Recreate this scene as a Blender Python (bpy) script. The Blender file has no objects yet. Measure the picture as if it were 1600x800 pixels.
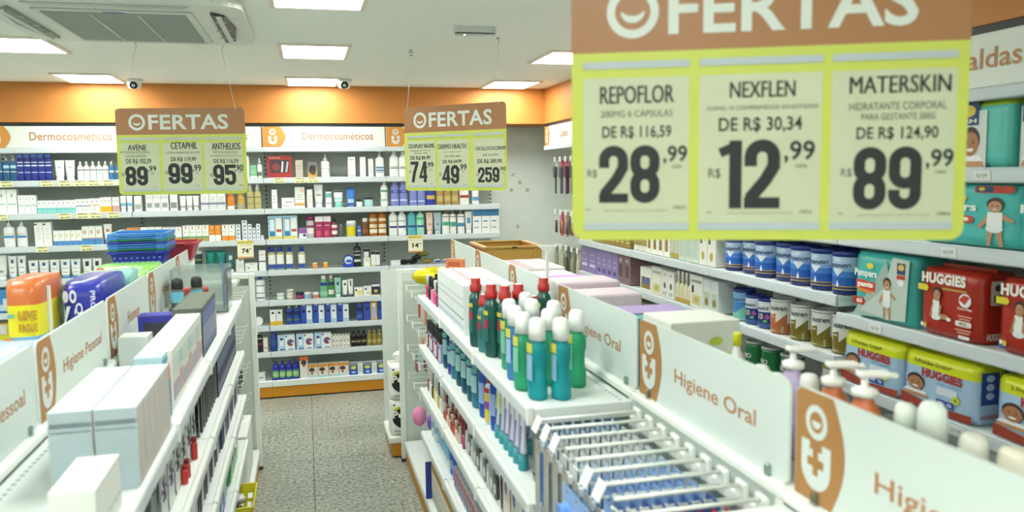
import bpy, math, random
from math import sin, cos, pi, radians, sqrt
from mathutils import Vector, Matrix
random.seed(7)
scene = bpy.context.scene
C = scene.collection
# ---------------------------------------------------------------- camera
F = 1273.5; YAW = .24680; PITCH = -.09876; ROLL = -.01292; CH = 1.75
_f = Vector((sin(YAW)*cos(PITCH), cos(YAW)*cos(PITCH), sin(PITCH)))
_r0 = Vector((cos(YAW), -sin(YAW), 0)); _u0 = _r0.cross(_f)
CR = cos(ROLL)*_r0 + sin(ROLL)*_u0
CU = -sin(ROLL)*_r0 + cos(ROLL)*_u0
cam = bpy.data.cameras.new('camera'); camo = bpy.data.objects.new('camera', cam); C.objects.link(camo)
M = Matrix((CR, CU, -_f)).transposed().to_4x4(); M.translation = (0, 0, CH); camo.matrix_world = M
cam.sensor_width = 36; cam.sensor_fit = 'HORIZONTAL'; cam.lens = 36*F/1600
cam.clip_start = .02; cam.clip_end = 60
cam.dof.use_dof = True; cam.dof.focus_distance = 5.6; cam.dof.aperture_fstop = cam.lens/8.5
scene.camera = camo
scene.view_settings.view_transform = 'Standard'; scene.view_settings.look = 'None'
scene.view_settings.gamma = 1; scene.view_settings.use_curve_mapping = False
scene.view_settings.exposure = 0.0
LIGHT = 26.0
LIGHT_COL = (.97, 1.0, .94)
w = bpy.data.worlds.new('world'); scene.world = w; w.use_nodes = True
w.node_tree.nodes['Background'].inputs[0].default_value = (.8, .9, .85, 1)
w.node_tree.nodes['Background'].inputs[1].default_value = .5
CEIL = 2.463
BACKY = 6.63            # front of the back wall units
RX = 1.96               # front of the right wall units

def ray(x, y): return _f + (x-800)/F*CR - (y-400)/F*CU
def at(x, y, X=None, Y=None, Z=None):
    d = ray(x, y)
    if X is not None: t = X/d.x
    elif Y is not None: t = Y/d.y
    else: t = (Z-CH)/d.z
    return Vector((0, 0, CH)) + d*t

# ---------------------------------------------------------------- materials
_m = {}
def lin(h):
    o = []
    for i in (0, 2, 4):
        c = int(h[i:i+2], 16)/255
        o.append(c/12.92 if c <= .04045 else ((c+.055)/1.055)**2.4)
    return (*o, 1)
def mat(h, kind='plastic'):
    k = h+kind
    if k in _m: return _m[k]
    m = bpy.data.materials.new(kind+'_'+h); m.use_nodes = True
    nt = m.node_tree; b = nt.nodes['Principled BSDF']
    b.inputs['Base Color'].default_value = lin(h)
    R = {'plastic': .38, 'paper': .55, 'paint': .5, 'gloss': .18, 'film': .28, 'metal': .28, 'liquid': .12, 'clear': .1, 'matte': .85, 'cloth': .9, 'foil': .35}[kind]
    b.inputs['Roughness'].default_value = R
    if kind == 'metal': b.inputs['Metallic'].default_value = 1
    if kind == 'foil': b.inputs['Metallic'].default_value = .5
    if kind in ('liquid', 'clear'):
        b.inputs['Transmission Weight'].default_value = .55 if kind == 'liquid' else .85
        b.inputs['IOR'].default_value = 1.25
    if kind in ('film', 'foil'):          # wrinkled wrap
        n = nt.nodes.new('ShaderNodeTexNoise'); n.inputs['Scale'].default_value = 16; n.inputs['Detail'].default_value = 4
        bp = nt.nodes.new('ShaderNodeBump'); bp.inputs['Strength'].default_value = .35; bp.inputs['Distance'].default_value = .01
        tc = nt.nodes.new('ShaderNodeTexCoord'); nt.links.new(tc.outputs['Object'], n.inputs['Vector'])
        nt.links.new(n.outputs['Fac'], bp.inputs['Height']); nt.links.new(bp.outputs['Normal'], b.inputs['Normal'])
    if kind in ('paper', 'paint', 'plastic'):
        n = nt.nodes.new('ShaderNodeTexNoise'); n.inputs['Scale'].default_value = 40
        tc = nt.nodes.new('ShaderNodeTexCoord'); nt.links.new(tc.outputs['Object'], n.inputs['Vector'])
        mr = nt.nodes.new('ShaderNodeMapRange'); mr.inputs[3].default_value = R-.06; mr.inputs[4].default_value = R+.08
        nt.links.new(n.outputs['Fac'], mr.inputs[0]); nt.links.new(mr.outputs[0], b.inputs['Roughness'])
    _m[k] = m; return m
def emit(h, s, col=None):
    m = bpy.data.materials.new('lamp_glow'); m.use_nodes = True; nt = m.node_tree
    b = nt.nodes['Principled BSDF']; b.inputs['Base Color'].default_value = lin(h)
    b.inputs['Emission Color'].default_value = (*(col or (1, 1, 1)), 1); b.inputs['Emission Strength'].default_value = s
    return m

# ---------------------------------------------------------------- mesh builder
class MB:
    def __init__(s): s.v = []; s.f = []; s.m = []; s.mats = []; s.sm = []
    def mi(s, m):
        if isinstance(m, str): m = mat(m)
        elif isinstance(m, tuple): m = mat(*m)
        if m not in s.mats: s.mats.append(m)
        return s.mats.index(m)
    def add(s, vs, fs, m, smooth=False, T=None):
        o = len(s.v); s.v += [tuple(T @ Vector(v)) if T else tuple(v) for v in vs]; k = s.mi(m)
        for f in fs: s.f.append([i+o for i in f]); s.m.append(k); s.sm.append(smooth)
        return s
    def box(s, x0, x1, y0, y1, z0, z1, m, b=0, T=None):
        if b <= 0:
            v = [(x, y, z) for z in (z0, z1) for y in (y0, y1) for x in (x0, x1)]
            return s.add(v, [(0, 2, 3, 1), (4, 5, 7, 6), (0, 1, 5, 4), (2, 6, 7, 3), (0, 4, 6, 2), (1, 3, 7, 5)], m, False, T)
        b = min(b, (x1-x0)*.45, (y1-y0)*.45, (z1-z0)*.45)
        v = []; ix = {}
        for i, (x, sx) in enumerate(((x0, 1), (x1, -1))):
            for j, (y, sy) in enumerate(((y0, 1), (y1, -1))):
                for k, (z, sz) in enumerate(((z0, 1), (z1, -1))):
                    ix[i, j, k] = len(v)
                    v += [(x, y+sy*b, z+sz*b), (x+sx*b, y, z+sz*b), (x+sx*b, y+sy*b, z)]
        f = []
        for i in (0, 1):
            q = [ix[i, 0, 0], ix[i, 1, 0], ix[i, 1, 1], ix[i, 0, 1]]; f.append(q if i else q[::-1])
            q = [ix[0, i, 0]+1, ix[1, i, 0]+1, ix[1, i, 1]+1, ix[0, i, 1]+1]; f.append(q[::-1] if i else q)
            q = [ix[0, 0, i]+2, ix[1, 0, i]+2, ix[1, 1, i]+2, ix[0, 1, i]+2]; f.append(q if i else q[::-1])
        for a in (0, 1):
            for c in (0, 1):
                f.append([ix[a, c, 0], ix[a, c, 1], ix[a, c, 1]+1, ix[a, c, 0]+1])
                f.append([ix[a, 0, c], ix[a, 1, c], ix[a, 1, c]+2, ix[a, 0, c]+2])
                f.append([ix[0, a, c]+1, ix[1, a, c]+1, ix[1, a, c]+2, ix[0, a, c]+2])
        for t in ix.values(): f.append([t, t+1, t+2])
        return s.add(v, f, m, False, T)
    def lathe(s, prof, m, seg=14, c=(0, 0, 0), sy=1.0, T=None, a0=0, a1=2*pi, caps=True):
        """prof: [(r,z)] or [(r,z,mat)] - the mat of a row colours the band above it"""
        full = abs(a1-a0-2*pi) < 1e-6; n = seg if full else seg+1
        vs = []
        for p in prof:
            for i in range(n):
                a = a0+(a1-a0)*i/seg; vs.append((c[0]+p[0]*cos(a), c[1]+p[0]*sin(a)*sy, c[2]+p[1]))
        groups = {}
        cur = m
        for j in range(len(prof)-1):
            if len(prof[j]) > 2: cur = prof[j][2]
            fs = groups.setdefault(cur if not isinstance(cur, list) else tuple(cur), [])
            for i in range(seg):
                i2 = (i+1) % n if full else i+1
                fs.append((j*n+i, j*n+i2, (j+1)*n+i2, (j+1)*n+i))
        o = len(s.v); s.v += [tuple(T @ Vector(v)) if T else v for v in vs]
        for mm, fs in groups.items():
            k = s.mi(mm)
            for f in fs: s.f.append([q+o for q in f]); s.m.append(k); s.sm.append(True)
        if full and caps:
            k0 = s.mi(m if len(prof[0]) < 3 else prof[0][2]); k1 = s.mi(cur)
            if prof[0][0] > 1e-5: s.f.append([o+i for i in range(n)][::-1]); s.m.append(k0); s.sm.append(False)
            if prof[-1][0] > 1e-5: s.f.append([o+(len(prof)-1)*n+i for i in range(n)]); s.m.append(k1); s.sm.append(False)
        return s
    def tube(s, pts, r, m, seg=6):
        pts = [Vector(p) for p in pts]; vs = []; n = len(pts)
        for i, p in enumerate(pts):
            d = (pts[min(i+1, n-1)]-pts[max(i-1, 0)]).normalized()
            a = Vector((0, 0, 1)) if abs(d.z) < .9 else Vector((1, 0, 0))
            u = d.cross(a).normalized(); q = d.cross(u)
            rr = r[i] if isinstance(r, (list, tuple)) else r
            for k in range(seg):
                t = 2*pi*k/seg; vs.append(p+u*cos(t)*rr+q*sin(t)*rr)
        fs = [(i*seg+k, i*seg+(k+1) % seg, (i+1)*seg+(k+1) % seg, (i+1)*seg+k) for i in range(n-1) for k in range(seg)]
        fs += [tuple(range(seg))[::-1], tuple((n-1)*seg+k for k in range(seg))]
        return s.add(vs, fs, m, True)
    def prism(s, pts, y0, y1, m, T=None, axis='y'):
        """outline in x,z extruded along y (or x,y along z)"""
        n = len(pts)
        if axis == 'y': vs = [(p[0], y0, p[1]) for p in pts]+[(p[0], y1, p[1]) for p in pts]
        elif axis == 'z': vs = [(p[0], p[1], y0) for p in pts]+[(p[0], p[1], y1) for p in pts]
        else: vs = [(y0, p[0], p[1]) for p in pts]+[(y1, p[0], p[1]) for p in pts]
        fs = [tuple(range(n))[::-1], tuple(range(n, 2*n))]+[(i, (i+1) % n, n+(i+1) % n, n+i) for i in range(n)]
        return s.add(vs, fs, m, False, T)
    def flat(s, pts, y, m, T=None):
        """thin printed shape: outline in x,z at depth y"""
        return s.add([(p[0], y, p[1]) for p in pts], [tuple(range(len(pts)))], m, False, T)
    def text(s, t, x0, x1, z0, z1, y, m, bold=0, T=None):
        vs, fs = textmesh(t, bold)
        sx = (x1-x0); sz = (z1-z0)
        return s.add([(x0+a*sx, y, z0+b*sz) for a, b in vs], fs, m, False, T)
    def mesh(s, name):
        me = bpy.data.meshes.new(name); me.from_pydata(s.v, [], s.f)
        for m in s.mats: me.materials.append(m)
        me.polygons.foreach_set('material_index', s.m); me.polygons.foreach_set('use_smooth', s.sm)
        me.validate(); me.update(); return me
    def build(s, name, parent=None, loc=None, rz=0):
        o = bpy.data.objects.new(name, s.mesh(name)); C.objects.link(o)
        if parent: o.parent = parent
        if loc is not None: o.location = loc
        o.rotation_euler.z = rz
        return o
_tx = {}
def textmesh(t, bold=0):
    k = (t, bold)
    if k in _tx: return _tx[k]
    cu = bpy.data.curves.new('t', 'FONT'); cu.body = t; cu.size = 1; cu.offset = bold; cu.resolution_u = 3; cu.space_character = 1+bold*1.2
    o = bpy.data.objects.new('t', cu); C.objects.link(o)
    dg = bpy.context.evaluated_depsgraph_get(); dg.update()
    me = bpy.data.meshes.new_from_object(o.evaluated_get(dg))
    vs = [(v.co.x, v.co.y) for v in me.vertices]; fs = [tuple(p.vertices) for p in me.polygons]
    bpy.data.objects.remove(o); bpy.data.meshes.remove(me); bpy.data.curves.remove(cu)
    xs = [v[0] for v in vs]; ys = [v[1] for v in vs]
    a, b, c, d = min(xs), max(xs), min(ys), max(ys)
    vs = [((x-a)/(b-a), (y-c)/(d-c)) for x, y in vs]
    _tx[k] = (vs, fs); return _tx[k]
def ell(cx, cz, rx, rz, n=16, a0=0, a1=2*pi):
    return [(cx+rx*cos(a0+(a1-a0)*i/n), cz+rz*sin(a0+(a1-a0)*i/n)) for i in range(n+(0 if abs(a1-a0-2*pi) < 1e-6 else 1))]
def rrect(x0, x1, z0, z1, r, n=5):
    p = []
    for cx, cz, a in ((x1-r, z0+r, -pi/2), (x1-r, z1-r, 0), (x0+r, z1-r, pi/2), (x0+r, z0+r, pi)):
        for i in range(n+1): p.append((cx+r*cos(a+pi/2*i/n), cz+r*sin(a+pi/2*i/n)))
    return p
def ring(s, cx, cz, ro, ri, y, m, n=24, k=1.0, T=None):
    vs = [(cx+ro*k*cos(2*pi*i/n), y, cz+ro*sin(2*pi*i/n)) for i in range(n)]+[(cx+ri*k*cos(2*pi*i/n), y, cz+ri*sin(2*pi*i/n)) for i in range(n)]
    s.add(vs, [(i, (i+1) % n, n+(i+1) % n, n+i) for i in range(n)], m, False, T)
MB.ring = ring

# ---------------------------------------------------------------- things
def tag(o, label, cat, group=None):
    o['label'] = label; o['category'] = cat
    if group: o['group'] = group
    return o
def thing(name, label, cat, loc=(0, 0, 0), rz=0, group=None):
    o = bpy.data.objects.new(name, None); C.objects.link(o); o.empty_display_size = .05
    o.location = loc; o.rotation_euler.z = rz
    return tag(o, label, cat, group)
def struct(o): o['kind'] = 'structure'; return o
class Proto:
    """parts of a product; put() links a copy of it"""
    def __init__(s, name, cat, parts): s.name = name; s.cat = cat; s.parts = parts; s.me = None; s.first = None
    def put(s, loc, rz, label, group=None, name=None, sc=1):
        if s.first is None:
            r = thing(name or s.name, label, s.cat, loc, rz, group); s.first = r
            for p in s.parts:
                o = bpy.data.objects.new(p[0], p[1].mesh(p[0])); C.objects.link(o); o.parent = r
        else:
            r = s.first.copy(); C.objects.link(r); r.name = name or s.name
            r.location = loc; r.rotation_euler = (0, 0, rz); r['label'] = label
            if 'group' in r: del r['group']
            if group: r['group'] = group
            for ch in list(s.first.children):
                c = ch.copy(); C.objects.link(c); c.parent = r
        r.scale = (sc, sc, sc)
        return r
ORD = {2: ['left one of two', 'right one of two'], 3: ['leftmost of three', 'middle of three', 'rightmost of three']}
NUM = ['zero', 'one', 'two', 'three', 'four', 'five', 'six', 'seven', 'eight', 'nine', 'ten', 'eleven', 'twelve']
NTH = ['', 'first', 'second', 'third', 'fourth', 'fifth', 'sixth', 'seventh', 'eighth', 'ninth', 'tenth', 'eleventh', 'twelfth', 'thirteenth', 'fourteenth', 'fifteenth', 'sixteenth']
def ordinal(i, n):
    if n == 1: return ''
    if n in ORD: return ', '+ORD[n][i]
    if i == 0: return ', leftmost of the row'
    if i == n-1: return ', rightmost of the row'
    return ', %s from left in the row' % NTH[i+1]
# ================================================================ the room
def noise_mat(name, stops, scale, rough, bump=0, detail=8, tile=None):
    m = bpy.data.materials.new(name); m.use_nodes = True; nt = m.node_tree; b = nt.nodes['Principled BSDF']
    g = nt.nodes.new('ShaderNodeNewGeometry'); n = nt.nodes.new('ShaderNodeTexNoise')
    n.inputs['Scale'].default_value = scale; n.inputs['Detail'].default_value = detail; n.inputs['Roughness'].default_value = .7
    nt.links.new(g.outputs['Position'], n.inputs['Vector'])
    r = nt.nodes.new('ShaderNodeValToRGB'); nt.links.new(n.outputs['Fac'], r.inputs[0])
    e = r.color_ramp.elements
    while len(e) < len(stops): e.new(.5)
    for el, (p, h) in zip(e, stops): el.position = p; el.color = lin(h)
    b.inputs['Roughness'].default_value = rough
    nt.links.new(r.outputs[0], b.inputs['Base Color'])
    return m, nt, b, r, g
floor_m, nt, b, r, g = noise_mat('speckled_granite', [(.32, '4c5048'), (.43, '868a7f'), (.5, 'a3a79a'), (.57, 'b6baae'), (.70, 'd6d8ce')], 46, .28)
# tile joints every 0.6 m
sep = nt.nodes.new('ShaderNodeSeparateXYZ'); nt.links.new(g.outputs['Position'], sep.inputs[0])
js = []
for ax, off in (('X', .012), ('Y', -.29)):
    a = nt.nodes.new('ShaderNodeMath'); a.operation = 'ADD'; a.inputs[1].default_value = off+60*.6; nt.links.new(sep.outputs[ax], a.inputs[0])
    d = nt.nodes.new('ShaderNodeMath'); d.operation = 'MODULO'; d.inputs[1].default_value = .6; nt.links.new(a.outputs[0], d.inputs[0])
    l = nt.nodes.new('ShaderNodeMath'); l.operation = 'LESS_THAN'; l.inputs[1].default_value = .0045 if ax == 'X' else .004; nt.links.new(d.outputs[0], l.inputs[0]); js.append(l)
mx = nt.nodes.new('ShaderNodeMath'); mx.operation = 'MAXIMUM'; nt.links.new(js[0].outputs[0], mx.inputs[0]); nt.links.new(js[1].outputs[0], mx.inputs[1])
# broad grey veins
n2 = nt.nodes.new('ShaderNodeTexNoise'); n2.inputs['Scale'].default_value = 2.2; nt.links.new(g.outputs['Position'], n2.inputs['Vector'])
mr = nt.nodes.new('ShaderNodeMapRange'); mr.inputs[1].default_value = .3; mr.inputs[2].default_value = .7; mr.inputs[3].default_value = .82; mr.inputs[4].default_value = 1.04
nt.links.new(n2.outputs['Fac'], mr.inputs[0])
mm = nt.nodes.new('ShaderNodeMix'); mm.data_type = 'RGBA'; mm.blend_type = 'MULTIPLY'; mm.inputs[0].default_value = 1
nt.links.new(r.outputs[0], mm.inputs[6]); nt.links.new(mr.outputs[0], mm.inputs[7])
m3 = nt.nodes.new('ShaderNodeMix'); m3.data_type = 'RGBA'; nt.links.new(mx.outputs[0], m3.inputs[0]); nt.links.new(mm.outputs[2], m3.inputs[6]); m3.inputs[7].default_value = lin('4a4c42')
nt.links.new(m3.outputs[2], b.inputs['Base Color'])

WHITE = ('e6ebe4', 'paint'); SHELF = ('dfe5e2', 'paint'); BACKP = ('ccd6d0', 'paint'); LIP = ('c3cdd2', 'paint')
KICK = ('c98718', 'paint'); ORANGE = ('c97d2c', 'paint'); TAN = ('a67843', 'paper'); BOARD = ('cdd6d2', 'paper'); DARK = ('1d2423', 'plastic')
X0, X1, Y0, Y1 = -4.3, 2.36, -3.6, 7.06
struct(MB().box(X0-.1, X1+.1, Y0-.1, Y1+.1, -.1, 0, floor_m).build('floor'))
CEILM = noise_mat('ceiling_paint', [(.3, 'ecf2ea'), (.7, 'f0f5ee')], 3, .8)[0]
struct(MB().box(X0-.1, X1+.1, Y0-.1, Y1+.1, CEIL, CEIL+.1, CEILM).build('ceiling'))
wallm = noise_mat('wall_paint', [(.3, 'dfe6df'), (.7, 'e6ece5')], 4, .6)[0]
struct(MB().box(X0, X1, Y1, Y1+.1, 0, CEIL, wallm).build('wall_back'))
struct(MB().box(X1, X1+.1, Y0, Y1, 0, CEIL, wallm).build('wall_right'))
struct(MB().box(X0-.1, X0, Y0, Y1, 0, CEIL, wallm).build('wall_left'))
struct(MB().box(X0, X1, Y0-.1, Y0, 0, CEIL, wallm).build('wall_front'))
om = noise_mat('orange_paint', [(.3, 'c17c38'), (.7, 'c5813c')], 5, .55)[0]
struct(MB().box(X0, X1, BACKY-.01, Y1, 2.175, CEIL, om).build('trim_1'))
struct(MB().box(RX+.005, X1, Y0, BACKY-.01, 2.175, CEIL, om).build('trim_2'))

# ---- ceiling light panels
lightm = emit('ffffff', LIGHT, LIGHT_COL)
lx = [(-2.92, 'fourth'), (-1.42, 'left'), (.08, 'middle'), (1.59, 'right')]
ly = [6.30, 4.82, 3.34, 1.86, .38, -1.1, -2.6]
lrow = ['nearest the orange back wall', 'second from the back wall', 'third from the back wall', 'above the near aisle', 'first row behind the viewpoint', 'second row behind the viewpoint', 'last row behind the viewpoint']
lab = {-2.92: 'outer left column', -1.42: 'left column', .08: 'middle column', 1.59: 'right column'}
for i, (x, nm) in enumerate(lx):
    for j, y in enumerate(ly):
        if i == 3 and j in (3, 4): continue
        hx = .172; hy = .235
        unseen = j > 2 or i == 0
        t = thing('ceiling_light', 'flat LED ceiling panel, %s, %s' % (lab[x], lrow[j]), 'light', (x, y, CEIL-.012), 0, 'ceiling light panels')
        fr = MB()
        for a, b2, c, d in ((-hx-.022, hx+.022, -hy-.022, -hy), (-hx-.022, hx+.022, hy, hy+.022), (-hx-.022, -hx, -hy, hy), (hx, hx+.022, -hy, hy)):
            fr.box(a, b2, c, d, 0, .012, ('e8dcd0', 'paint'))
        fr.build('frame', t)
        MB().box(-hx, hx, -hy, hy, .003, .010, lightm).build('diffuser', t)

# ---- air conditioner cassette
t = thing('air_conditioner', 'white ceiling cassette air conditioner with grey grille, top left', 'air conditioner', (-.72, 3.96, CEIL-.035))
AC = ('dbe0da', 'plastic')
MB().prism(rrect(-.50, .50, -.50, .50, .10, 6), 0, .034, AC, axis='z').build('panel', t)
MB().box(-.30, .30, -.34, .40, -.008, 0, ('cfd6d0', 'plastic'), .003).build('grille_frame', t)
g_ = MB()
g_.box(-.27, .27, -.31, .37, -.011, -.008, ('9aa5a0', 'plastic'))
for k in range(34): g_.box(-.27, .27, -.305+k*.02, -.300+k*.02, -.0135, -.0111, ('aab4ae', 'plastic'))
for xx in (-.09, .09): g_.box(xx-.004, xx+.004, -.31, .37, -.0145, -.0136, ('c2cac4', 'plastic'))
g_.build('grille', t)
for s_ in (-1, 1):
    v = MB()
    pts = [(s_*.37, -.36), (s_*.42, -.30), (s_*.445, 0), (s_*.42, .30), (s_*.37, .36)]
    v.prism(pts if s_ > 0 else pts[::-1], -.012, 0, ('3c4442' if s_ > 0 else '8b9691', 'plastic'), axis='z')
    v.build('air_outlet', t)
    f = MB(); f.box(s_*.40-.010, s_*.40+.010, -.33, .33, -.020, -.0125, ('c9d0ca', 'plastic')); 
    for yy in (-.2, 0, .2): f.box(s_*.39-.03, s_*.39+.03, yy-.003, yy+.003, -.0165, -.0122, ('c9d0ca', 'plastic'))
    f.build('louver', t)
for s_ in (-1, 1): MB().prism([(-.3, s_*.43-.025), (.3, s_*.43-.025), (.27, s_*.43+.025), (-.27, s_*.43+.025)], -.005, 0, ('b5beb8', 'plastic'), axis='z').build('air_flap', t)
MB().prism(ell(0, -.32, .04, .012), -.0125, -.0082, ('7e88a8', 'plastic'), axis='z').build('badge', t)

# ---- dome cameras on the ceiling by the orange band
for px, side in ((209, 'left'), (538, 'right')):
    p = at(px, 128, Z=CEIL-.02)
    t = thing('security_camera', 'small white dome security camera, %s of the two by the orange band' % side, 'camera', (p.x, p.y+.02, CEIL), 0, 'dome cameras')
    MB().lathe([(.054, 0), (.056, -.012), (.05, -.02)], ('e8ece8', 'plastic'), 20).build('base', t)
    T = Matrix.Translation((0, -.012, -.035)) @ Matrix.Rotation(radians(55), 4, 'X')
    prof = [(.046*cos(radians(a)), .046*sin(radians(a))) for a in range(-60, 1, 15)]
    MB().lathe([(.048, -.018), (.049, -.03), (.045, -.05), (.036, -.062), (.03, -.066)], ('e8ece8', 'plastic'), 20).build('dome', t)
    e = MB(); Te = Matrix.Translation((0, -.030, -.040)) @ Matrix.Rotation(radians(118), 4, 'X')
    e.lathe([(.026, 0), (.027, .012), (.024, .016)], ('101414', 'gloss'), 20, T=Te)
    e.lathe([(.011, .0165), (.011, .018), (.008, .019)], ('c8d0d0', 'gloss'), 14, T=Te); e.lathe([(.005, .0195), (.004, .021)], ('0a0c10', 'gloss'), 10, T=Te)
    e.build('lens', t)

# ---- emergency light on the ceiling
p = at(742, 42, Z=CEIL)
t = thing('emergency_light', 'slim clear emergency light bar on the ceiling above the middle sign', 'emergency light', (p.x, p.y, CEIL-.03), 0)
MB().prism(rrect(-.105, .105, -.03, .03, .028, 5), 0, .03, ('cfd8d4', 'plastic'), axis='z').build('housing', t)
MB().prism(rrect(-.098, .098, -.024, .024, .022, 5), -.012, 0, ('dfe8e4', 'clear'), axis='z').build('lens_cover', t)
MB().lathe([(.004, -.003), (.004, 0)], emit('ffd0a0', 6, (1, .7, .4)), 8, c=(-.055, -.02, -.011)).build('indicator_lamp', t)

# ================================================================ shelving
def logo(mb, cx, cz, h, y, m, mo, k=1.0):
    """round smiling head over a shield with a cross; h = total height, mo = the tan ground"""
    r = h*.2
    mb.ring(cx, cz+h*.30, r, r*.62, y, m, 24, k)
    mb.flat(ell(cx, cz+h*.31, r*.42*k, r*.42, 12, pi, 2*pi), y, m)
    w_ = h*.27*k
    pts = [(cx-w_, cz+h*.06), (cx-w_, cz-h*.22)]+[(cx+w_*cos(pi+i*pi/12), cz-h*.22+h*.27*sin(pi+i*pi/12)) for i in range(1, 12)]+[(cx+w_, cz-h*.22), (cx+w_, cz+h*.06), (cx+w_*.42, cz+h*.06), (cx+w_*.42, cz-h*.03), (cx-w_*.42, cz-h*.03), (cx-w_*.42, cz+h*.06)]
    mb.flat(pts, y, m)
    c0 = cz-h*.17; a = h*.05; b2 = h*.15
    mb.flat([(cx-a*k, c0-b2), (cx+a*k, c0-b2), (cx+a*k, c0+b2), (cx-a*k, c0+b2)], y-.0004, mo)
    mb.flat([(cx-b2*k, c0-a), (cx+b2*k, c0-a), (cx+b2*k, c0+a), (cx-b2*k, c0+a)], y-.0005, mo)
def sign_print(t, x0, x1, z0, z1, y, txt, tx0, tx1, tz0, tz1, ground=TAN, tk=.23, bold=0.012, col=('b07a4a', 'paper')):
    """tan rounded end with the logo, then the words"""
    h = z1-z0; wd = (x1-x0)*tk; mb = MB()
    pts = [(x0, z0), (x0+wd*.8, z0)]+[(x0+wd*.8+wd*.25*sin(pi*i/10), z0+h*i/10) for i in range(1, 10)]+[(x0+wd*.8, z1), (x0+.012, z1), (x0, z1-.012)]
    mb.flat(pts, y, ground)
    logo(mb, x0+wd*.46, (z0+z1)/2, h*.78, y-.0006, BOARD, ground)
    mb.build('logo_print', t)
    if txt: m2 = MB(); m2.text(txt, tx0, tx1, tz0, tz1, y, col, bold); m2.build('word_print', t)

def wall_bay(name, label, w_, depth, levels, front, deck=.145, fascia=None, d_right=False, group=None):
    """a gondola wall bay; local x along the front from 0 to w, front at y=0, going back to +depth"""
    pass
def make_bay(name, label, loc, rz, w_, depth, levels, fascia=None, kick=True, deck=.145, top=2.16, group=None, right_end=False, shelf_depths=None, grid=False):
    t = thing(name, label, 'shelf unit', loc, rz, group)
    MB().box(0, w_, depth-.03, depth-.012, .1, top-.16, BACKP).build('back_panel', t)
    for zz in ([] if grid else (.48, .90, 1.40, 1.64)): pass
    for k, xx in enumerate((0, w_)):
        u = MB()
        u.box(xx-.0135, xx+.0135, depth-.048, depth-.0305, 0, top-.16, BACKP)
        zz = .18
        while zz < top-.2: u.box(xx-.005, xx+.005, depth-.0492, depth-.0482, zz, zz+.016, DARK); zz += .034
        if k == 0 or right_end: u.build('upright', t)
    if kick: MB().box(.001, w_-.001, .012, depth-.05, .012, .095, KICK).build('kickplate', t)
    MB().box(.001, w_-.001, 0, depth-.05, .096, deck, SHELF, .004).build('base_deck', t)
    for i, z in enumerate(levels):
        s = MB(); d0 = 0
        s.box(.002, w_-.002, d0+.012, depth-.05, z-.020, z-.004, SHELF)
        pl = MB(); pl.box(.002, w_-.002, d0+.002, d0+.0118, z-.046, z, LIP, .003)
        pl.box(.002, w_-.002, d0, d0+.002, z-.040, z-.010, ('ccd5d8', 'plastic'))
        s.box(.002, .008, d0+.014, depth-.05, z-.045, z-.021, SHELF); s.box(w_-.008, w_-.002, d0+.014, depth-.05, z-.045, z-.021, SHELF)
        sh_ = s.build('shelf', t); pl.build('price_rail', sh_)
    if fascia:
        f = MB()
        f.box(.004, w_-.004, -.002, .012, 1.992, top-.012, ('dde3dc', 'paper'))
        f.build('sign_board', t)
        fascia(t, w_)
        MB().box(0, w_, -.012, .05, 1.953, 1.990, LIP, .004).build('sign_rail', t)
        MB().box(0, w_, .0125, .03, 1.992, top-.004, DARK).build('sign_backing', t)
        MB().box(0, w_, .005, .09, top-.011, top+.012, DARK).build('top_rail', t)
        MB().box(.002, w_-.002, .031, depth-.05, 1.955, 1.965, SHELF).build('canopy', t)
    return t
LV = [1.755, 1.515, 1.275, 1.030, .790, .590, .380]
FA = 1.992; FB = 2.148
def derm(pr, w_): sign_print(pr, .006, w_-.006, FA, FB, -.0035, 'Dermocosméticos', .30, .85, 2.045, 2.105, ('c98a3e', 'paper'), .175)
seams = [-3.16, -2.22, -1.266, -.31, .638, 1.575]
blabels = ['white wall shelf unit, far left, cut by the photo edge', 'white wall shelf unit under the left cosmetics sign', 'white wall shelf unit behind the left hanging offers sign', 'white wall shelf unit with the full cosmetics sign, centre', 'white wall shelf unit behind the middle hanging offers sign']
for i in range(5):
    make_bay('wall_shelf_unit', blabels[i], (seams[i], BACKY, 0), 0, seams[i+1]-seams[i], .42, LV, derm, group='back wall shelf units', right_end=(i == 4))
# right wall: local x runs towards the camera, front faces -x
def fword(wd, a=.30, b=.8):
    return lambda pr, w_: sign_print(pr, .006, w_-.006, FA, FB, -.0035, wd, a, b, 2.045, 2.105, ('c98a3e', 'paper'), .16)
ry = [6.60, 5.75, 4.72, 3.71, 2.70, 1.70, .70]
RZ = -pi/2
rb = [('white hook unit with a hair products sign in the corner', fword('Cabelos', .42, .62), [], True),
      ('right wall shelf unit holding purple hair boxes', fword('Cabelos'), [1.515, 1.275, 1.040, .79, .56, .34], False),
      ('right wall shelf unit holding white and gold hair products', fword('Cabelos'), [1.755, 1.515, 1.275, 1.040, .79, .56, .34], False),
      ('right wall shelf unit holding blue milk formula cans', fword('Nutrição'), [1.755, 1.515, 1.275, 1.040, .79, .56, .34], False),
      ('right wall shelf unit holding the diaper packs', fword('Fraldas', .52, .80), [1.755, 1.515, 1.212, .955, .62, .36], False),
      ('nearest right wall shelf unit, cut by the photo edge', fword('Fraldas'), [1.755, 1.515, 1.212, .955, .62, .36], False)]
for i, (lb, fa, lv, grid) in enumerate(rb):
    make_bay('wall_shelf_unit', lb, (RX, ry[i], 0), RZ, ry[i]-ry[i+1], .38, lv, fa, group='right wall shelf units', right_end=(i == 5))

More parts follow.
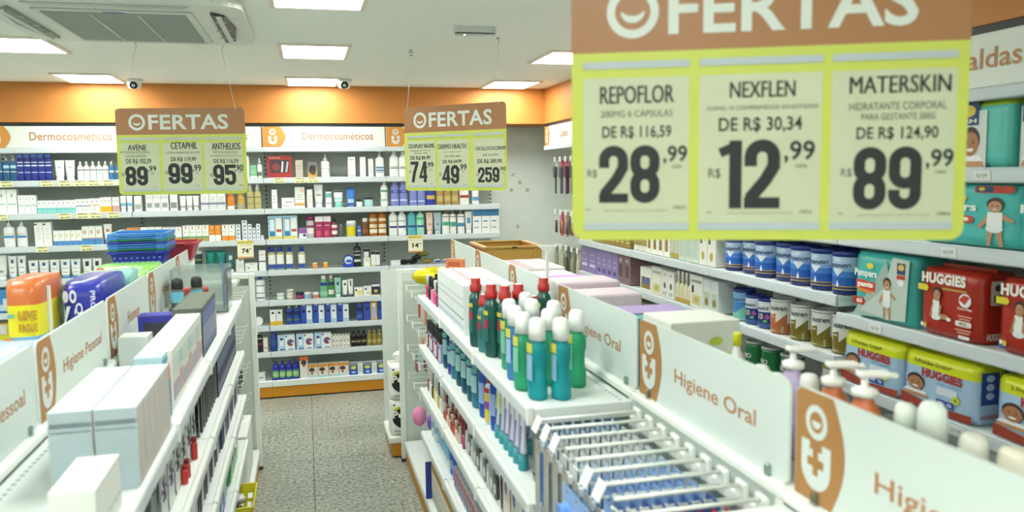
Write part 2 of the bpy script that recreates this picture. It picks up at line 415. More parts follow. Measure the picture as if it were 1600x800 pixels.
# ---- gondolas (double sided, spine along Y); local frame = world
GL = [1.145, .888, .662, .430]
def gondola_bay(label, xs, sgn, y0, y1, levels, group, both=True, otherlv=None, sides=True):
    """spine at xs, shopper side towards sgn*x; y0<y1"""
    t = thing('gondola_unit', label, 'shelf unit', (xs, y0, 0), 0, group)
    L = y1-y0
    MB().box(-.010, .010, 0, L, .1, 1.150, BACKP).build('back_panel', t)
    MB().box(-.022, .022, .001, L-.001, 1.151, 1.172, WHITE, .004).build('top_rail', t)
    u = MB(); u.box(-.018, .018, .001, .027, 0, 1.15, WHITE)
    zz = .2
    while zz < 1.12:
        for q in (-1, 1): u.box(q*.0182-.0006, q*.0182+.0006, .008, .020, zz, zz+.014, DARK)
        zz += .034
    u.build('upright', t)
    for sd in (sgn, -sgn):
        a, b2 = sorted((sd*.304, sd*.29)); MB().box(a, b2, 0, L, .012, .095, KICK).build('kickplate', t)
        a, b2 = sorted((sd*.312, sd*.02)); MB().box(a, b2, .001, L-.001, .096, .138, SHELF, .004).build('base_deck', t)
        lv = levels if sd == sgn else (GL if otherlv is None else otherlv)
        for z in lv:
            s = MB()
            a, b2 = sorted((sd*.02, sd*.29)); s.box(a, b2, .002, L-.002, z-.018, z, SHELF)
            pl = MB(); a, b2 = sorted((sd*.2903, sd*.305)); pl.box(a, b2, .002, L-.002, z-.040, z+.003, WHITE, .003)
            a, b2 = sorted((sd*.3052, sd*.307)); pl.box(a, b2, .004, L-.004, z-.033, z-.005, ('cfd8da', 'plastic'))
            for e in (.002, L-.010):
                a, b2 = sorted((sd*.02, sd*.29)); s.box(a, b2, e, e+.008, z-.040, z-.018, SHELF)
            # row of slots behind the goods
            k = .02
            while k < L-.02 and sd == sgn: 
                a, b2 = sorted((sd*.040, sd*.048)); s.box(a, b2, k, k+.012, z, z+.0006, ('9aa5a0', 'paint')); k += .026
            sh_ = s.build('shelf', t); pl.build('price_rail', sh_)
            ck = MB(); a, b2 = sorted((sd*.291, sd*.311)); ck.box(a, b2, .001, .018, z-.044, z+.008, WHITE, .004); ck.build('shelf_clip', sh_)
    return t
RS = .845; LS = -.632
rgy = [4.87, 4.13, 3.41, 2.70, 1.985, 1.275, .56, -.15]
rgl = ['far hook bay', 'third bay with the white toothpaste block', 'bay holding the red capped mouthwash', 'bay ending at the mouthwash corner', 'near toothbrush hook bay', 'nearest bay, lower right', 'bay beside the viewpoint']
for i in range(7):
    lv = [] if i in (0, 4) else GL
    if i == 4: lv = [.430]
    if i in (0,): lv = []
    gondola_bay('white right gondola, %s' % rgl[i], RS, -1, rgy[i+1], rgy[i], lv, 'right gondola units')
lgy = [4.97, 4.25, 3.53, 2.82, 2.10, 1.39, .68, -.03]
lgl = ['far hook bay', 'bay holding the dark hair dye boxes', 'bay holding the white dental boxes', 'bay with the tall pale boxes', 'near bay, lower left', 'nearest bay, cut by the photo', 'bay beside the viewpoint']
for i in range(7):
    gondola_bay('white left gondola, %s' % lgl[i], LS, 1, lgy[i+1], lgy[i], [] if i == 0 else GL, 'left gondola units')
# end frames of the two gondolas
def end_frame(label, xa, xb, y, h, group):
    t = thing('end_frame', label, 'shelf frame', ((xa+xb)/2, y, 0), 0, group)
    hw = abs(xb-xa)/2
    for s_ in (-1, 1):
        MB().box(s_*hw-.016, s_*hw+.016, -.016, .016, .02, h, WHITE, .004).build('post', t)
        MB().box(s_*hw-.018, s_*hw+.018, -.018, .018, 0, .02, DARK, .004).build('foot', t)
    MB().box(-hw+.0165, hw-.0165, -.014, .014, h-.032, h, WHITE, .004).build('top_bar', t)
    MB().box(-hw+.0165, hw-.0165, -.006, .006, .10, 1.12, ('c6d0c8', 'paint')).build('panel', t)
end_frame('white upright end frame at the far end of the right gondola', .535, RS+.31, 4.91, 1.195, 'gondola end frames')
end_frame('white upright end frame at the far end of the left gondola', -.325, LS-.31, 5.01, 1.195, 'gondola end frames')

# ---- sign boards along the gondola spines
def spine_sign(label, xs, sgn, y0, y1, txt, a, b_, group='gondola header signs', bold=.008, z0=1.172, z1=1.372):
    """reads from the aisle side sgn; a,b_ = word start/end as a fraction of the board from its left"""
    L = y1-y0
    # local x runs left->right as the shopper reads it, face towards -y local
    if sgn < 0: loc = (xs, y1, 0); rz = -pi/2      # left end is far
    else: loc = (xs, y0, 0); rz = pi/2             # left end is near
    t = thing('header_sign', label, 'sign', loc, rz, group)
    MB().prism(rrect(.006, L-.006, z0, z1, .02, 4), -.0025, .0025, ('ccd6d1', 'paper')).build('board', t)
    sign_print(t, .008, L-.008, z0+.002, z1-.002, -.0032, txt, L*a, L*b_, 1.240, 1.285, TAN, .19, bold)
    for q in (.10, .90):
        c = MB(); c.box(L*q-.008, L*q+.008, -.010, .010, z0-.003, z0+.022, ('9fb0aa', 'clear'), .002); c.build('clip', t)
rt = ['Pés e Mãos', 'Mãos', 'Higiene Oral', 'Higiene Oral', 'Higiene Oral', 'Higiene Oral', 'Higiene Oral']
rl = ['white header sign nearest the far end of the right gondola', 'white header sign with the tan crate rising behind it', 'white header sign behind the red capped mouthwash bottles', 'white header sign reading Higiene Oral beside the green mouthwash', 'white header sign reading Higiene Oral in full, above the toothbrush hooks', 'nearest white header sign with a large logo, lower right', 'white header sign beyond the lower right corner']
for i in range(6):
    spine_sign(rl[i], RS, -1, rgy[i+1]+.004, rgy[i]-.004, rt[i], .36 if len(rt[i]) < 11 else .31, .62 if len(rt[i]) < 11 else .83)
lt = ['Homem', 'Homem', 'Homem', 'Higiene Pessoal', 'Higiene Pessoal', 'Higiene Pessoal']
ll = ['white header sign at the far end of the left gondola, under the baskets', 'white header sign right of the green packs', 'white header sign reading Homem, below the blue pack', 'white header sign reading Higiene Pessoal in full', 'nearest white header sign, cut by the left edge', 'white header sign beyond the left edge']
for i in range(6):
    spine_sign(ll[i], LS, 1, lgy[i+1]+.004, lgy[i]-.004, lt[i], .42 if lt[i] == 'Homem' else .30, .72 if lt[i] == 'Homem' else .88)

# ================================================================ hanging offer signs
def stroke(mb, pts, t, y, m, closed=False):
    o = []
    for p in pts:
        if not o or abs(p[0]-o[-1][0])+abs(p[1]-o[-1][1]) > t*.02: o.append(p)
    if closed and abs(o[0][0]-o[-1][0])+abs(o[0][1]-o[-1][1]) < t*.02: o.pop()
    pts = o
    n = len(pts); vs = []
    for i, (x, z) in enumerate(pts):
        a = pts[i-1] if (i or closed) else pts[i]; b = pts[(i+1) % n] if (i < n-1 or closed) else pts[i]
        dx, dz = b[0]-a[0], b[1]-a[1]; l = sqrt(dx*dx+dz*dz) or 1; nx, nz = -dz/l, dx/l
        k = 1.0
        if (0 < i < n-1) or closed:
            d1 = (x-a[0], z-a[1]); l1 = sqrt(d1[0]**2+d1[1]**2) or 1; c = abs(d1[0]/l1*dx/l+d1[1]/l1*dz/l); k = 1/max(c, .5)
        vs += [(x+nx*t/2*k, y, z+nz*t/2*k), (x-nx*t/2*k, y, z-nz*t/2*k)]
    mb.add(vs, [(2*i, 2*((i+1) % n), 2*((i+1) % n)+1, 2*i+1) for i in range(n if closed else n-1)], m)
def digits(mb, s, u0, u1, v0, v1, y, m):
    n = len(s); wt = [.62 if c == '1' else 1 for c in s]; gap = .07; tot = sum(wt)+gap*(n-1); k = (u1-u0)/tot; x = u0
    for c, wd in zip(s, wt):
        a, b = x, x+k*wd; t = k*.355; x = b+k*gap
        L_, R_, Bz, Tz = a+t/2, b-t/2, v0+t/2*.9, v1-t/2*.9; H = Tz-Bz; r = min((R_-L_)/2, H*.2); mid = (Bz+Tz)/2
        arc = lambda cx, cz, a0, a1: [(cx+r*cos(radians(a0+(a1-a0)*i/6)), cz+r*sin(radians(a0+(a1-a0)*i/6))) for i in range(7)]
        def loop(z0, z1): return arc(R_-r, z1-r, 0, 90)+arc(L_+r, z1-r, 90, 180)+arc(L_+r, z0+r, 180, 270)+arc(R_-r, z0+r, 270, 360)
        if c == '8': stroke(mb, loop(mid-.0, Tz), t, y, m, True); stroke(mb, loop(Bz, mid+.0), t, y-.00005, m, True)
        elif c == '9': stroke(mb, loop(Bz+H*.40, Tz), t, y, m, True); stroke(mb, [(R_, Tz-H*.3), (R_, Bz+r)]+arc(R_-r, Bz+r, 0, -90)+arc(L_+r, Bz+r, 270, 180)+[(L_, Bz+H*.28)], t, y-.00005, m)
        elif c == '2': stroke(mb, [(L_, Tz-H*.36)]+arc(L_+r, Tz-r, 180, 90)+arc(R_-r, Tz-r, 90, 0)+[(R_, Tz-H*.36), (R_-(R_-L_)*.35, mid-H*.10), (L_+t*.05, Bz+H*.10), (L_, Bz)], t, y, m); stroke(mb, [(a, Bz), (b, Bz)], t*.9, y-.00005, m)
        elif c == '1': stroke(mb, [(R_, v0), (R_, v1)], t, y, m); stroke(mb, [(a, Tz-H*.12), (R_, Tz-H*.0)], t*.75, y-.00005, m)
        elif c == '4': stroke(mb, [(b-t*.75, v0), (b-t*.75, v1)], t, y, m); stroke(mb, [(a, Bz+H*.22), (b, Bz+H*.22)], t*.8, y-.00005, m); stroke(mb, [(a+t*.35, Bz+H*.2), (b-t*.9, v1-t*.1)], t*.7, y-.0001, m)
        elif c == '7': stroke(mb, [(a, Tz), (b, Tz)], t*.9, y, m); stroke(mb, [(R_+t*.1, Tz), (R_-(R_-L_)*.5, mid), (L_+t*.25, v0)], t, y-.00005, m)
        elif c == '5': stroke(mb, [(b, Tz), (a, Tz)], t*.9, y, m); stroke(mb, [(L_, v1), (L_, mid)], t, y-.00005, m); stroke(mb, [(L_, mid+H*.04)]+arc(L_+r, mid+H*.14-r, 180, 90)[3:]+arc(R_-r, mid+H*.14-r, 90, 0)+arc(R_-r, Bz+r, 0, -90)+arc(L_+r, Bz+r, 270, 180)+[(L_, Bz+H*.3)], t, y-.0001, m)
LIME = ('c0ca55', 'plastic'); PCK = ('c0c6a8', 'film'); INK = ('1b2222', 'paper'); INK2 = ('4a524a', 'paper')
def offer_sign(label, L, R, z0, z1, px, texts, hooks, pockets, head, smile):
    """L,R: plan points of the left/right end; z0 bottom, z1 lime top, px..."""
    L = Vector(L); R = Vector(R); d = (R-L); W = d.length; rz = math.atan2(d.y, d.x)
    ztop = z1+(z1-z0)*.44
    t = thing('hanging_offer_sign', label, 'sign', (L.x, L.y, 0), rz, 'hanging offer signs')
    n = Vector((sin(rz), -cos(rz), 0))           # towards the viewer
    def loc(x, y):
        r = ray(x, y); P = Vector((L.x, L.y, 0))+n*.0035; O = Vector((0, 0, CH)); tt = (P-O).dot(n)/r.dot(n); q = O+r*tt-Vector((L.x, L.y, 0))
        return q.x*cos(rz)+q.y*sin(rz), q.z
    rad = .022
    b = MB(); b.prism([(0, z1)]+rrect(0, W, z0, z0+.2, rad, 5)[24-0:]+[], 0, 0.001, LIME) if False else None
    low = [(W, z1)]; low = [(0, z1), (0, z0+rad)]+[(rad-rad*cos(pi/2*i/5), z0+rad-rad*sin(pi/2*i/5)) for i in range(1, 6)]+[(W-rad+rad*sin(pi/2*i/5), z0+rad-rad*cos(pi/2*i/5)) for i in range(0, 6)]+[(W, z1)]
    MB().prism(low, -.0015, .0015, LIME).build('board', t)
    up = [(W, z1+.0003), (W, ztop-rad)]+[(W-rad+rad*cos(pi/2*i/5), ztop-rad+rad*sin(pi/2*i/5)) for i in range(1, 6)]+[(rad-rad*sin(pi/2*i/5), ztop-rad+rad*cos(pi/2*i/5)) for i in range(0, 6)]+[(0, z1+.0003)]
    MB().prism(up, -.0015, .0015, ('a07046', 'plastic')).build('heading_board', t)
    hd = MB(); hw = W; x0, x1 = head
    zc = z1+(ztop-z1)*.47; hh = (ztop-z1)*.62
    # big smiling O then FERTAS
    ro = hh*.50; cx = x0*W+ro
    hd.ring(cx, zc, ro, ro*.68, -.0024, ('d3dad2', 'paper'), 32)
    hd.flat([(cx+ro*.46*cos(pi+pi*i/12), zc+ro*.02+ro*.46*sin(pi+pi*i/12)*.95) for i in range(13)]+[(cx+ro*.40*cos(-pi*i/12), zc+ro*.05+ro*.20*sin(-pi*i/12)) for i in range(1, 12)], -.0024, ('d3dad2', 'paper'))
    hd.text('FERTAS', cx+ro+.016, x1*W, zc-hh*.46, zc+hh*.46, -.0024, ('d3dad2', 'paper'), .022)
    hd.build('heading_print', t)
    for k, (pa, pb) in enumerate(pockets):
        pk = MB(); a = pa*W; b2 = pb*W; pt = z1-.016; pb_ = z0+.018
        pk.box(a, b2, -.0022, -.0016, pb_, pt-.028, PCK)
        pk.box(a, b2, -.0040, -.0017, pt-.012, pt, ('aebac0', 'film'))
        pk.box(a, b2, -.0040, -.0023, pb_, pb_+.012, ('aebac0', 'film'))
        for (s_, bx0, by0, bx1, by1, ink, bold) in texts[k]:
            (u0, v0), (u1, v1) = loc(bx0, by1), loc(bx1, by0)
            if bold >= .07:          # very heavy digits: overlapping thin layers
                digits(pk, s_, u0, u1, v0, v1, -.0030, INK)
            elif ink and bold == .005:
                e = (v1-v0)*.022
                for q_ in range(3): pk.text(s_, u0-e+e*q_, u1-e+e*q_, v0, v1, -.0030-q_*.00006, INK, 0)
            else: pk.text(s_, u0, u1, v0, v1, -.0030, INK if ink else INK2, bold)
        pk.build('price_sheet', t)
    for hk, (hx, hy), u in hooks:
        p = at(hx, hy, Z=CEIL); q = L+d*u
        loc0 = Vector((p.x-L.x, p.y-L.y)); lx_ = loc0.x*cos(rz)+loc0.y*sin(rz); ly_ = -loc0.x*sin(rz)+loc0.y*cos(rz)
        MB().tube([(lx_, ly_, CEIL-.03), (u*W, -.0028, ztop-.010)], .0012, ('d8dcd4', 'plastic'), 5).build('wire', t)
        c = MB(); c.lathe([(.010, 0), (.010, -.004)], ('8a9088', 'metal'), 10, c=(lx_, ly_, CEIL)); c.tube([(lx_, ly_, CEIL-.003), (lx_+.003, ly_, CEIL-.012), (lx_+.007, ly_, CEIL-.018), (lx_+.003, ly_, CEIL-.026), (lx_-.002, ly_, CEIL-.030)], .0014, ('8a9088', 'metal'), 5)
        if hk == 'clamp': c.box(lx_-.016, lx_+.016, ly_-.004, ly_+.004, CEIL-.016, CEIL-.012, ('8a9088', 'metal')); c.box(lx_-.006, lx_+.006, ly_-.006, ly_+.006, CEIL-.034, CEIL-.028, ('8a9088', 'metal'))
        c.build('ceiling_hook', t)
    return t
def sheet(name, nb, subs, de, deb, big, bigb, cents, cb, rs, rb_, com, comb, foot):
    o = [(name, *nb, 1, .005), (de, *deb, 1, .018), (big, *bigb, 1, .075), (cents, *cb, 1, .02), ('R$', *rb_, 0, .0)]
    for s_, bb in subs: o.append((s_, *bb, 0, 0))
    o.append((com, *comb, 1, .01))
    for s_, bb in foot: o.append((s_, *bb, 0, 0))
    return o
big = [sheet('REPOFLOR', (938, 132, 1053, 163), [('200MG 6 CÁPSULAS', (939, 168, 1051, 184))], 'DE R$ 116,59', (941, 195, 1049, 219), '28', (936, 227, 1031, 317), ',99', (1036, 227, 1074, 257), 0, (918, 265, 933, 279), 'CADA', (1050, 257, 1065, 263), [('PREÇO VÁLIDO ATÉ O FIM DO ESTOQUE', (944, 327, 1042, 331)), ('OFERTA', (1052, 321, 1071, 327)), ('R$', (915, 326, 922, 330))]),
       sheet('NEXFLEN', (1141, 125, 1243, 153), [('550MG 10 COMPRIMIDOS REVESTIDOS', (1105, 162, 1278, 173))], 'DE R$ 30,34', (1123, 181, 1254, 209), '12', (1124, 218, 1220, 326), ',99', (1225, 219, 1274, 255), 0, (1107, 263, 1126, 280), 'CADA', (1243, 256, 1262, 262), [('PREÇO VÁLIDO ATÉ O FIM DO ESTOQUE', (1136, 331, 1238, 335)), ('OFERTA', (1249, 328, 1269, 334)), ('R$', (1104, 330, 1111, 334))]),
       sheet('MATERSKIN', (1328, 115, 1487, 147), [('HIDRATANTE CORPORAL', (1327, 157, 1480, 173)), ('PARA GESTANTE 200G', (1346, 175, 1462, 188))], 'DE R$ 124,90', (1338, 196, 1467, 221), '89', (1332, 229, 1442, 327), ',99', (1446, 232, 1491, 265), 0, (1314, 263, 1331, 278), 'CADA', (1461, 266, 1479, 271), [('PREÇO VÁLIDO ATÉ O FIM DO ESTOQUE', (1341, 334, 1452, 338)), ('OFERTA', (1463, 331, 1485, 337)), ('R$', (1310, 332, 1317, 336))])]
offer_sign('large lime and tan offers sign hanging nearest, upper right', (.467, 1.403), (1.070, 1.141), 1.632, 1.962, None, big, [('ring', (975, -180), .1), ('ring', (1440, -260), .9)], [(.032, .312), (.338, .648), (.672, .972)], (.095, .875), 0)
s1 = [sheet('AVÈNE', (200, 224, 228, 235), [('PROTETOR SOLAR ANTIOLEOSIDADE', (188, 236, 234, 240)), ('CLEANANCE 50 FPS70 40G', (195, 242, 228, 246))], 'DE R$ 102,59', (197, 248, 236, 257), '89', (197, 260, 230, 290), ',99', (231, 259, 244, 269), 0, (190, 270, 195, 276), 'CADA', (236, 270, 241, 272), [('OFERTA', (239, 291, 246, 293))]),
      sheet('CETAPHIL', (267, 222, 308, 233), [('LOÇÃO HIDRATANTE 473ML', (259, 236, 313, 241))], 'DE R$ 119,99', (267, 245, 306, 253), '99', (264, 255, 300, 287), ',99', (301, 257, 314, 269), 0, (258, 267, 263, 273), 'CADA', (306, 269, 311, 271), [('OFERTA', (306, 289, 313, 291))]),
      sheet('ANTHELIOS', (331, 223, 375, 234), [('PROTETOR SOLAR FACIAL', (333, 236, 371, 240)), ('AO PIGMENTATION COR FPS70 40G', (328, 242, 378, 245))], 'DE R$ 116,59', (334, 248, 372, 256), '95', (334, 257, 368, 289), ',90', (367, 257, 380, 269), 0, (328, 271, 333, 277), 'CADA', (373, 268, 378, 270), [('OFERTA', (374, 288, 381, 291))])]
offer_sign('lime and tan offers sign hanging on the left, with three prices', (-.957, 4.73), (-.297, 4.60), 1.672, 1.988, None, s1, [('ring', (211, 66), .045), ('ring', (346, 68), .93)], [(.03, .325), (.35, .655), (.675, .97)], (.10, .87), 0)
s2 = [sheet('CICAPLAST BAUME', (638, 224, 678, 232), [('B5 REPARADOR CORPORAL', (641, 234, 673, 237)), ('PELE SECA 100ML', (647, 238, 668, 241))], 'DE R$ 84,99', (641, 243, 672, 251), '74', (642, 252, 667, 285), ',99', (666, 253, 677, 263), 0, (639, 266, 643, 271), 'CADA', (671, 264, 675, 266), [('OFERTA', (672, 286, 677, 288))]),
      sheet('DERMO HEALTH', (685, 224, 728, 233), [('LOÇÃO HIDRAT. CORPO', (692, 236, 721, 239)), ('10% UREIA 400G', (695, 242, 719, 246))], 'DE R$ 64,99', (692, 249, 721, 256), '49', (691, 258, 717, 287), ',99', (717, 256, 729, 267), 0, (686, 270, 690, 275), 'CADA', (722, 267, 726, 269), [('OFERTA', (724, 287, 729, 289))]),
      sheet('OSCILLOCOCCINUM', (743, 228, 790, 235), [('200K 30 DOSES', (754, 240, 778, 244))], 'DE R$ 289,90', (746, 248, 784, 256), '259', (747, 261, 780, 285), ',90', (780, 260, 790, 268), 0, (744, 271, 748, 276), 'CADA', (784, 269, 788, 271), [('OFERTA', (784, 287, 789, 289))])]
offer_sign('lime and tan offers sign turned at an angle, middle of the photo', (.543, 4.55), (1.012, 4.10), 1.672, 1.988, None, s2, [('clamp', (642, 78), .04), ('ring', (778, 59), .93)], [(.03, .315), (.345, .645), (.69, .975)], (.10, .87), 0)
# ================================================================ product builders (front faces local -y, base at z=0)
def decor(mb, dec, w_, h, y):
    k = 0
    for e in dec:
        yy = y-.0002-.00012*k; k += 1
        if e[0] == 't':
            _, s_, a, b, c, d, col = e[:7]; bold = e[7] if len(e) > 7 else .01
            mb.text(s_, (a-.5)*w_, (b-.5)*w_, c*h, d*h, yy, (col, 'paper'), bold)
        elif e[0] == 'e':
            _, cx, cz, rx, rz, col = e; mb.flat(ell((cx-.5)*w_, cz*h, rx*w_, rz*h, 18), yy, (col, 'paper'))
        elif e[0] == 'p':
            mb.flat([((a-.5)*w_, b*h) for a, b in e[1]], yy, (e[2], 'paper'))
        else:
            a, b, c, d, col = e
            mb.flat([((a-.5)*w_, c*h), ((b-.5)*w_, c*h), ((b-.5)*w_, d*h), ((a-.5)*w_, d*h)], yy, (col, 'paper'))
def P_box(w_, d, h, base, dec=(), side=None, top=None, name='product_box', cat='box', kind='paper', b=.0012):
    m = MB(); m.box(-w_/2, w_/2, -d/2, d/2, 0, h, (base, kind), b)
    m.box(-w_/2+.003, w_/2-.003, -d/2-.0002, -d/2+.001, h-.0035, h-.0025, ('9aa09a', 'paper'))
    parts = [('carton', m)]
    if dec: q = MB(); decor(q, dec, w_, h, -d/2-.0003); parts.append(('front_print', q))
    if side:
        q = MB()
        for s_ in (-1, 1):
            for (a, b2, c) in side: 
                x = s_*(w_/2+.0003); q.add([(x, -d/2+.002, a*h), (x, d/2-.002, a*h), (x, d/2-.002, b2*h), (x, -d/2+.002, b2*h)], [(0, 1, 2, 3)], (c, 'paper'))
        parts.append(('side_print', q))
    if top:
        q = MB()
        for (a, b2, c, d2, col) in top: q.add([((a-.5)*w_, (c-.5)*d, h+.0004), ((b2-.5)*w_, (c-.5)*d, h+.0004), ((b2-.5)*w_, (d2-.5)*d, h+.0004), ((a-.5)*w_, (d2-.5)*d, h+.0004)], [(0, 1, 2, 3)], (col, 'paper'))
        parts.append(('top_print', q))
    return Proto(name, cat, parts)
def wrap(mb, r, sy, z0, z1, col, ang=62, kind='paper', rt=None):
    mb.lathe([(r+.0006, z0), ((rt or r)+.0006, z1)], (col, kind), 10, sy=sy*1.0+.01, a0=radians(-90-ang), a1=radians(-90+ang), caps=False)
def P_bottle(w_, h, col, cap, hc=.16, cw=.5, sh=.14, sy=.65, lab=None, kind='plastic', ck='plastic', waist=0, name='bottle', capform='cyl', liquid=None, txt=None, cat='bottle', ring2=None, ang=62):
    r = w_/2; zc = h*(1-hc); zs = zc-h*sh; rn = r*cw*.9
    m = MB()
    prof = [(r*.86, 0), (r*.97, h*.015), (r, h*.05)]
    if waist: prof += [(r, h*.22), (r*(1-waist), h*.30), (r*(1-waist), h*.44), (r, h*.52)]
    prof += [(r, zs), (r*.95, zs+(zc-zs)*.3), (r*.72, zs+(zc-zs)*.62), (rn, zs+(zc-zs)*.9), (rn, zc)]
    m.lathe(prof, (col, kind), 16, sy=sy)
    if liquid: m.lathe([(r*.87, .001), (r*.985, h*.016), (r*1.006, h*.05), (r*1.006, h*liquid[0])], (liquid[1], kind), 16, sy=sy, caps=False)
    parts = [('body', m)]
    c = MB(); rc = r*cw
    if capform == 'cyl': c.lathe([(rc, zc+.0005), (rc, h-.002), (rc*.92, h)], (cap, ck), 14, sy=max(sy, .8))
    elif capform == 'dome': c.lathe([(rc, zc+.0005), (rc*.98, zc+h*hc*.55), (rc*.90, zc+h*hc*.82), (rc*.68, zc+h*hc*.96), (rc*.3, h)], (cap, ck), 14, sy=max(sy, .8))
    elif capform == 'taper': c.lathe([(rc, zc+.0005), (rc*.55, h-.003), (rc*.4, h)], (cap, ck), 12, sy=max(sy, .8))
    elif capform == 'ribbed':
        c.lathe([(rc*.95, zc+.0005), (rc, zc+h*hc*.15), (rc*1.02, zc+h*hc*.45), (rc*.82, zc+h*hc*.55), (rc*.80, h-.004), (rc*.74, h-.001)], (cap, ck), 16, sy=max(sy, .85))
        c.lathe([(rc*.6, h-.0008), (rc*.55, h)], ('f3f3f0', 'plastic'), 12, sy=max(sy, .85))
    elif capform == 'pump':
        c.lathe([(rc, zc+.0005), (rc, zc+h*hc*.28), (rc*.6, zc+h*hc*.36), (rc*.28, zc+h*hc*.40), (rc*.28, h*.985-.006)], (cap, ck), 12)
        c.box(-rc*.55, rc*.55, -rc*1.9, rc*.6, h-.011, h, (cap, ck), .003); c.box(-rc*.28, rc*.28, -rc*2.5, -rc*1.9, h-.013, h-.004, (cap, ck), .002)
    elif capform == 'drop':
        c.lathe([(rc, zc+.0005), (rc, zc+h*hc*.4), (rc*.5, zc+h*hc*.5), (rc*.55, zc+h*hc*.85), (rc*.3, h)], (cap, ck), 12)
    parts.append(('pump_head' if capform == 'pump' else 'cap', c))
    if lab:
        q = MB()
        for k_, (a, b, cc) in enumerate(lab): wrap(q, r+.0003*k_, sy, a*h, b*h, cc, ang)
        if txt:
            s_, a, b2, tc = txt; q.text(s_, -r*.55, r*.55, a*h, b2*h, -r*sy-.0022, (tc, 'paper'), .012)
        parts.append(('front_label', q))
    if ring2: q = MB(); q.lathe([(r*1.01, ring2[0]*h), (r*1.01, ring2[1]*h)], (ring2[2], 'paper'), 16, sy=sy, caps=False); parts.append(('neck_band', q))
    return Proto(name, cat, parts)
def P_tube(w_, h, col, cap, hc=.16, bands=(), flip=True, name='cream_tube', sy=.62):
    """standing on its cap: wide crimped seam at the top"""
    m = MB(); n = 16; zc = h*hc; rows = []; zz = [zc, zc+.06*h, zc+.3*h, zc+.6*h, h*.965, h]
    seg = []
    for i, z in enumerate(zz):
        t = (z-zc)/(h-zc); a = w_/2*(.80+.20*t); b = (w_/2*.80*sy)*(1-t)**.8+.0012; seg.append((a if i else a*.86, b if i else b*.8, z))
    vs = []; 
    for a, b, z in seg:
        for k in range(n): vs.append((a*cos(2*pi*k/n), b*sin(2*pi*k/n), z))
    fs = [(j*n+k, j*n+(k+1) % n, (j+1)*n+(k+1) % n, (j+1)*n+k) for j in range(len(zz)-1) for k in range(n)]+[tuple(range(n))[::-1], tuple((len(zz)-1)*n+k for k in range(n))]
    m.add(vs, fs, (col, 'plastic'), True)
    c = MB(); c.lathe([(w_*.37, 0), (w_*.38, .002), (w_*.36, zc-.001)], (cap, 'plastic'), 14, sy=.8)
    parts = [('tube_body', m), ('cap', c)]
    if bands:
        q = MB()
        for (a, b2, cc, wf) in bands:
            def pt(x, z):
                t = max(0, (z-zc)/(h-zc)); A = w_/2*(.80+.20*t); B = (w_/2*.80*sy)*(1-t)**.8+.0012
                return (x*A, -B*sqrt(max(0, 1-x*x))-.0008, z)
            k = 6; vs = [pt(-wf+2*wf*i/k, z*h) for z in (a, (a+b2)/2, b2) for i in range(k+1)]
            fs = [(r_*(k+1)+i, r_*(k+1)+i+1, (r_+1)*(k+1)+i+1, (r_+1)*(k+1)+i) for r_ in (0, 1) for i in range(k)]
            q.add(vs, fs, (cc, 'paper'))
        parts.append(('tube_print', q))
    return Proto(name, 'tube', parts)
def P_jar(w_, h, col, lid, band=None, hl=.35, name='cream_jar'):
    r = w_/2; m = MB(); m.lathe([(r*.9, 0), (r*.97, .002), (r*.97, h*(1-hl))], (col, 'plastic'), 18)
    c = MB(); c.lathe([(r, h*(1-hl)+.0005), (r, h-.002), (r*.95, h)], (lid, 'plastic'), 18)
    parts = [('body', m), ('lid', c)]
    if band: q = MB(); q.lathe([(r*.975, h*.1), (r*.975, h*(1-hl)-.003)], (band, 'paper'), 18, caps=False); parts.append(('label_band', q))
    return Proto(name, 'jar', parts)
def bend(pts, r): return [(r*sin(x/r), -r*cos(x/r), z) for x, z in pts]
def P_can(r, h, bands, lid, lidh=.10, texts=(), shapes=(), name='formula_can', dents=None):
    m = MB(); prof = [(r*.97, 0, (bands[0][1], 'gloss')), (r, .003, (bands[0][1], 'gloss'))]
    for k_, (z, c) in enumerate(bands): prof.append((r, z*h, (bands[min(k_+1, len(bands)-1)][1], 'gloss')))
    prof.append((r, h*(1-lidh))); m.lathe(prof, (bands[0][1], 'gloss'), 28)
    l = MB(); l.lathe([(r*1.035, h*(1-lidh)+.0005), (r*1.035, h-.003), (r*1.0, h), (r*.93, h), (r*.92, h-.003), (0.0001, h-.003)], (lid, 'plastic'), 28)
    q = MB(); R_ = r+.0008
    for k, (pts, c) in enumerate(shapes):
        # subdivided curved patch: fan of strips
        RR = R_+.0002*k
        xs = [p[0] for p in pts]; n = 14; x0, x1 = min(xs), max(xs)
        def span(x):
            zs = []
            for i in range(len(pts)):
                (xa, za), (xb, zb) = pts[i], pts[(i+1) % len(pts)]
                if (xa-x)*(xb-x) <= 0 and xa != xb: zs.append(za+(zb-za)*(x-xa)/(xb-xa))
            return (min(zs), max(zs)) if zs else (0, 0)
        vs = []
        for i in range(n+1):
            x = x0+(x1-x0)*min(.999, max(.001, i/n)); a, b = span(x)
            for z in (a, b): vs += bend([(x*r, z*h)], RR)
        q.add(vs, [(2*i, 2*i+2, 2*i+3, 2*i+1) for i in range(n)], (c, 'gloss'))
    for (s_, x0, x1, z0, z1, c, bold) in texts:
        vs, fs = textmesh(s_, bold); RR = R_+.0016
        q.add([bend([((x0+a*(x1-x0))*r, (z0+b*(z1-z0))*h)], RR)[0] for a, b in vs], fs, (c, 'paper'))
    parts = [('can_body', m), ('lid', l)]
    if q.f: parts.append(('can_print', q))
    return Proto(name, 'can', parts)
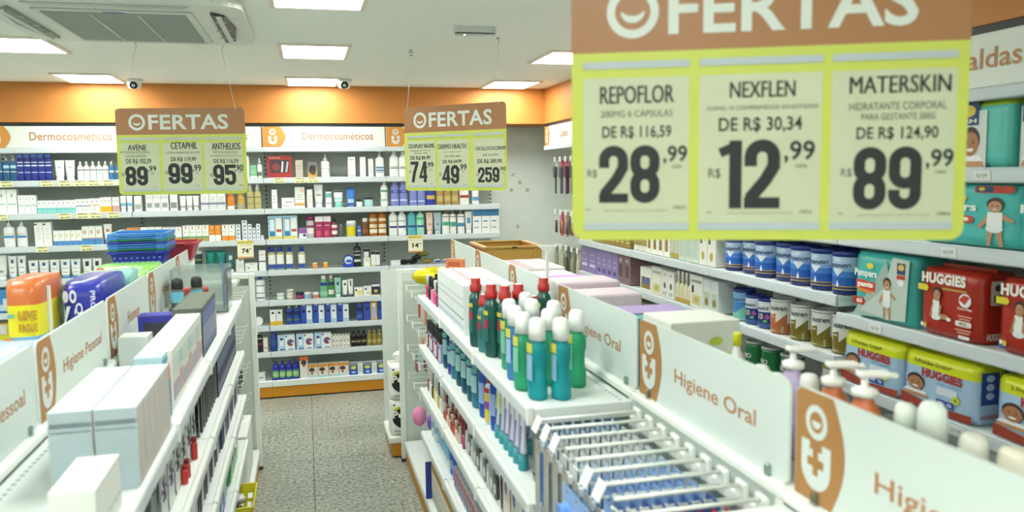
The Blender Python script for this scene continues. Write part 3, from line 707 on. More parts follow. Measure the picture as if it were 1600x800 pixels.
def P_pack(w_, d, h, col, dec=(), sidedec=(), bands=(), name='diaper_pack', cat='diaper pack', n=9, wob=.004, seed=1, kind='film', fin=True, sideprint=None):
    rnd = random.Random(seed); m = MB(); S = 28; rows = 12; vs = []
    for j in range(rows+1):
        t = j/rows; z = h*t; e = (1-abs(2*t-1)**7)**(1/5) if 0 < t < 1 else .0
        e = .80+.20*e if 0 < t < 1 else .78
        for k in range(S):
            a = 2*pi*k/S; ca, sa = cos(a), sin(a); q = (abs(ca)**n+abs(sa)**n)**(-1/n)
            wx = 1+rnd.uniform(-wob, wob); vs.append((w_/2*q*ca*(.985+.015*e)*wx, d/2*q*sa*e*(1+rnd.uniform(-wob, wob)*1.5), z))
    fs = [(j*S+k, j*S+(k+1) % S, (j+1)*S+(k+1) % S, (j+1)*S+k) for j in range(rows) for k in range(S)]
    o = [i for i in range(len(fs))]
    def colof(t):
        for (a, b, c) in bands:
            if a <= t < b: return c
        return col
    by = {}
    for j in range(rows):
        by.setdefault(colof((j+.5)/rows), []).extend(fs[j*S:(j+1)*S])
    by.setdefault(colof(.01), []).append(tuple(range(S))[::-1]); by.setdefault(colof(.99), []).append(tuple(rows*S+k for k in range(S)))
    b0 = len(m.v); m.v += vs
    for c, ff in by.items():
        k = m.mi((c, kind)); 
        for f in ff: m.f.append([i+b0 for i in f]); m.m.append(k); m.sm.append(True)
    if fin: m.box(-w_*.44, w_*.44, -.0015, .0015, h, h+.012, (colof(.99), kind))
    parts = [('wrapper', m)]
    q = MB(); decor(q, dec, w_, h, -d/2-.003) if dec else None
    if dec: parts.append(('front_print', q))
    if sideprint:
        q = MB(); T = Matrix.Translation((w_/2+.004, 0, 0)) @ Matrix.Rotation(pi/2, 4, 'Z')
        t = MB(); decor(t, sideprint, d, h, 0); vs = [T @ Vector(v) for v in t.v]
        q.v = [tuple(v) for v in vs]; q.f = t.f; q.m = t.m; q.mats = t.mats; q.sm = t.sm
        parts.append(('side_print', q))
    return Proto(name, cat, parts)
def P_pouch(w_, h, d, col, dec=(), name='refill_pouch'):
    m = MB(); n = 12; rows = 8; vs = []
    for j in range(rows+1):
        t = j/rows; b = d/2*(1-t)**.5*(.7+.3*sin(pi*t))+.001; a = w_/2*(.95+.05*t)
        for k in range(n): vs.append((a*cos(2*pi*k/n), b*sin(2*pi*k/n), h*t))
    m.add(vs, [(j*n+k, j*n+(k+1) % n, (j+1)*n+(k+1) % n, (j+1)*n+k) for j in range(rows) for k in range(n)]+[tuple(range(n))[::-1], tuple(rows*n+k for k in range(n))], (col, 'foil'), True)
    parts = [('pouch_body', m)]
    if dec: q = MB(); decor(q, dec, w_, h, -d/2*.72-.001); parts.append(('front_print', q))
    return Proto(name, 'pouch', parts)
def P_card(w_, h, dcard, items, name='hanging_pack', cat='hanging pack', cardcol='e9ecec', tophang=None):
    """carded goods hanging from a hook: card plus goods under a clear blister; hangs with its hole at z=0 and the pack below"""
    m = MB(); m.prism(rrect(-w_/2, w_/2, -h, .012, .006, 3), -.0004, .0004, (cardcol, 'paper'))
    m.prism(ell(0, -.001, .007, .003, 10), -.0006, .0006, ('59625f', 'paper'))
    parts = [('card', m)]
    g_ = MB(); items(g_); parts.append(('goods', g_))
    return Proto(name, cat, parts)

# ---------------------------------------------------------------- placing on the back wall
FRONT = BACKY+.022
def bx(px, z, Y):
    py = 400
    for _ in range(3):
        p = at(px, py, Y=Y); d = Vector((p.x, Y, z))-Vector((0, 0, CH)); py = 400-F*d.dot(CU)/d.dot(_f)
    return p.x
def ry_(px, z, X):
    py = 400
    for _ in range(4):
        p = at(px, py, X=X); d = Vector((X, p.y, z))-Vector((0, 0, CH)); py = 400-F*d.dot(CU)/d.dot(_f)
    return p.y
BZ = {1: 1.755, 2: 1.515, 3: 1.275, 4: 1.030, 5: .790, 6: .590, 7: .380, 8: .145}
BN = {1: 'top', 2: 'second', 3: 'third', 4: 'fourth', 5: 'fifth', 6: 'sixth', 7: 'seventh', 8: 'bottom'}
def short(s):
    '''keep a label within sixteen words'''
    for a, b in ((' from left in the row', ' from left'), (' of the row', ''), (' behind the front row', ' back row'), (' back shelf', ' shelf')):
        if len(s.split()) > 16: s = s.replace(a, b)
    return s
def brow(sh, x0, x1, ytop, n, make, desc, where='', deep=1):
    """n goods side by side between pixels x0..x1 on back shelf sh, tops at pixel ytop"""
    z = BZ[sh]; xa = bx(x0, z, FRONT); xb = bx(x1, z, FRONT)
    h = at((x0+x1)/2, ytop, Y=FRONT).z-z; wd = (xb-xa)/n
    p, d = make(wd*.955, h)
    loc = 'on %s back shelf%s' % (BN[sh], where)
    for r_ in range(deep):
        for i in range(n):
            lb = '%s %s%s' % (desc, loc, ordinal(i, n)) if r_ == 0 else '%s %s, behind the front row%s' % (desc, loc, ordinal(i, n))
            p.put((xa+wd*(i+.5), FRONT+d/2+r_*(d+.006), z), 0, short(lb), desc+'s '+loc)
def K(f, *a, depth=None, **k):
    """curry a builder so that it takes width and height"""
    def mk(w_, h):
        if f is P_box: d = depth or min(w_, .05); return P_box(w_, d, h, *a, **k), d
        if f is P_bottle: return P_bottle(w_, h, *a, **k), w_*max(k.get('sy', .65), .5)
        if f is P_tube: return P_tube(w_, h, *a, **k), w_*.6
        if f is P_jar: return P_jar(w_, h, *a, **k), w_
        if f is P_pouch: return P_pouch(w_, h, .05, *a, **k), .05
        if f is P_pack: return P_pack(w_, depth or .1, h, *a, **k), depth or .1
    return mk
B_, J_, X_, T_ = P_bottle, P_jar, P_box, P_tube
G = '8f9894'
def lines(z0=.2, z1=.6, n=3, c=G, a=.2, b=.8): return [(a, b-.1*(i % 2), z0+(z1-z0)*i/n, z0+(z1-z0)*i/n+.025, c) for i in range(n)]
def txl(z, c='59625f', a=.2, b=.8, h=.05): return [(a, b, z, z+h, c)]

# ================================================================ back wall, top shelf
brow(1, -8, 5, 243, 1, K(B_, '1e4f7c', 'e8ecea', capform='pump', hc=.2, cw=.4, lab=[(.35, .4, 'dfe8ee'), (.42, .7, '2a6a9a')]), 'teal blue bottle with white pump', ', far left')
brow(1, 5, 27, 243, 2, K(B_, '1f5580', 'cfd6d8', capform='pump', hc=.2, cw=.4, lab=[(.35, .38, 'dfe8ee'), (.5, .62, 'a9c8da')]), 'clear blue bottle with pale pump')
brow(1, 27, 82, 241, 5, K(B_, '20287e', '5a78d8', hc=.13, cw=.9, sh=.06, lab=[(.1, .7, '1c2a8a'), (.30, .33, 'b8c4e8'), (.55, .60, 'c8d4f0'), (.68, .71, 'd8e0f4')]), 'navy bottle with light blue cap')
brow(1, 85, 118, 250, 2, K(T_, 'e9edec', 'dfe5e4', bands=[(.42, .45, '8fc0cc', .8), (.6, .66, '8a8f8e', .3)]), 'white tube with thin teal stripe')
brow(1, 121, 170, 252, 5, K(B_, 'eceeec', 'f2f2ee', capform='taper', hc=.22, cw=.5, sh=.12, lab=[(.3, .33, '8fb8c4'), (.5, .58, '7d8583')]), 'small white spray bottle')
brow(1, 171, 179, 252, 1, K(B_, '2b6aa4', 'eef0ee', capform='taper', hc=.2, cw=.5, lab=[(.4, .5, 'dfe9f2')]), 'small blue spray bottle')
brow(1, 181, 205, 252, 2, K(B_, '2b6aa4', 'eef0ee', capform='taper', hc=.2, cw=.5, lab=[(.4, .5, 'dfe9f2')]), 'small blue spray bottle', ' partly behind the sign')
brow(1, 386, 390, 244, 1, K(X_, 'eef0ec', side=[(.1, .2, 'c9d4d0')]), 'narrow white box', ' right of the hanging sign')
brow(1, 391, 402, 258, 1, K(X_, '7fb98c', [(0, 1, 0, .14, 'e8ece8'), ]+lines(.4, .7, 2, 'dfeee0')), 'green carton')
brow(1, 402, 410, 247, 1, K(B_, 'dfe5e2', 'c3cdd0', capform='drop', hc=.3, cw=.6, lab=[(.1, .3, '6a706c')]), 'slim white dropper bottle')
brow(1, 417, 458, 243, 1, K(X_, '9c2f2a', [(.12, .88, .22, .80, '40363a'), ('e', .35, .48, .16, .18, '7c3a3e'), ('p', [(.55, .25), (.62, .25), (.66, .72), (.6, .75)], 'c8ccd0'), ('p', [(.72, .25), (.80, .25), (.86, .70), (.8, .74)], 'a8b0b4'), ('t', 'EUDORA', .1, .55, .85, .94, 'dcae9e', .01)], depth=.07, name='gift_box'), 'wide red gift box with clear window')
brow(1, 462, 474, 250, 1, K(X_, 'b4a89a', lines(.5, .8, 2, '8a7f72')), 'beige carton')
brow(1, 481, 496, 253, 1, K(X_, 'b98a4a', [(0, 1, .6, 1, '6e6a66'), ('e', .5, .5, .4, .3, '2e3134'), ('e', .6, .3, .25, .14, '3c3f44')]), 'small dark patterned carton')
brow(1, 502, 516, 240, 1, K(B_, 'eceeea', 'dfe2df', capform='drop', hc=.3, cw=.45, sh=.08, sy=1, lab=[(.2, .22, 'a0a6a2'), (.35, .37, 'a0a6a2'), (.5, .52, 'a0a6a2')]), 'white round dispenser bottle')
brow(1, 544, 556, 245, 1, K(X_, 'eceeea', [(0, 1, .02, .08, 'b4bab6'), (.2, .8, .84, .88, '78b0a0')]), 'tall white carton')
brow(1, 563, 572, 245, 1, K(X_, 'eceae6', lines(.3, .8, 3, 'b8a8a4')), 'slim white carton')
brow(1, 576, 584, 248, 1, K(X_, 'ece8e6', lines(.2, .7, 3, 'a8787c')), 'short slim white carton')
brow(1, 587, 601, 236, 1, K(B_, 'e9ecea', 'e3e7e6', capform='pump', hc=.2, cw=.4, lab=[(.14, .38, '4a7a9c'), (.16, .2, 'e0e8ee'), (.27, .31, 'e0e8ee')]), 'white pump bottle with blue label')
brow(1, 609, 638, 236, 2, K(B_, 'ecefec', 'e0e4e2', capform='dome', hc=.12, cw=.4, sh=.2, lab=[(.30, .34, '5d6d70'), (.36, .39, '9aa8b0')]), 'white lotion bottle')
brow(1, 700, 730, 240, 2, K(B_, 'e6e9e6', 'cfd6d8', hc=.12, cw=.4, lab=[(.3, .4, '7fa8b8')]), 'white bottle', ' behind the turned sign')
# second shelf
brow(2, -20, 28, 296, 3, K(X_, 'ebefed', [(.1, .9, .38, .42, '7fc4c4'), ('e', .5, .75, .12, .08, 'a8b0ae')]), 'tall white carton with teal line', ', far left')
brow(2, 29, 58, 305, 3, K(X_, 'ebefed', [(.1, .9, .42, .47, '6fc0bc'), (.4, .55, .75, .85, '9aa29e')]), 'white carton with teal stripe')
brow(2, 59, 119, 313, 8, K(X_, 'ebefed', [(0, 1, .0, .42, '74c6c2'), (.1, .9, .12, .2, 'a8dcd8'), (.35, .6, .72, .84, '9aa29e')]), 'small white carton with teal base')
brow(2, 119, 141, 311, 3, K(X_, 'ebeeec', [(0, 1, .46, .52, '4a4a92'), (.35, .6, .72, .84, '8a928e')]+lines(.15, .35, 2)), 'small white carton with purple stripe')
brow(2, 141, 157, 310, 2, K(X_, 'ebeeec', [(0, 1, .50, .56, 'dca83c'), (.35, .6, .72, .84, '8a928e')]+lines(.15, .35, 2)), 'small white carton with ochre stripe')
brow(2, 157, 175, 308, 3, K(X_, 'ecece8', [(0, 1, 0, .38, 'e2b01e'), (.3, .6, .7, .8, '8a928e')]), 'white carton with yellow base')
brow(2, 176, 187, 308, 2, K(X_, 'ecece8', [(0, 1, 0, .42, 'c89a94'), (.3, .6, .7, .8, '8a928e')]), 'white carton with pink base')
brow(2, 188, 208, 306, 2, K(T_, 'e9edec', 'eef0ee', bands=[(.35, .55, '6ab0d0', .9)]), 'white tube with blue middle')
brow(2, 210, 222, 306, 1, K(X_, 'dfe3e0', [(.1, .9, .15, .45, 'a0a8a6')]), 'white and grey carton', ', left piece')
brow(2, 228, 264, 304, 3, K(X_, 'eceeec', [(.15, .85, .2, .5, '969e9c'), (0, 1, .72, .95, 'd0d4d2')]), 'white carton with grey square')
brow(2, 266, 278, 303, 1, K(X_, 'e6eae8', [(.1, .9, .15, .5, '88908e')]), 'white and grey carton', ', right piece')
brow(2, 281, 312, 306, 3, K(T_, 'e9ebe8', 'eceeec', bands=[(.2, .35, 'b0b4b2', .9)]), 'white tube with grey band')
brow(2, 314, 353, 302, 3, K(X_, 'eceeec', [(0, 1, .32, .44, '7a7f9a'), (0, 1, 0, .32, 'd6dadb')]+lines(.5, .85, 3)), 'white carton with dusk blue stripe')
brow(2, 355, 367, 303, 1, K(B_, 'd9822a', 'd9822a', hc=.12, cw=.8, lab=[(0.02, .22, 'e9ece8')]), 'orange bottle with white base')
brow(2, 371, 383, 303, 1, K(B_, 'c8a24a', 'c8a24a', hc=.12, cw=.8, lab=[(.1, .3, '99a09a')]), 'amber oil bottle')
brow(2, 386, 409, 288, 2, K(B_, 'bcae72', 'e8ebe6', capform='taper', hc=.26, cw=.6, sh=.1, lab=[(.2, .24, '8a8f70'), (.45, .5, '7a7f5a')]), 'yellow oil spray bottle')
brow(2, 425, 434, 296, 1, K(X_, 'eef0ec', lines(.3, .8, 3)), 'slim white carton', ' left of the low box')
brow(2, 440, 461, 309, 1, K(X_, 'ebeeec', [(.3, .8, .55, .62, 'a06a74'), (.1, .6, .2, .25, G)], depth=.05), 'low wide white carton')
brow(2, 461, 477, 292, 1, K(X_, 'e8ecea', [(0, 1, .12, .22, 'e0a030'), ('e', .75, .8, .2, .08, 'e8b890')]+lines(.4, .7, 3)), 'white carton with orange base line')
brow(2, 480, 489, 296, 1, K(X_, 'efeeea', lines(.3, .8, 3, 'a89a98')), 'cream slim carton')
brow(2, 491, 506, 288, 1, K(T_, 'e6eae6', 'd8dedc', bands=[(.5, .6, '9aa8a4', .6)]), 'tall white crimped tube')
brow(2, 509, 519, 296, 1, K(B_, 'e6ecea', '3a4242', hc=.12, cw=.9, sh=.02, lab=[(.55, .8, '6ab4a8'), (.2, .25, G)]), 'white and teal bottle with black cap')
brow(2, 521, 537, 298, 1, K(T_, 'e9eeea', '6ac0b0', hc=.3, bands=[(.9, .985, '2e3434', .95), (.45, .6, '9ad0c4', .8)]), 'white tube with mint cap')
brow(2, 541, 556, 293, 1, K(T_, '3d78cc', '3a62b8', hc=.14, bands=[(.2, .4, 'a8c8ec', .8), (.9, .98, '2a4ea0', .95)]), 'bright blue tube')
brow(2, 557, 567, 311, 1, K(J_, 'dfe4e2', '2c3434'), 'tiny white jar with black lid')
brow(2, 569, 584, 308, 1, K(J_, '8cc4cc', '2c3838', band='a8d4d8', hl=.25), 'pale teal jar with black lid')
brow(2, 595, 607, 284, 1, K(B_, 'e6ebe6', 'e6ebe6', capform='dome', hc=.1, cw=.5, sh=.18, waist=.08, lab=[(.58, .66, '5a9a7c'), (.2, .3, 'a8c8b4')]), 'white curvy bottle with green mark')
brow(2, 611, 638, 283, 2, K(B_, '7c86cc', '8a94d6', capform='dome', hc=.08, cw=.7, sh=.2, waist=.05, lab=[(.52, .62, '24348a'), (.2, .26, 'd0d4f0')], txt=('NIVEA', .55, .59, 'e8ecf8')), 'tall lilac lotion bottle')
brow(2, 640, 665, 292, 2, K(B_, '7c86cc', '8a94d6', capform='dome', hc=.08, cw=.7, sh=.2, lab=[(.2, .26, 'd0d4f0')]), 'shorter lilac lotion bottle')
brow(2, 666, 681, 290, 1, K(B_, '2e3aa0', '2e3aa0', capform='dome', hc=.08, cw=.7, lab=[(.3, .5, 'c8a850')]), 'royal blue bottle with gold mark')
brow(2, 682, 717, 292, 3, K(B_, 'a48a4c', '8a7238', hc=.12, cw=.6, lab=[(.2, .5, 'c0aa6a')]), 'golden oil bottle')
brow(2, 718, 734, 290, 1, K(B_, 'e6e4e0', 'dcdcd8', hc=.1, cw=.6, lab=[(.35, .5, 'a03a34')]), 'white bottle with red label')
brow(2, 738, 749, 290, 1, K(B_, 'e4e8ec', 'dfe4e8', hc=.1, cw=.6, lab=[(.2, .4, '5a92c4')]), 'white bottle with blue label')
# third shelf
brow(3, 5, 24, 346, 1, K(B_, 'e6eae9', 'e2e6e6', capform='drop', hc=.16, cw=.34, sh=.16, lab=[(.35, .45, '5a92c8'), (.5, .53, 'd8b080')]), 'white shampoo bottle with blue band', ', left piece')
brow(3, 26, 43, 346, 1, K(B_, 'e6eae9', 'e2e6e6', capform='drop', hc=.16, cw=.34, sh=.16, lab=[(.35, .45, '5a92c8'), (.5, .53, 'd8b080')]), 'white shampoo bottle with blue band', ', right piece')
brow(3, 55, 82, 347, 2, K(X_, 'eceeea', [(0, .35, .88, .93, '2e3436')]+lines(.3, .8, 5, 'c0c6c2')), 'plain tall white carton')
brow(3, 84, 129, 360, 5, K(X_, 'eceeea', [(0, 1, 0, .30, '4a88c4'), ('e', .35, .68, .22, .10, 'c8b84a'), ('e', .35, .68, .12, .06, 'eceeea')]), 'small carton with blue base')
brow(3, 129, 161, 353, 3, K(X_, 'eceeea', [(0, 1, 0, .33, '4a88c4'), (0, 1, .33, .37, 'd89040'), ('e', .4, .68, .24, .10, 'c08a2e'), ('e', .4, .68, .12, .05, 'eceeea')]), 'carton with blue base and ochre ring')
brow(3, 162, 176, 350, 1, K(T_, 'eceeea', '3a78c0', bands=[(.6, .75, 'c07a3a', .4)]), 'white tube with orange dot')
brow(3, 186, 198, 359, 1, K(X_, 'e8eaea', lines(.4, .8, 2)), 'low white carton', ' left of the orange lids')
brow(3, 199, 219, 356, 2, K(X_, 'e8eaea', [(0, 1, .7, 1, 'e08a30')]), 'low carton with orange top')
brow(3, 220, 254, 355, 3, K(X_, 'eceeec', [(.1, .9, .6, .64, G)]), 'plain low white carton')
brow(3, 255, 285, 355, 3, K(X_, 'eceeec', [(0, 1, 0, .25, 'dc8a2a'), (0, 1, .25, .32, '5a9a5a'), (.4, .55, .75, .9, 'd07030')]), 'white carton with orange base and green line', ' left')
brow(3, 286, 327, 352, 4, K(X_, 'eceeea', [(0, 1, 0, .25, 'a89a5a'), (0, 1, .25, .32, '4f9a62'), (.42, .56, .76, .95, 'cc6a34'), (.2, .6, .55, .58, G)]), 'white carton with olive base and green line')
brow(3, 327, 346, 352, 2, K(X_, 'e58a24', [(0, 1, 0, .38, 'eceeea'), (.42, .56, .76, .95, 'f0e0c0'), (.2, .7, .55, .58, 'f6d8a8')]), 'orange carton with white base')
brow(3, 347, 368, 351, 2, K(X_, 'eceeea', [(0, 1, 0, .30, 'e8922c'), (.42, .56, .76, .95, 'cc6a34'), (.2, .6, .55, .58, G)]), 'white carton with orange base')
for (a, b, n_) in ((369, 376, 4), (379, 387, 5), (388, 394, 4), (395, 400, 3), (401, 407, 4), (408, 412, 1)):
    z = BZ[3]; xa = bx(a, z, FRONT); xb = bx(b, z, FRONT); hh = (at(390, 344, Y=FRONT).z-z)/5
    for q in range(n_):
        pb = P_box(xb-xa, .035, hh*.97, 'e9edf0', [(.25, .75, .35, .7, '5a8ab4')], name='small_carton')
        nm = {369: 'first', 379: 'second', 388: 'third', 395: 'fourth', 401: 'fifth', 408: 'last'}[a]
        pb.put(((xa+xb)/2, FRONT+.02, z+q*hh), 0, 'tiny white and blue carton in %s stack right of orange cartons, %s from bottom' % (nm, NTH[q+1]), 'stacked tiny cartons on the third back shelf')
brow(3, 419, 466, 337, 2, K(X_, 'a8d0e4', [(.08, .48, .12, .9, '5f9cc0'), (.12, .44, .35, .85, 'dfe9ea'), (.12, .44, .12, .3, '3a7ab0'), (.56, .94, .12, .9, 'eceae2'), (.58, .92, .3, .42, 'c0542e'), (0, 1, 0, .11, 'd8cc6a')], depth=.06, name='sunscreen_set'), 'sunscreen twin set in light blue box')
brow(3, 467, 480, 357, 1, K(X_, 'e4e0ea', [(0, 1, .5, 1, '8a5aa0'), ('e', .7, .3, .2, .15, '503a7a')], depth=.05), 'low purple and white carton')
brow(3, 479, 492, 339, 1, K(B_, 'b8b0ae', '8e2a66', hc=.16, cw=.95, sh=.05, lab=[(.2, .45, 'e8e0e0'), (.5, .6, '8e2a66')]), 'clear bottle with magenta cap')
brow(3, 493, 518, 338, 2, K(X_, 'a02a58', [(0, 1, .75, 1, 'e6dfe2'), (.2, .8, .55, .6, 'e0a0b8'), ('e', .4, .2, .3, .14, 'd04a70')]), 'magenta carton with white top')
brow(3, 518, 528, 341, 1, K(B_, '7a2a40', '3e4444', hc=.2, cw=.5, lab=[(.15, .65, 'ece4e6'), (.35, .5, 'a03a54')]), 'dark red bottle with white label')
brow(3, 530, 536, 350, 1, K(B_, '59605e', '8a908e', hc=.3, cw=.6), 'tiny grey bottle')
brow(3, 541, 558, 345, 1, K(J_, 'e3dd6a', 'f0f0ec', band='dccf30', hl=.35), 'clear jar with yellow label')
brow(3, 559, 564, 353, 1, K(X_, '3a6ac0', [(0, 1, .5, .6, 'e8ecf0')]), 'thin blue carton')
brow(3, 565, 577, 341, 1, K(B_, '6a3f24', 'ece9e4', hc=.22, cw=.75, sh=.08, lab=[(.2, .4, '8a5a30')]), 'brown bottle with white cap')
brow(3, 577, 605, 330, 2, K(B_, 'a8641c', 'c88a3a', hc=.07, cw=.6, sh=.1, sy=.8, lab=[(.12, .28, 'e0d8c8'), (.34, .48, 'dccaa8'), (.6, .72, 'd8c8a4')], kind='gloss'), 'tall amber bottle with white labels')
brow(3, 608, 636, 329, 2, K(B_, 'e9ecea', 'e2e6e4', capform='dome', hc=.1, cw=.5, sh=.16, lab=[(.3, .38, '2e3c7a'), (.55, .6, 'a8b0ae')]), 'white lotion bottle with navy band')
brow(3, 637, 651, 328, 1, K(B_, '5ab0c0', '6ab8c6', capform='dome', hc=.1, cw=.5, sh=.16, lab=[(.3, .38, '2e4c7a')]), 'teal lotion bottle')
brow(3, 651, 664, 328, 1, K(B_, '9ad8c0', 'a4dcc6', capform='pump', hc=.12, cw=.4, sh=.14, lab=[(.3, .38, '3a4a9a'), (.6, .7, '5ab880')]), 'mint lotion bottle with pump')
brow(3, 666, 678, 332, 1, K(T_, 'e8cabc', 'dcc0b4', bands=[(.4, .5, 'c09a8c', .4)]), 'pale pink tube')
brow(3, 678, 691, 332, 1, K(T_, 'a8c4cc', '9ab4c0', bands=[(.4, .5, '7a98a4', .4)]), 'pale blue grey tube')
brow(3, 691, 703, 328, 1, K(B_, 'e6e8e0', 'a8a080', capform='pump', hc=.16, cw=.36, sh=.05, lab=[(.35, .5, '4aa89a'), (.7, .73, '5a6260')]), 'white pump bottle with teal dot', ', left piece')
brow(3, 703, 714, 328, 1, K(B_, 'e6e8e0', 'a8a080', capform='pump', hc=.16, cw=.36, sh=.05, lab=[(.3, .5, '3aa890'), (.7, .73, '5a6260')]), 'white pump bottle with green dot')
brow(3, 715, 727, 328, 1, K(B_, 'e6e8e6', 'a8a080', capform='pump', hc=.16, cw=.36, sh=.05, lab=[(.3, .45, '4a88b8'), (.7, .73, '2a3230')]), 'white pump bottle with blue mark')
brow(3, 727, 739, 330, 1, K(T_, 'e9ecea', 'dfe3e2', bands=[(.45, .7, '4a90c8', .5)]), 'white tube with large blue mark')
brow(3, 739, 780, 325, 3, K(X_, 'eceeec', [(0, 1, .68, 1, '3d82b8'), (.15, .7, .45, .5, '4a88b4'), (.1, .7, .2, .24, G)], depth=.06), 'tall white carton with blue top')
# fourth shelf
brow(4, -6, 12, 398, 1, K(T_, 'e3e8e6', 'd4dad8', bands=[(.3, .4, G, .4)]), 'wide white tube', ', far left')
brow(4, 13, 42, 400, 2, K(T_, 'e6eae8', '4a8ac0', hc=.12, bands=[(.7, .85, '3a6a94', .3), (.5, .54, G, .5), (.3, .34, G, .5)]), 'white tube with dark blue star and blue cap')
brow(4, 44, 127, 406, 5, K(T_, 'e6eae8', '4a8ac0', hc=.13, bands=[(.7, .86, '2f62a4', .34), (.5, .54, '9ab0c0', .6), (.3, .34, G, .5)]), 'white tube with blue splash and blue cap')
brow(4, 129, 160, 404, 2, K(T_, 'e6eae8', 'd8dedc', hc=.12, bands=[(.6, .85, '2e3434', .4), (.3, .34, G, .5)]), 'white tube with black splash')
brow(4, 305, 317, 387, 1, K(B_, '12343a', 'dfe6e0', capform='pump', hc=.2, cw=.45, sh=.05, lab=[(.2, .24, '9ab8b0'), (.5, .54, 'a8a050'), (.75, .85, 'b8ccc8')]), 'dark green pump bottle')
brow(4, 322, 354, 392, 2, K(P_pouch, '157a70', [('e', .6, .25, .1, .05, '8ac8c0'), (.45, .8, .12, .15, '7ac0b8')]), 'glossy green refill pouch')
brow(4, 355, 367, 396, 1, K(T_, '1f6a60', 'e3e8e4', hc=.14, bands=[(.65, .88, 'b8d0cc', .5), (.3, .34, '7ab0a8', .5)]), 'green tube with white cap')
brow(4, 369, 382, 405, 1, K(X_, 'e6eae8', [(.42, .58, .85, 1, '5a8a98')]+lines(.3, .7, 3)), 'small white carton', ' right of the green tube')
brow(4, 383, 403, 411, 1, K(X_, 'e9ecea', [(.2, .35, .3, .45, '5a6260'), (.4, .8, .8, .86, G)], depth=.05), 'low white carton', ' under the price card')
brow(4, 405, 416, 391, 1, K(X_, 'e9eceb', [(0, 1, .42, .48, '5a3a84'), (.2, .8, .75, .8, 'd8b090')]), 'tall white carton with purple band')
brow(4, 419, 445, 386, 2, K(B_, '9fb4b0', '2440b0', hc=.2, cw=.6, sh=.08, kind='gloss', lab=[(.26, .68, 'e9ebe4'), (.66, .70, 'e0b840'), (.06, .24, '2e4ca0')]), 'clear toner bottle with blue cap')
brow(4, 447, 459, 386, 1, K(B_, '9fb4b0', '2440b0', hc=.2, cw=.6, sh=.08, kind='gloss', lab=[(.26, .68, 'e9ebe4'), (.66, .70, 'e0b840'), (.06, .24, '2e4ca0')]), 'clear toner bottle with blue cap', ', third')
brow(4, 466, 478, 386, 1, K(B_, '9fb4b0', '2440b0', hc=.2, cw=.6, sh=.08, kind='gloss', lab=[(.26, .68, 'e9ebe4'), (.66, .70, 'e0b840'), (.06, .24, '2e4ca0')]), 'clear toner bottle with blue cap', ', set apart on the right')
brow(4, 488, 497, 411, 1, K(J_, 'e09a4a', 'f0c890', hl=.3), 'small orange jar', ', left one')
brow(4, 505, 513, 410, 1, K(J_, 'dc9a30', 'f0d080', hl=.3), 'small yellow orange jar', ', right one')
# round blue tin standing on its edge in a stand
z = BZ[4]; xc = (bx(537, z, FRONT)+bx(553, z, FRONT))/2
t = thing('display_tin', 'round blue and white tin on a blue stand, fourth back shelf', 'tin', (xc, FRONT+.03, z))
MB().box(-.042, .042, -.02, .03, 0, .025, ('2440b0', 'plastic'), .003).build('stand', t)
q = MB(); Td = Matrix.Translation((0, -.004, .055)) @ Matrix.Rotation(pi/2, 4, 'X'); q.lathe([(.038, -.012), (.042, -.008), (.042, .008), (.038, .012)], ('2c50b4', 'gloss'), 22, T=Td); q.build('tin', t)
q = MB(); q.flat(ell(0, .055, .032, .032, 20), -.0165, ('d8e4f0', 'paper')); q.flat(ell(.004, .048, .026, .014, 16), -.0168, ('3a62c0', 'paper')); q.build('tin_print', t)
brow(4, 553, 565, 378, 1, K(B_, '14181a', '14181a', capform='drop', hc=.18, cw=.35, sh=.06, sy=.8, lab=[(.2, .3, 'c8cccc'), (.45, .5, 'a8acac'), (.6, .64, 'a8acac')]), 'tall black bottle with pointed cap')
brow(4, 568, 579, 389, 1, K(X_, 'e6e8e4', [(0, 1, .85, 1, '22282a'), (.8, 1, .5, .85, '22282a'), (0, .1, .5, .85, '22282a')]+lines(.3, .7, 3)), 'white carton with black top', ', tallest')
brow(4, 580, 587, 393, 1, K(X_, 'e6e8e4', [(0, 1, .8, 1, '22282a'), (0, 1, 0, .1, 'd8c85a')]), 'narrow carton with black top and yellow base')
brow(4, 587, 594, 393, 1, K(X_, 'e6e8e4', [(0, 1, .8, 1, '22282a'), (0, 1, 0, .08, '5a62a0')]), 'narrow carton with black top and violet base')
brow(4, 611, 626, 407, 1, K(X_, 'dfe5e2', [(0, 1, .75, .8, 'b8c0bc')], depth=.05), 'low plain white tray carton')
def P_flow(w_, h, col, name='flow_pack', dec=()):
    m = MB(); n = 12; vs = []
    for j in range(9):
        t = j/8; e = max(.05, sin(pi*t)**.4)
        for k in range(n): vs.append((w_*(t-.5), h*.5*e*cos(2*pi*k/n)*(.9+.2*random.random()), h*.5+h*.5*e*sin(2*pi*k/n)*(.8+.2*random.random())))
    m.add(vs, [(j*n+k, (j+1)*n+k, (j+1)*n+(k+1) % n, j*n+(k+1) % n) for j in range(8) for k in range(n)]+[tuple(range(n)), tuple(8*n+k for k in range(n))[::-1]], (col, 'foil'), True)
    parts = [('wrapper', m)]
    if dec: q = MB(); decor(q, dec, w_, h, -h*.56); parts.append(('front_print', q))
    return Proto(name, 'pack', parts)
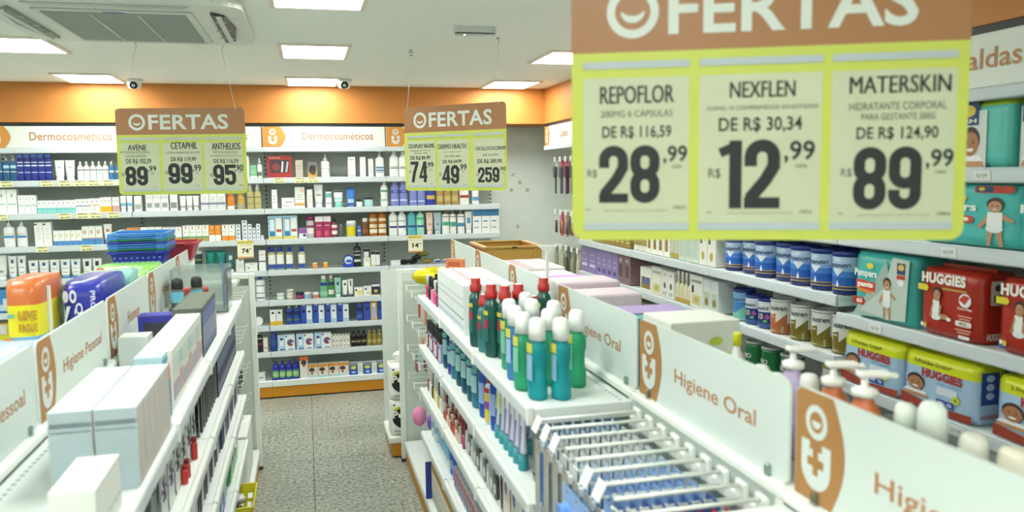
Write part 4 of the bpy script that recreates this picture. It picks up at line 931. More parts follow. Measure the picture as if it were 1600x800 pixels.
for i, (a, b, zt, c, d) in enumerate(((625, 640, .0, '16191b', 'glossy black pack, left of the black and gold heap'), (638, 654, .0, '1c1f20', 'glossy black pack in the middle of the heap'), (644, 660, .032, '1a1c1e', 'upper black pack lying under the gold one'), (650, 672, .058, '8a8048', 'gold green foil pack on top of the black heap'), (661, 677, .0, '8c7c3a', 'gold foil pack at the right foot of the heap'))):
    xa = bx(a, z, FRONT); xb = bx(b, z, FRONT); P_flow(xb-xa, .045, c).put(((xa+xb)/2, FRONT+.035+.012*(i % 2), BZ[4]+zt), 0, d+', fourth back shelf')
for a, b, s_ in ((678, 690, 'left'), (692, 704, 'right')):
    xa = bx(a, z, FRONT); xb = bx(b, z, FRONT); P_flow(xb-xa, .038, 'e6e9ee', dec=[('e', .5, .5, .4, .25, '2a3c9a')]).put(((xa+xb)/2, FRONT+.03, BZ[4]), 0, 'white pack with blue oval on fourth back shelf, %s one' % s_)
# fifth shelf
brow(5, 400, 415, 432, 1, K(B_, 'e6eaea', '2a4aa8', hc=.14, cw=.45, sh=.05, lab=[(.3, .34, G), (.6, .64, '5a6aa0'), (.1, .14, '3a3f60')]), 'white bottle with blue cap')
brow(5, 432, 445, 459, 1, K(J_, 'c8d8d0', 'dfe6e2', hl=.4), 'low pale green jar')
for q, c in enumerate(('c8b8a8', 'd8ccc0', 'bcb0a4')):
    xa = bx(448, BZ[5], FRONT); xb = bx(459, BZ[5], FRONT); P_jar(xb-xa, .026, c, 'e3dfd8', hl=.4).put(((xa+xb)/2, FRONT+.03, BZ[5]+q*.0262), 0, 'small beige jar in stack on fifth back shelf, %s' % ('bottom', 'middle', 'top')[q], 'stacked beige jars')
brow(5, 462, 475, 457, 1, K(J_, '3a2a54', '232a44', band='a03a5a', hl=.4), 'navy jar with red band')
brow(5, 475, 487, 457, 1, K(J_, 'b8ccd8', 'e6e9ea', band='7aa8c8', hl=.4), 'pale blue jar with white lid')
brow(5, 488, 500, 457, 1, K(J_, 'e0c4b8', 'e9e6e4', band='c86a5a', hl=.4), 'pink jar with white lid')
brow(5, 500, 513, 431, 1, K(B_, '6cae8c', 'eceeea', hc=.18, cw=.55, sh=.1, kind='gloss', lab=[(.55, .7, '1f3a80'), (.1, .3, '8ac4a4')]), 'pale green bottle with white cap')
brow(5, 513, 523, 430, 1, K(B_, '4a8a44', 'e0c8cc', hc=.18, cw=.55, sh=.1, kind='gloss', lab=[(.55, .7, '1f2f60'), (.15, .35, 'd8e0d0')]), 'leaf green bottle with pale cap')
brow(5, 523, 534, 434, 1, K(T_, '9ad4c0', 'b8e0d2', bands=[(.62, .78, '1f3a80', .35)]), 'mint tube with dark blue dot')
brow(5, 535, 544, 438, 1, K(T_, 'e8ebea', '24305a', hc=.12, bands=[(.7, .82, '20242c', .4)]), 'white tube with navy cap', ', left one')
brow(5, 544, 553, 436, 1, K(T_, 'e8ebea', '24305a', hc=.12, bands=[(.6, .9, '30343c', .2)]), 'white tube with navy cap and number nine')
brow(5, 554, 568, 449, 1, K(X_, 'e9ebe4', [('e', .6, .4, .35, .3, 'd8d880'), ('e', .2, .7, .12, .12, '24348a')], depth=.05), 'low white carton with yellow swirl')
brow(5, 568, 581, 447, 1, K(X_, 'e9ebec', [('e', .6, .3, .4, .15, 'd0d4a0'), ('e', .3, .7, .12, .12, '24348a')], depth=.05), 'low white carton with dark dot')
brow(5, 581, 594, 444, 1, K(X_, '2a2448', [(0, 1, .8, 1, 'e0e0e4'), (0, 1, 0, .1, 'd8d0a0'), ('e', .5, .4, .25, .15, 'c0b05a')], depth=.05), 'dark navy carton with white top')
brow(5, 606, 622, 440, 1, K(X_, 'dfe6ee', [(0, 1, .75, 1, 'e08a3a'), (0, 1, 0, .22, '3a62c4'), ('e', .5, .5, .4, .12, '6a90d8')], depth=.05), 'white blue and orange tub carton')
# sixth shelf
z = BZ[6]; xa = bx(404, z, FRONT)
t = thing('tape_roll', 'white paper roll lying on the sixth back shelf, left bay', 'roll', (xa, FRONT+.05, z+.034))
q = MB(); q.lathe([(.034, -.035), (.034, .035)], ('e6eae8', 'cloth'), 22, T=Matrix.Rotation(pi/2, 4, 'X')); q.build('roll_body', t)
q = MB(); q.flat(ell(0, 0, .026, .026, 20), -.0355, ('f0f2f0', 'paper')); q.build('end_face', t)
brow(6, 422, 442, 484, 2, K(X_, 'e9ebea', [(0, 1, 0, .25, 'd8b030'), ('e', .5, .8, .22, .07, '202a44')]), 'white carton with yellow base')
brow(6, 447, 470, 477, 2, K(B_, '2a48a4', 'e0e4ea', capform='taper', hc=.16, cw=.4, sh=.14, lab=[(.5, .68, '18245a'), (.2, .3, '5a7a5a')]), 'blue spray lotion with white nozzle')
for i, a in enumerate((470, 489, 508, 527)):
    k = [0, -.6, -1, -1.4][i]
    brow(6, a, a+19, 474.5+k, 1, K(X_, 'a8c8dc', [(.0, .48, 0, 1, '2440a0'), (.1, .42, .1, .88, '2f52b0'), ('e', .26, .62, .14, .07, '16224a'), (.12, .4, .9, .99, 'e9ecf2'), (.52, .96, .2, .9, 'dfeaf0'), ('e', .74, .6, .12, .05, '2a3444')], depth=.05, name='sunscreen_set'), 'blue and pale sunscreen set box', ', %s of four' % ['first', 'second', 'third', 'last'][i])
brow(6, 557, 568, 471, 1, K(B_, '2c48a8', 'e3e6ea', capform='taper', hc=.12, cw=.4, sh=.14, lab=[(.5, .68, '18245a'), (.15, .3, '4a6ab8')]), 'single blue sun lotion with white nozzle')
for i, a in enumerate((569, 590)):
    brow(6, a, a+21, 470-i, 1, K(X_, 'd8b04a', [(0, .5, 0, 1, '2a48b0'), ('e', .26, .62, .14, .07, '16224a'), (.6, .9, .08, .7, 'a8b4d8'), (.66, .84, .7, .88, 'eceeec')], depth=.05, name='sunscreen_set'), 'blue and yellow sunscreen set box', ', %s' % ['left one', 'right one'][i])
def plate(sh, a, b, desc, tilt):
    z = BZ[sh]; xa = bx(a, z, FRONT); xb = bx(b, z, FRONT); r = .045
    t = thing('dispenser_dish', desc, 'dish', ((xa+xb)/2, FRONT+.05, z))
    q = MB(); T = Matrix.Translation((0, 0, .042)) @ Matrix.Rotation(radians(tilt), 4, 'X'); q.lathe([(.02, 0), (r, .012), (r*1.1, .02), (r*1.05, .022), (.02, .006)], ('a8b8d8', 'plastic'), 22, T=T); q.build('dish', t)
    q = MB(); q.lathe([(.038, .018), (.036, .021), (.01, .022)], ('2f50a8', 'plastic'), 20, T=T, caps=True); q.build('dish_print', t)
plate(6, 611, 622, 'blue and white round item at the right end of the sixth back shelf', 60)
plate(7, 607, 622, 'blue and white round item at the right end of the seventh back shelf', 60)
# seventh shelf
brow(7, 398, 411, 519, 1, K(B_, '1c1a1c', 'c8ccc8', hc=.13, cw=.5, sh=.1, lab=[(.15, .6, '2a2426'), (.35, .45, '8a3a34'), (.65, .7, 'c8ccd0')]), 'black shampoo bottle with grey cap')
brow(7, 412, 419, 528, 1, K(X_, 'e3e2da', [(.2, .8, .25, .32, 'a04a40')]), 'narrow cream carton')
brow(7, 423, 433, 520, 1, K(B_, '243c90', '2c4aa4', hc=.1, cw=.8, sh=.08, lab=[(.3, .6, '34509c')]), 'blue bottle left of the sunscreen boxes')
for i, (a, b) in enumerate(((434, 462), (463, 491), (491, 519))):
    brow(7, a, b, 523.5-i*1.7, 1, K(X_, 'e3e9ee', [(0, .42, .12, 1, 'a8c8e4'), (.14, .32, .3, .72, 'eceff2'), ('e', .22, .74, .09, .08, '24306a'), ('e', .74, .5, .20, .22, '8a3a44'), ('e', .72, .55, .12, .12, '4a5a9a'), ('e', .86, .46, .07, .08, 'e0d0d0'), ('e', .5, .9, .06, .05, '24306a'), (.1, .42, .04, .12, '3a5a9a'), (.6, .9, .06, .11, '3a5a9a')], depth=.07, name='sunscreen_box'), 'white sunscreen box with red and blue globe', ', %s' % ['left one', 'middle one', 'right one'][i])
brow(7, 519, 547, 522, 5, K(X_, 'e2e0d8', [(.35, .65, .9, 1, '2a2c30'), ('e', .5, .5, .2, .05, '3a3c44'), (.3, .7, .1, .2, 'a87a5a')]), 'narrow cream carton with dark tip')
brow(7, 549, 573, 517, 3, K(B_, '1e1614', '1a1614', hc=.2, cw=.45, sh=.14, kind='gloss', lab=[(.2, .45, '3a2c24'), (.28, .36, 'a89a80')]), 'dark brown glass bottle')
brow(7, 574, 597, 515.5, 3, K(B_, '8a8034', 'a89c60', hc=.2, cw=.45, sh=.14, kind='gloss', lab=[(.2, .4, 'b0a460')]), 'olive green glass bottle')
# bottom shelf
brow(8, 398, 415, 583, 1, K(X_, 'dfe4e2', [(.1, .85, .35, .5, '8a9a9c')], depth=.05), 'low white carton with grey print')
brow(8, 426, 468, 566, 4, K(B_, '2a2ca8', '3a44c0', hc=.12, cw=.4, sh=.18, waist=0, lab=[(.12, .55, '5a9a6a'), (.2, .45, 'a0c88a')]), 'purple blue bottle with green label', deep=2)
brow(8, 469, 482, 557, 1, K(X_, 'e6e3dc', [(0, 1, .8, 1, 'd8642a'), ('e', .5, .72, .35, .12, '34383c'), ('e', .5, .58, .2, .06, 'cc5a3a')]), 'tall white box with orange top')
brow(8, 482, 546, 568, 4, K(X_, 'e6e2da', [(0, 1, .78, 1, 'dc9a3a'), ('e', .35, .6, .3, .16, '4a3c34'), ('p', [(.15, .4), (.55, .4), (.35, .2)], '8a5a30'), (.62, .95, .3, .65, 'e8d0c0'), (0, 1, 0, .15, 'b8d4dc')], depth=.06), 'white and orange box with dark oval')
brow(8, 546, 611, 566, 3, K(X_, 'e3e9ea', [(0, .62, 0, 1, '2a56b0'), (0, 1, .84, .9, 'd0dc3a'), ('e', .3, .62, .22, .14, 'd8d84a'), ('e', .3, .22, .16, .1, 'a8c4e8'), (.7, .95, .2, .7, 'c8d4c4')], depth=.06), 'blue and white box with yellow star')
# left end of the back wall, low shelves seen beside the orange pack
brow(5, -30, 25, 452, 2, K(P_pack, '3f8cc8', [(.1, .9, .1, .35, 'b8cfdc'), (.3, .6, .2, .6, 'c8d4d8'), (.5, .95, .05, .22, 'd8d030')], depth=.1, name='wrapped_pack', fin=False), 'blue wrapped pack', ', far left')
brow(6, -30, 22, 506, 2, K(P_pack, 'c8b858', [(0, 1, .0, .3, 'd0c82a'), (.2, .6, .35, .9, 'd8d8d4')], depth=.1, name='wrapped_pack', fin=False), 'yellow and brown wrapped pack', ', far left')
brow(7, -20, 8, 545, 1, K(J_, 'c8d0cc', 'd8dedc'), 'grey lidded jar', ', far left')

# ---- small offer tags on the shelf edges
def offer_tag(px, py, sh, desc, w_=.085, h=.05):
    z = BZ[sh]; x = at(px, py, Y=BACKY-.006).x
    m = MB(); m.box(-w_/2, w_/2, -.001, .001, -h+.012, .004, ('e6e6b0', 'paper'), .0004)
    q = MB(); q.text('OFERTA', -w_*.40, w_*.40, -.009, .001, -.0013, INK, .03); q.text('R$ 19,99', -w_*.30, w_*.40, -.034, -.022, -.0013, INK, .04)
    return Proto('price_tag', 'price tag', [('card', m), ('tag_print', q)]).put((x, BACKY-.0075, z-.006), 0, 'small cream offer tag on the shelf edge, '+desc, 'offer tags on the back shelf edges')
for k, (px, py, sh, d) in enumerate(((10, 287, 1, 'top shelf, far left'), (73, 287, 1, 'under the navy bottles'), (101, 287, 1, 'under the white tubes'), (125, 287, 1, 'under the left small sprays'), (146, 287, 1, 'under the middle small sprays'), (169, 287, 1, 'under the small blue spray'), (436, 282, 1, 'under the red gift box'), (468, 281, 1, 'under the beige carton'), (489, 281, 1, 'under the dark patterned carton'),
                       (2, 338, 2, 'second shelf, far left'), (101, 336, 2, 'under the teal based cartons'), (129, 336, 2, 'under the purple striped cartons'), (149, 336, 2, 'under the ochre striped cartons'), (177, 335, 2, 'under the pink based cartons'), (66, 389, 3, 'under the plain tall white cartons'), (135, 388, 3, 'under the ochre ring cartons'))):
    offer_tag(px, py, sh, d)
def hang_card(px, z0px, sh, num, desc, w_=.12):
    p = at(px, z0px, Y=BACKY-.006); h = .14
    t = thing('price_card', desc, 'price card', (p.x, BACKY-.008, BZ[sh]-.002), 0, 'hanging price cards')
    MB().box(-w_/2, w_/2, -.001, .001, -h, .0, ('e9e6c8', 'paper'), .0004).build('card', t)
    q = MB(); q.flat([(-w_/2, -h), (w_/2, -h), (w_/2, -h+.012), (-w_/2, -h+.012)], -.0013, ('cc8a5a', 'paper')); q.flat([(-w_/2, -.028), (w_/2, -.028), (w_/2, 0), (-w_/2, 0)], -.0013, ('dcd070', 'paper'))
    q.text('BARATO', -w_*.42, w_*.42, -.022, -.006, -.0016, ('a88a30', 'paper'), .03); q.text(num, -w_*.22, w_*.2, -.10, -.062, -.0016, INK, .04)
    q.text('99', w_*.22, w_*.36, -.075, -.062, -.0016, INK, .02); q.text('ESPUMA FACIAL', -w_*.36, w_*.36, -.042, -.036, -.0016, INK2, 0); q.build('card_print', t)
hang_card(383, 376, 3, '74', 'hanging price card reading 74 above the low white carton')
hang_card(649, 368, 3, '14', 'hanging price card reading 14 above the black heap')
# pale round glue marks left on the bare wall by the corner
for i, (px, py, r, d) in enumerate(((812, 285, .018, 'middle'), (799, 297, .018, 'lower left'), (824, 297, .018, 'lower right'), (809, 354, .016, 'lowest'))):
    p = at(px, py, Y=Y1); t = MB().prism(ell(0, 0, r, r, 14), -.0015, -.0005, ('b4bbb0', 'matte')).build('glue_mark', None, (p.x, Y1, p.z)); tag(t, 'round grey glue mark on the white corner wall, %s one' % d, 'mark', 'glue marks on the wall')
p = at(801, 273, Y=Y1); t = MB().prism([(-.02, -.012), (.0, -.016), (.022, .012), (.008, .016)], -.0015, -.0005, ('b4bbb0', 'matte')).build('glue_mark', None, (p.x, Y1, p.z)); tag(t, 'slanted grey glue mark on the white corner wall, upper left', 'mark', 'glue marks on the wall')
# ================================================================ right wall goods (fronts face -x)
RF = RX+.025
def rrow(x0, x1, z, ytop, n, make, desc, where, deep=1, first='far', Xf=None, gapf=.955):
    """n goods along the right wall between pixels x0 (far) and x1 (near) on the shelf at height z"""
    X = Xf or RF; ya = ry_(x0, z, X); yb = ry_(x1, z, X); wd = (ya-yb)/n
    h = at((x0+x1)/2, ytop, X=X).z-z
    p, d = make(wd*gapf, h)
    for r_ in range(deep):
        for i in range(n):
            lb = '%s %s%s' % (desc, where, ordinal(i, n))
            if r_: lb = '%s %s, back row%s' % (desc, where, ordinal(i, n))
            p.put((X+d/2+r_*(d+.006), ya-wd*(i+.5), z), RZ, short(lb), '%ss %s' % (desc, where))
# purple hair boxes bay
rrow(908, 932, 1.040, 380, 2, K(X_, '8a7cae', [(.15, .85, .2, .3, 'd8d0e8')]+lines(.4, .8, 2, 'c8bcd8'), side=[(0, 1, 'a498c4')], depth=.12), 'tall lavender hair box', 'on purple bay shelf')
rrow(932, 965, 1.040, 392, 4, K(X_, '8f84b8', [(.2, .8, .15, .3, '5a4c8a')]+lines(.45, .8, 2, 'c8bcd8'), depth=.12), 'short lavender hair box', 'on purple bay shelf')
rrow(965, 985, 1.040, 395, 2, K(X_, '8a6e74', [(.2, .8, .2, .6, '5e4850'), (.3, .7, .7, .8, 'c8b4b4')], depth=.12), 'mauve brown hair box', 'on purple bay shelf')
rrow(985, 1004, 1.040, 402, 2, K(X_, 'a898ac', [(.15, .85, .1, .25, '6a6a9a'), (.4, .6, .4, .8, '8a6474')], depth=.12), 'pinkish grey hair box', 'on purple bay shelf', Xf=RF+.10)
rrow(925, 985, 1.275, 360, 8, K(X_, '8f7a3a', [(.15, .85, .3, .4, 'cdb868'), (.2, .8, .5, .8, 'b09a4c')], depth=.12), 'gold hair box', 'above the purple boxes')
rrow(912, 940, .790, 434, 3, K(X_, 'b86a1e', [(.2, .8, .3, .6, 'd8964a'), (.3, .7, .7, .8, '6a4a30')], depth=.12), 'orange hair box', 'under the purple boxes, far group')
rrow(957, 984, .790, 450, 3, K(X_, 'c07222', [(.2, .8, .3, .6, 'd8964a'), (.3, .7, .7, .8, '6a4a30')], depth=.12), 'orange hair box', 'under the purple boxes, near group')
# white and gold hair bay
PAN = [('t', 'PANTENE', .1, .9, .78, .86, '6a6248', .03), (.15, .85, .08, .4, 'cdc890'), ('e', .5, .25, .2, .1, 'b8b060')]
rrow(988, 1010, 1.275, 348, 3, K(B_, 'e0e0d2', 'e6e6dc', hc=.12, cw=.8, lab=[(.2, .7, '9a8a4a')]), 'white bottle with gold label', 'above the boxed hair sets')
rrow(1010, 1046, 1.275, 345, 4, K(X_, 'e2e2d8', [(.25, .75, .15, .7, '8c7a3c')], depth=.1), 'white carton with gold oval panel', 'above the boxed hair sets')
rrow(1046, 1060, 1.275, 345, 2, K(B_, 'c3c8b0', 'b8a860', hc=.14, cw=.5, sh=.3, lab=[(0.02, .14, 'b09a4a')]), 'slim gold based bottle', 'above the boxed hair sets')
rrow(1060, 1092, 1.275, 342, 3, K(X_, 'c8d4c6', [(.2, .8, .1, .9, 'b4c6b8')], depth=.1), 'pale green carton', 'above the boxed hair sets')
rrow(1092, 1118, 1.275, 340, 2, K(X_, 'dfe0d6', [('t', 'PANTENE', .15, .85, .72, .78, '30403a', .03), (.12, .4, .45, .7, '3a5a50'), ('e', .5, .2, .2, .09, 'b8a850')], side=[(0, 1, 'd8dacc')], depth=.1), 'large white hair carton', 'above the boxed hair sets')
rrow(1000, 1018, 1.040, 418, 1, K(X_, 'dcdfd8', [(.1, .9, .1, .6, '8a7a4c'), ('e', .35, .45, .12, .16, '3a64b0'), ('e', .7, .45, .12, .16, '3a64b0')], depth=.1), 'white carton with two blue marks', 'on white hair shelf')
rrow(1018, 1034, 1.040, 418, 1, K(X_, 'dfe0d4', PAN, depth=.1), 'white and gold hair carton', 'on white hair shelf, far one')
rrow(1034, 1053, 1.040, 424, 2, K(X_, 'dde0dc', [('t', '77', .2, .8, .08, .2, '4a4a44', .02), ('e', .5, .45, .2, .12, '6a6458'), (.3, .7, .8, .9, 'b8bcb4')], depth=.1), 'white carton marked 77', 'on white hair shelf')
rrow(1053, 1078, 1.040, 425, 4, K(B_, 'd2cfae', 'e2e2da', hc=.35, cw=.45, sh=.2, sy=.8, lab=[(.02, .14, 'b89c46')]), 'slim cream bottle with gold foot', 'on white hair shelf')
rrow(1078, 1098, 1.040, 431, 1, K(X_, 'dcdfd8', PAN+[(.12, .3, .45, .68, '30383a')], depth=.1), 'white and gold hair carton', 'on white hair shelf, near one')
rrow(1098, 1122, 1.040, 438, 2, K(X_, 'cfd8d6', [(.15, .85, .15, .6, 'b8c4ae'), ('e', .5, .3, .25, .12, '8a8244')], depth=.1), 'tall pale hair carton', 'on white hair shelf')
rrow(988, 1010, .790, 474, 2, K(X_, '9fb29a', [('e', .5, .55, .18, .2, '2e3c34'), (0, 1, .85, 1, '2f6a4a'), ('e', .5, .25, .25, .15, '2f5a44')], depth=.12), 'green dye carton with dark figure', 'under the white hair shelf')
rrow(1010, 1040, .790, 487, 2, K(X_, '4a3268', [(.1, .9, .6, .8, '8a78b0')], depth=.12), 'dark purple dye carton', 'under the white hair shelf')
# formula cans
def P_apt(name_txt, r, h, top='223a86'):
    return P_can(r, h, [(.10, '1f2d6e'), (.13, 'b09a58'), (.17, '1f2d6e'), (.20, 'b09a58'), (.40, '2f62bc'), (.54, '4a82d2'), (.62, '8ab2e2'), (.86, 'b4cfec')], top, .12,
                 texts=[(name_txt, -.85, .85, .60, .75, '1c2c5c', .02)], shapes=[([(-.35, .56), (0, .42), (.35, .56), (.35, .60), (-.35, .60)], 'dfe9f2'), ([(-.10, .22), (0, .16), (.10, .22), (.0, .34)], 'e9eef2'), ([(-.3, .8), (0, .86), (.3, .8), (0, .78)], 'dfe8f4')])
def cans(lst, z, make, desc, loc, X=RF):
    ps = {}
    for i, (a, b, top, txt, d2) in enumerate(lst):
        ya = ry_(a, z, X); yb = ry_(b, z, X); y = (ya+yb)/2; r = .058
        key = (txt, round(top[0] if isinstance(top, tuple) else top))
        if key not in ps: ps[key] = make(txt, r, .155 if not isinstance(top, tuple) else top[1])
        ps[key].put((X+r+.004, y, z), RZ, '%s %s, %s' % (desc, loc, d2), desc+'s '+loc)
z = 1.275
ys = [ry_(x, z, RF) for x in (1132, 1154, 1180, 1205, 1229, 1258, 1299)]
names = ['Aptamil', 'Aptanutri', 'Aptanutri', 'Aptanutri', 'Aptanutri', 'Aptanutri', 'Aptanutri']
pa = P_apt('Aptanutri', .062, .165); pm = P_apt('Aptamil', .058, .155, '2c4494')
yy = ry_(1122, z, RF); span = (ry_(1122, z, RF)-ry_(1322, z, RF))/7
for i in range(7):
    pr_ = pm if i == 0 else pa; pr_.put((RF+.064+(.02 if i in (1, 3) else 0), yy-span*(i+.5), z), RZ+.45-.25*(i > 4), short('blue and white %s milk can on the upper can shelf%s' % ('infant' if i == 0 else 'formula', ordinal(i, 7))), 'blue milk cans on the upper shelf')
pa.put((RF+.205, yy-span*6.3, z), RZ, 'blue formula can standing behind the nearest can of the upper shelf', 'blue milk cans on the upper shelf')
pa.put((RF+.205, yy-span*5.1, z), RZ, 'blue formula can in the back row, second from the near end', 'blue milk cans on the upper shelf')
z = 1.040
pg = P_can(.052, .15, [(.25, '8ac0b4'), (.6, '4a88c8'), (.85, '7fb0dc')], '2a3c8c', .1, texts=[('Aptamil', -.8, .8, .62, .72, '24406a', .012)], shapes=[([(-.8, .1), (0, .3), (.8, .5), (.8, .1)], '7ac4ae')])
pn = P_can(.046, .135, [(.14, '3a5c9c'), (.16, '4a4a6a'), (.55, '2c4488'), (.86, 'dfe6ee')], '2b3c94', .1, texts=[('nutri', -.6, .6, .62, .74, '2c3c6c', .015), ('10', -.5, .1, .3, .5, 'c8b8a0', .03)], shapes=[([(.2, .36), (.5, .30), (.8, .36), (.5, .5)], 'b05aa0'), ([(.1, .2), (.5, .2), (.5, .28), (.1, .28)], '6ac050')])
def P_nut(orange):
    g = 'b0683e' if orange else '7c7030'
    return P_can(.055, .15, [(.30, g), (.86, 'd9dcd6')], 'c9cfcb', .08, texts=[('nutren', -.55, .85, .68, .80, '2c3640', .02)] + [('SENIOR' if not orange else 'ACTIVE', -.6, -.15, .46, .51, 'efe6d8', .01)],
                 shapes=[([(-.7, .28), (-.05, .28), (-.05, .58), (-.7, .54)], 'c8683a' if orange else '7a6c2a'), ([(-.1, .29), (.9, .29), (.9, .60)], g), ([(.45, .02), (.62, .02), (.62, .22), (.45, .22)], 'a8a070'), ([(-.6, .06), (0, .06), (0, .09), (-.6, .09)], 'c8c090')])
po = P_nut(True); pg2 = P_nut(False)
for i, (px, pr_, lb) in enumerate(((1145, pg, 'blue and green milk can, far end of the lower can shelf'), (1162, pn, 'small navy topped milk can, left of two on the lower can shelf'), (1182, pn, 'small navy topped milk can, right of two on the lower can shelf'), (1205, po, 'white nutrition can with an orange panel on the lower can shelf'), (1236, pg2, 'white and olive nutrition can next to the orange panelled one'), (1269, pg2, 'white and olive nutrition can, middle of three'), (1302, pg2, 'white and olive nutrition can nearest the diaper shelves'))):
    pr_.put((RF+.06, ry_(px, z+.0, RF+.0), z), RZ+.4, lb, 'cans on the lower can shelf')
for i, px in enumerate((1170, 1210, 1250)): pg2.put((RF+.185, ry_(px, z, RF+.13), z), RZ, 'white and olive can in the back row of the lower can shelf%s' % ordinal(i, 3), 'cans on the lower can shelf')
z = .790
pgr = P_can(.05, .17, [(.08, 'b8bcb8'), (.86, '2c7c4a')], 'b4bcba', .07, texts=[('INO', -.6, .6, .55, .68, 'e3e8e2', .03)])
for i, px in enumerate((1165, 1190, 1220)): pgr.put((RF+.055, ry_(px, z, RF), z), RZ, 'green can with grey lid on the third can shelf%s' % ordinal(i, 3), 'green cans')
pyl = P_can(.062, .19, [(.15, 'b4bcb8'), (.86, 'd3dad6')], 'a8a04a', .09, texts=[('N', -.5, -.1, .5, .62, '4a4c80', .02)], shapes=[([(.1, .4), (.6, .4), (.6, .7), (.1, .7)], '3a3c34')])
pyl.put((RF+.07, ry_(1285, z, RF), z), RZ, 'white can with olive yellow lid at the near end of the third can shelf')
# ---- diaper packs
def baby(cx, cz, s, pose='stand', shirt='e6eaea', face=1):
    """a printed toddler: skin, dark hair, white shirt and diaper (fractions of the pack face, s = height)"""
    sk, hr = 'b98a66', '3a2c24'; a = s*.9
    o = []
    if pose == 'stand':
        o += [('p', [(cx-.05*a, cz-.48*s), (cx-.09*a, cz-.5*s), (cx-.10*a, cz-.1*s), (cx-.01*a, cz-.1*s)], sk), ('p', [(cx+.13*a, cz-.48*s), (cx+.08*a, cz-.5*s), (cx+.0*a, cz-.1*s), (cx+.09*a, cz-.1*s)], sk)]
        o += [('p', [(cx-.09*a, cz+.18*s), (cx-.24*a, cz-.12*s), (cx-.19*a, cz-.14*s), (cx-.05*a, cz+.08*s)], sk), ('p', [(cx+.09*a, cz+.18*s), (cx+.26*a, cz+.05*s), (cx+.24*a, cz+.0*s), (cx+.06*a, cz+.08*s)], sk)]
        o += [('e', cx, cz-.13*s, .12*a, .09*s, 'dfe6e8'), ('p', [(cx-.11*a, cz-.08*s), (cx+.11*a, cz-.08*s), (cx+.10*a, cz+.20*s), (cx-.10*a, cz+.20*s)], shirt)]
        o += [('e', cx, cz+.36*s, .115*a, .14*s, hr), ('e', cx, cz+.31*s, .095*a, .12*s, sk), ('e', cx-.035*a, cz+.33*s, .012*a, .015*s, '2a201c'), ('e', cx+.035*a, cz+.33*s, .012*a, .015*s, '2a201c'), ('e', cx, cz+.26*s, .03*a, .012*s, 'e8dcd8')]
    elif pose == 'sit':
        o += [('e', cx+.22*a, cz-.26*s, .22*a, .07*s, sk), ('p', [(cx-.02*a, cz-.25*s), (cx+.1*a, cz+.05*s), (cx+.18*a, cz+.02*s), (cx+.10*a, cz-.3*s)], sk), ('e', cx+.42*a, cz-.3*s, .08*a, .05*s, 'e6e6e6')]
        o += [('p', [(cx-.14*a, cz-.3*s), (cx+.08*a, cz-.3*s), (cx+.10*a, cz+.14*s), (cx-.12*a, cz+.16*s)], shirt), ('p', [(cx-.13*a, cz+.12*s), (cx-.23*a, cz-.28*s), (cx-.18*a, cz-.29*s), (cx-.09*a, cz+.05*s)], sk), ('e', cx, cz-.3*s, .16*a, .08*s, 'dfe6ea')]
        o += [('e', cx, cz+.33*s, .15*a, .19*s, hr), ('e', cx+.005*a, cz+.28*s, .115*a, .15*s, sk), ('e', cx-.04*a, cz+.3*s, .014*a, .018*s, '2a201c'), ('e', cx+.05*a, cz+.3*s, .014*a, .018*s, '2a201c'), ('e', cx, cz+.21*s, .03*a, .012*s, 'a8605a')]
    elif pose == 'face':
        o += [('p', [(cx-.5*a, cz-.5*s), (cx+.5*a, cz-.5*s), (cx+.36*a, cz-.22*s), (cx-.36*a, cz-.22*s)], 'b98a66'), ('p', [(cx-.5*a, cz-.36*s), (cx+.45*a, cz-.36*s), (cx+.35*a, cz-.22*s), (cx-.35*a, cz-.22*s)], 'e6eaea')]
        o += [('e', cx, cz+.16*s, .33*a, .33*s, hr), ('e', cx, cz+.06*s, .29*a, .30*s, 'a87450'), ('e', cx-.3*a, cz+.05*s, .05*a, .07*s, 'a87450'), ('e', cx-.11*a, cz+.1*s, .03*a, .03*s, '2a201c'), ('e', cx+.11*a, cz+.1*s, .03*a, .03*s, '2a201c'), ('e', cx, cz-.08*s, .12*a, .045*s, 'e9e4e0'), ('e', cx, cz+.01*s, .035*a, .03*s, '96623f')]
    return o
TEAL = '45b4ae'
PP = [('p', [(.02, .02), (.72, .08), (.60, .94), (.40, .55)], '9fb4ac') , ('p', [(.62, .05), (.92, .08), (.96, .95), (.70, .97), (.56, .5), (.16, .12)], 'bccac2'), ('t', 'Pampers', .05, .44, .60, .74, 'eef2ee', .03), ('e', .32, .80, .06, .045, 'e0d048'),
      ('p', [(.08, .44), (.42, .42), (.42, .56), (.08, .58)], 'c8402e'), ('t', 'pants', .11, .38, .45, .55, 'f2eee8', .05), ('p', [(.12, .40), (.36, .38), (.36, .43), (.12, .45)], 'd8842a'), ('p', [(.03, .20), (.22, .19), (.26, .25), (.22, .31), (.03, .31)], 'b03428'), ('t', '60', .10, .20, .22, .29, 'f2eee8', .04),
      (.77, .90, .74, .90, '2c4468'), ('e', .835, .84, .05, .045, 'd8b848'), (.77, .90, .67, .73, 'b8402e'), ('e', .835, .62, .05, .05, 'e3e6e6')]+baby(.62, .36, .62, 'stand')
def place_pack(p, x0, x1, z, Xf, d, label, group='diaper packs', tilt=0):
    x0 -= 8; x1 -= 8
    y = (ry_(x0, z, Xf)+ry_(x1, z, Xf))/2; return p.put((Xf+d/2, y, z), RZ+tilt, label, group)
def ww(x0, x1, z, X): return ry_(x0, z, X)-ry_(x1, z, X)
def hh(px, py, z, X): return at(px, py, X=X).z-z
XD = RX+.02
z = 1.212
w_ = ww(1338, 1432, z, XD); h = hh(1350, 393, z, XD)
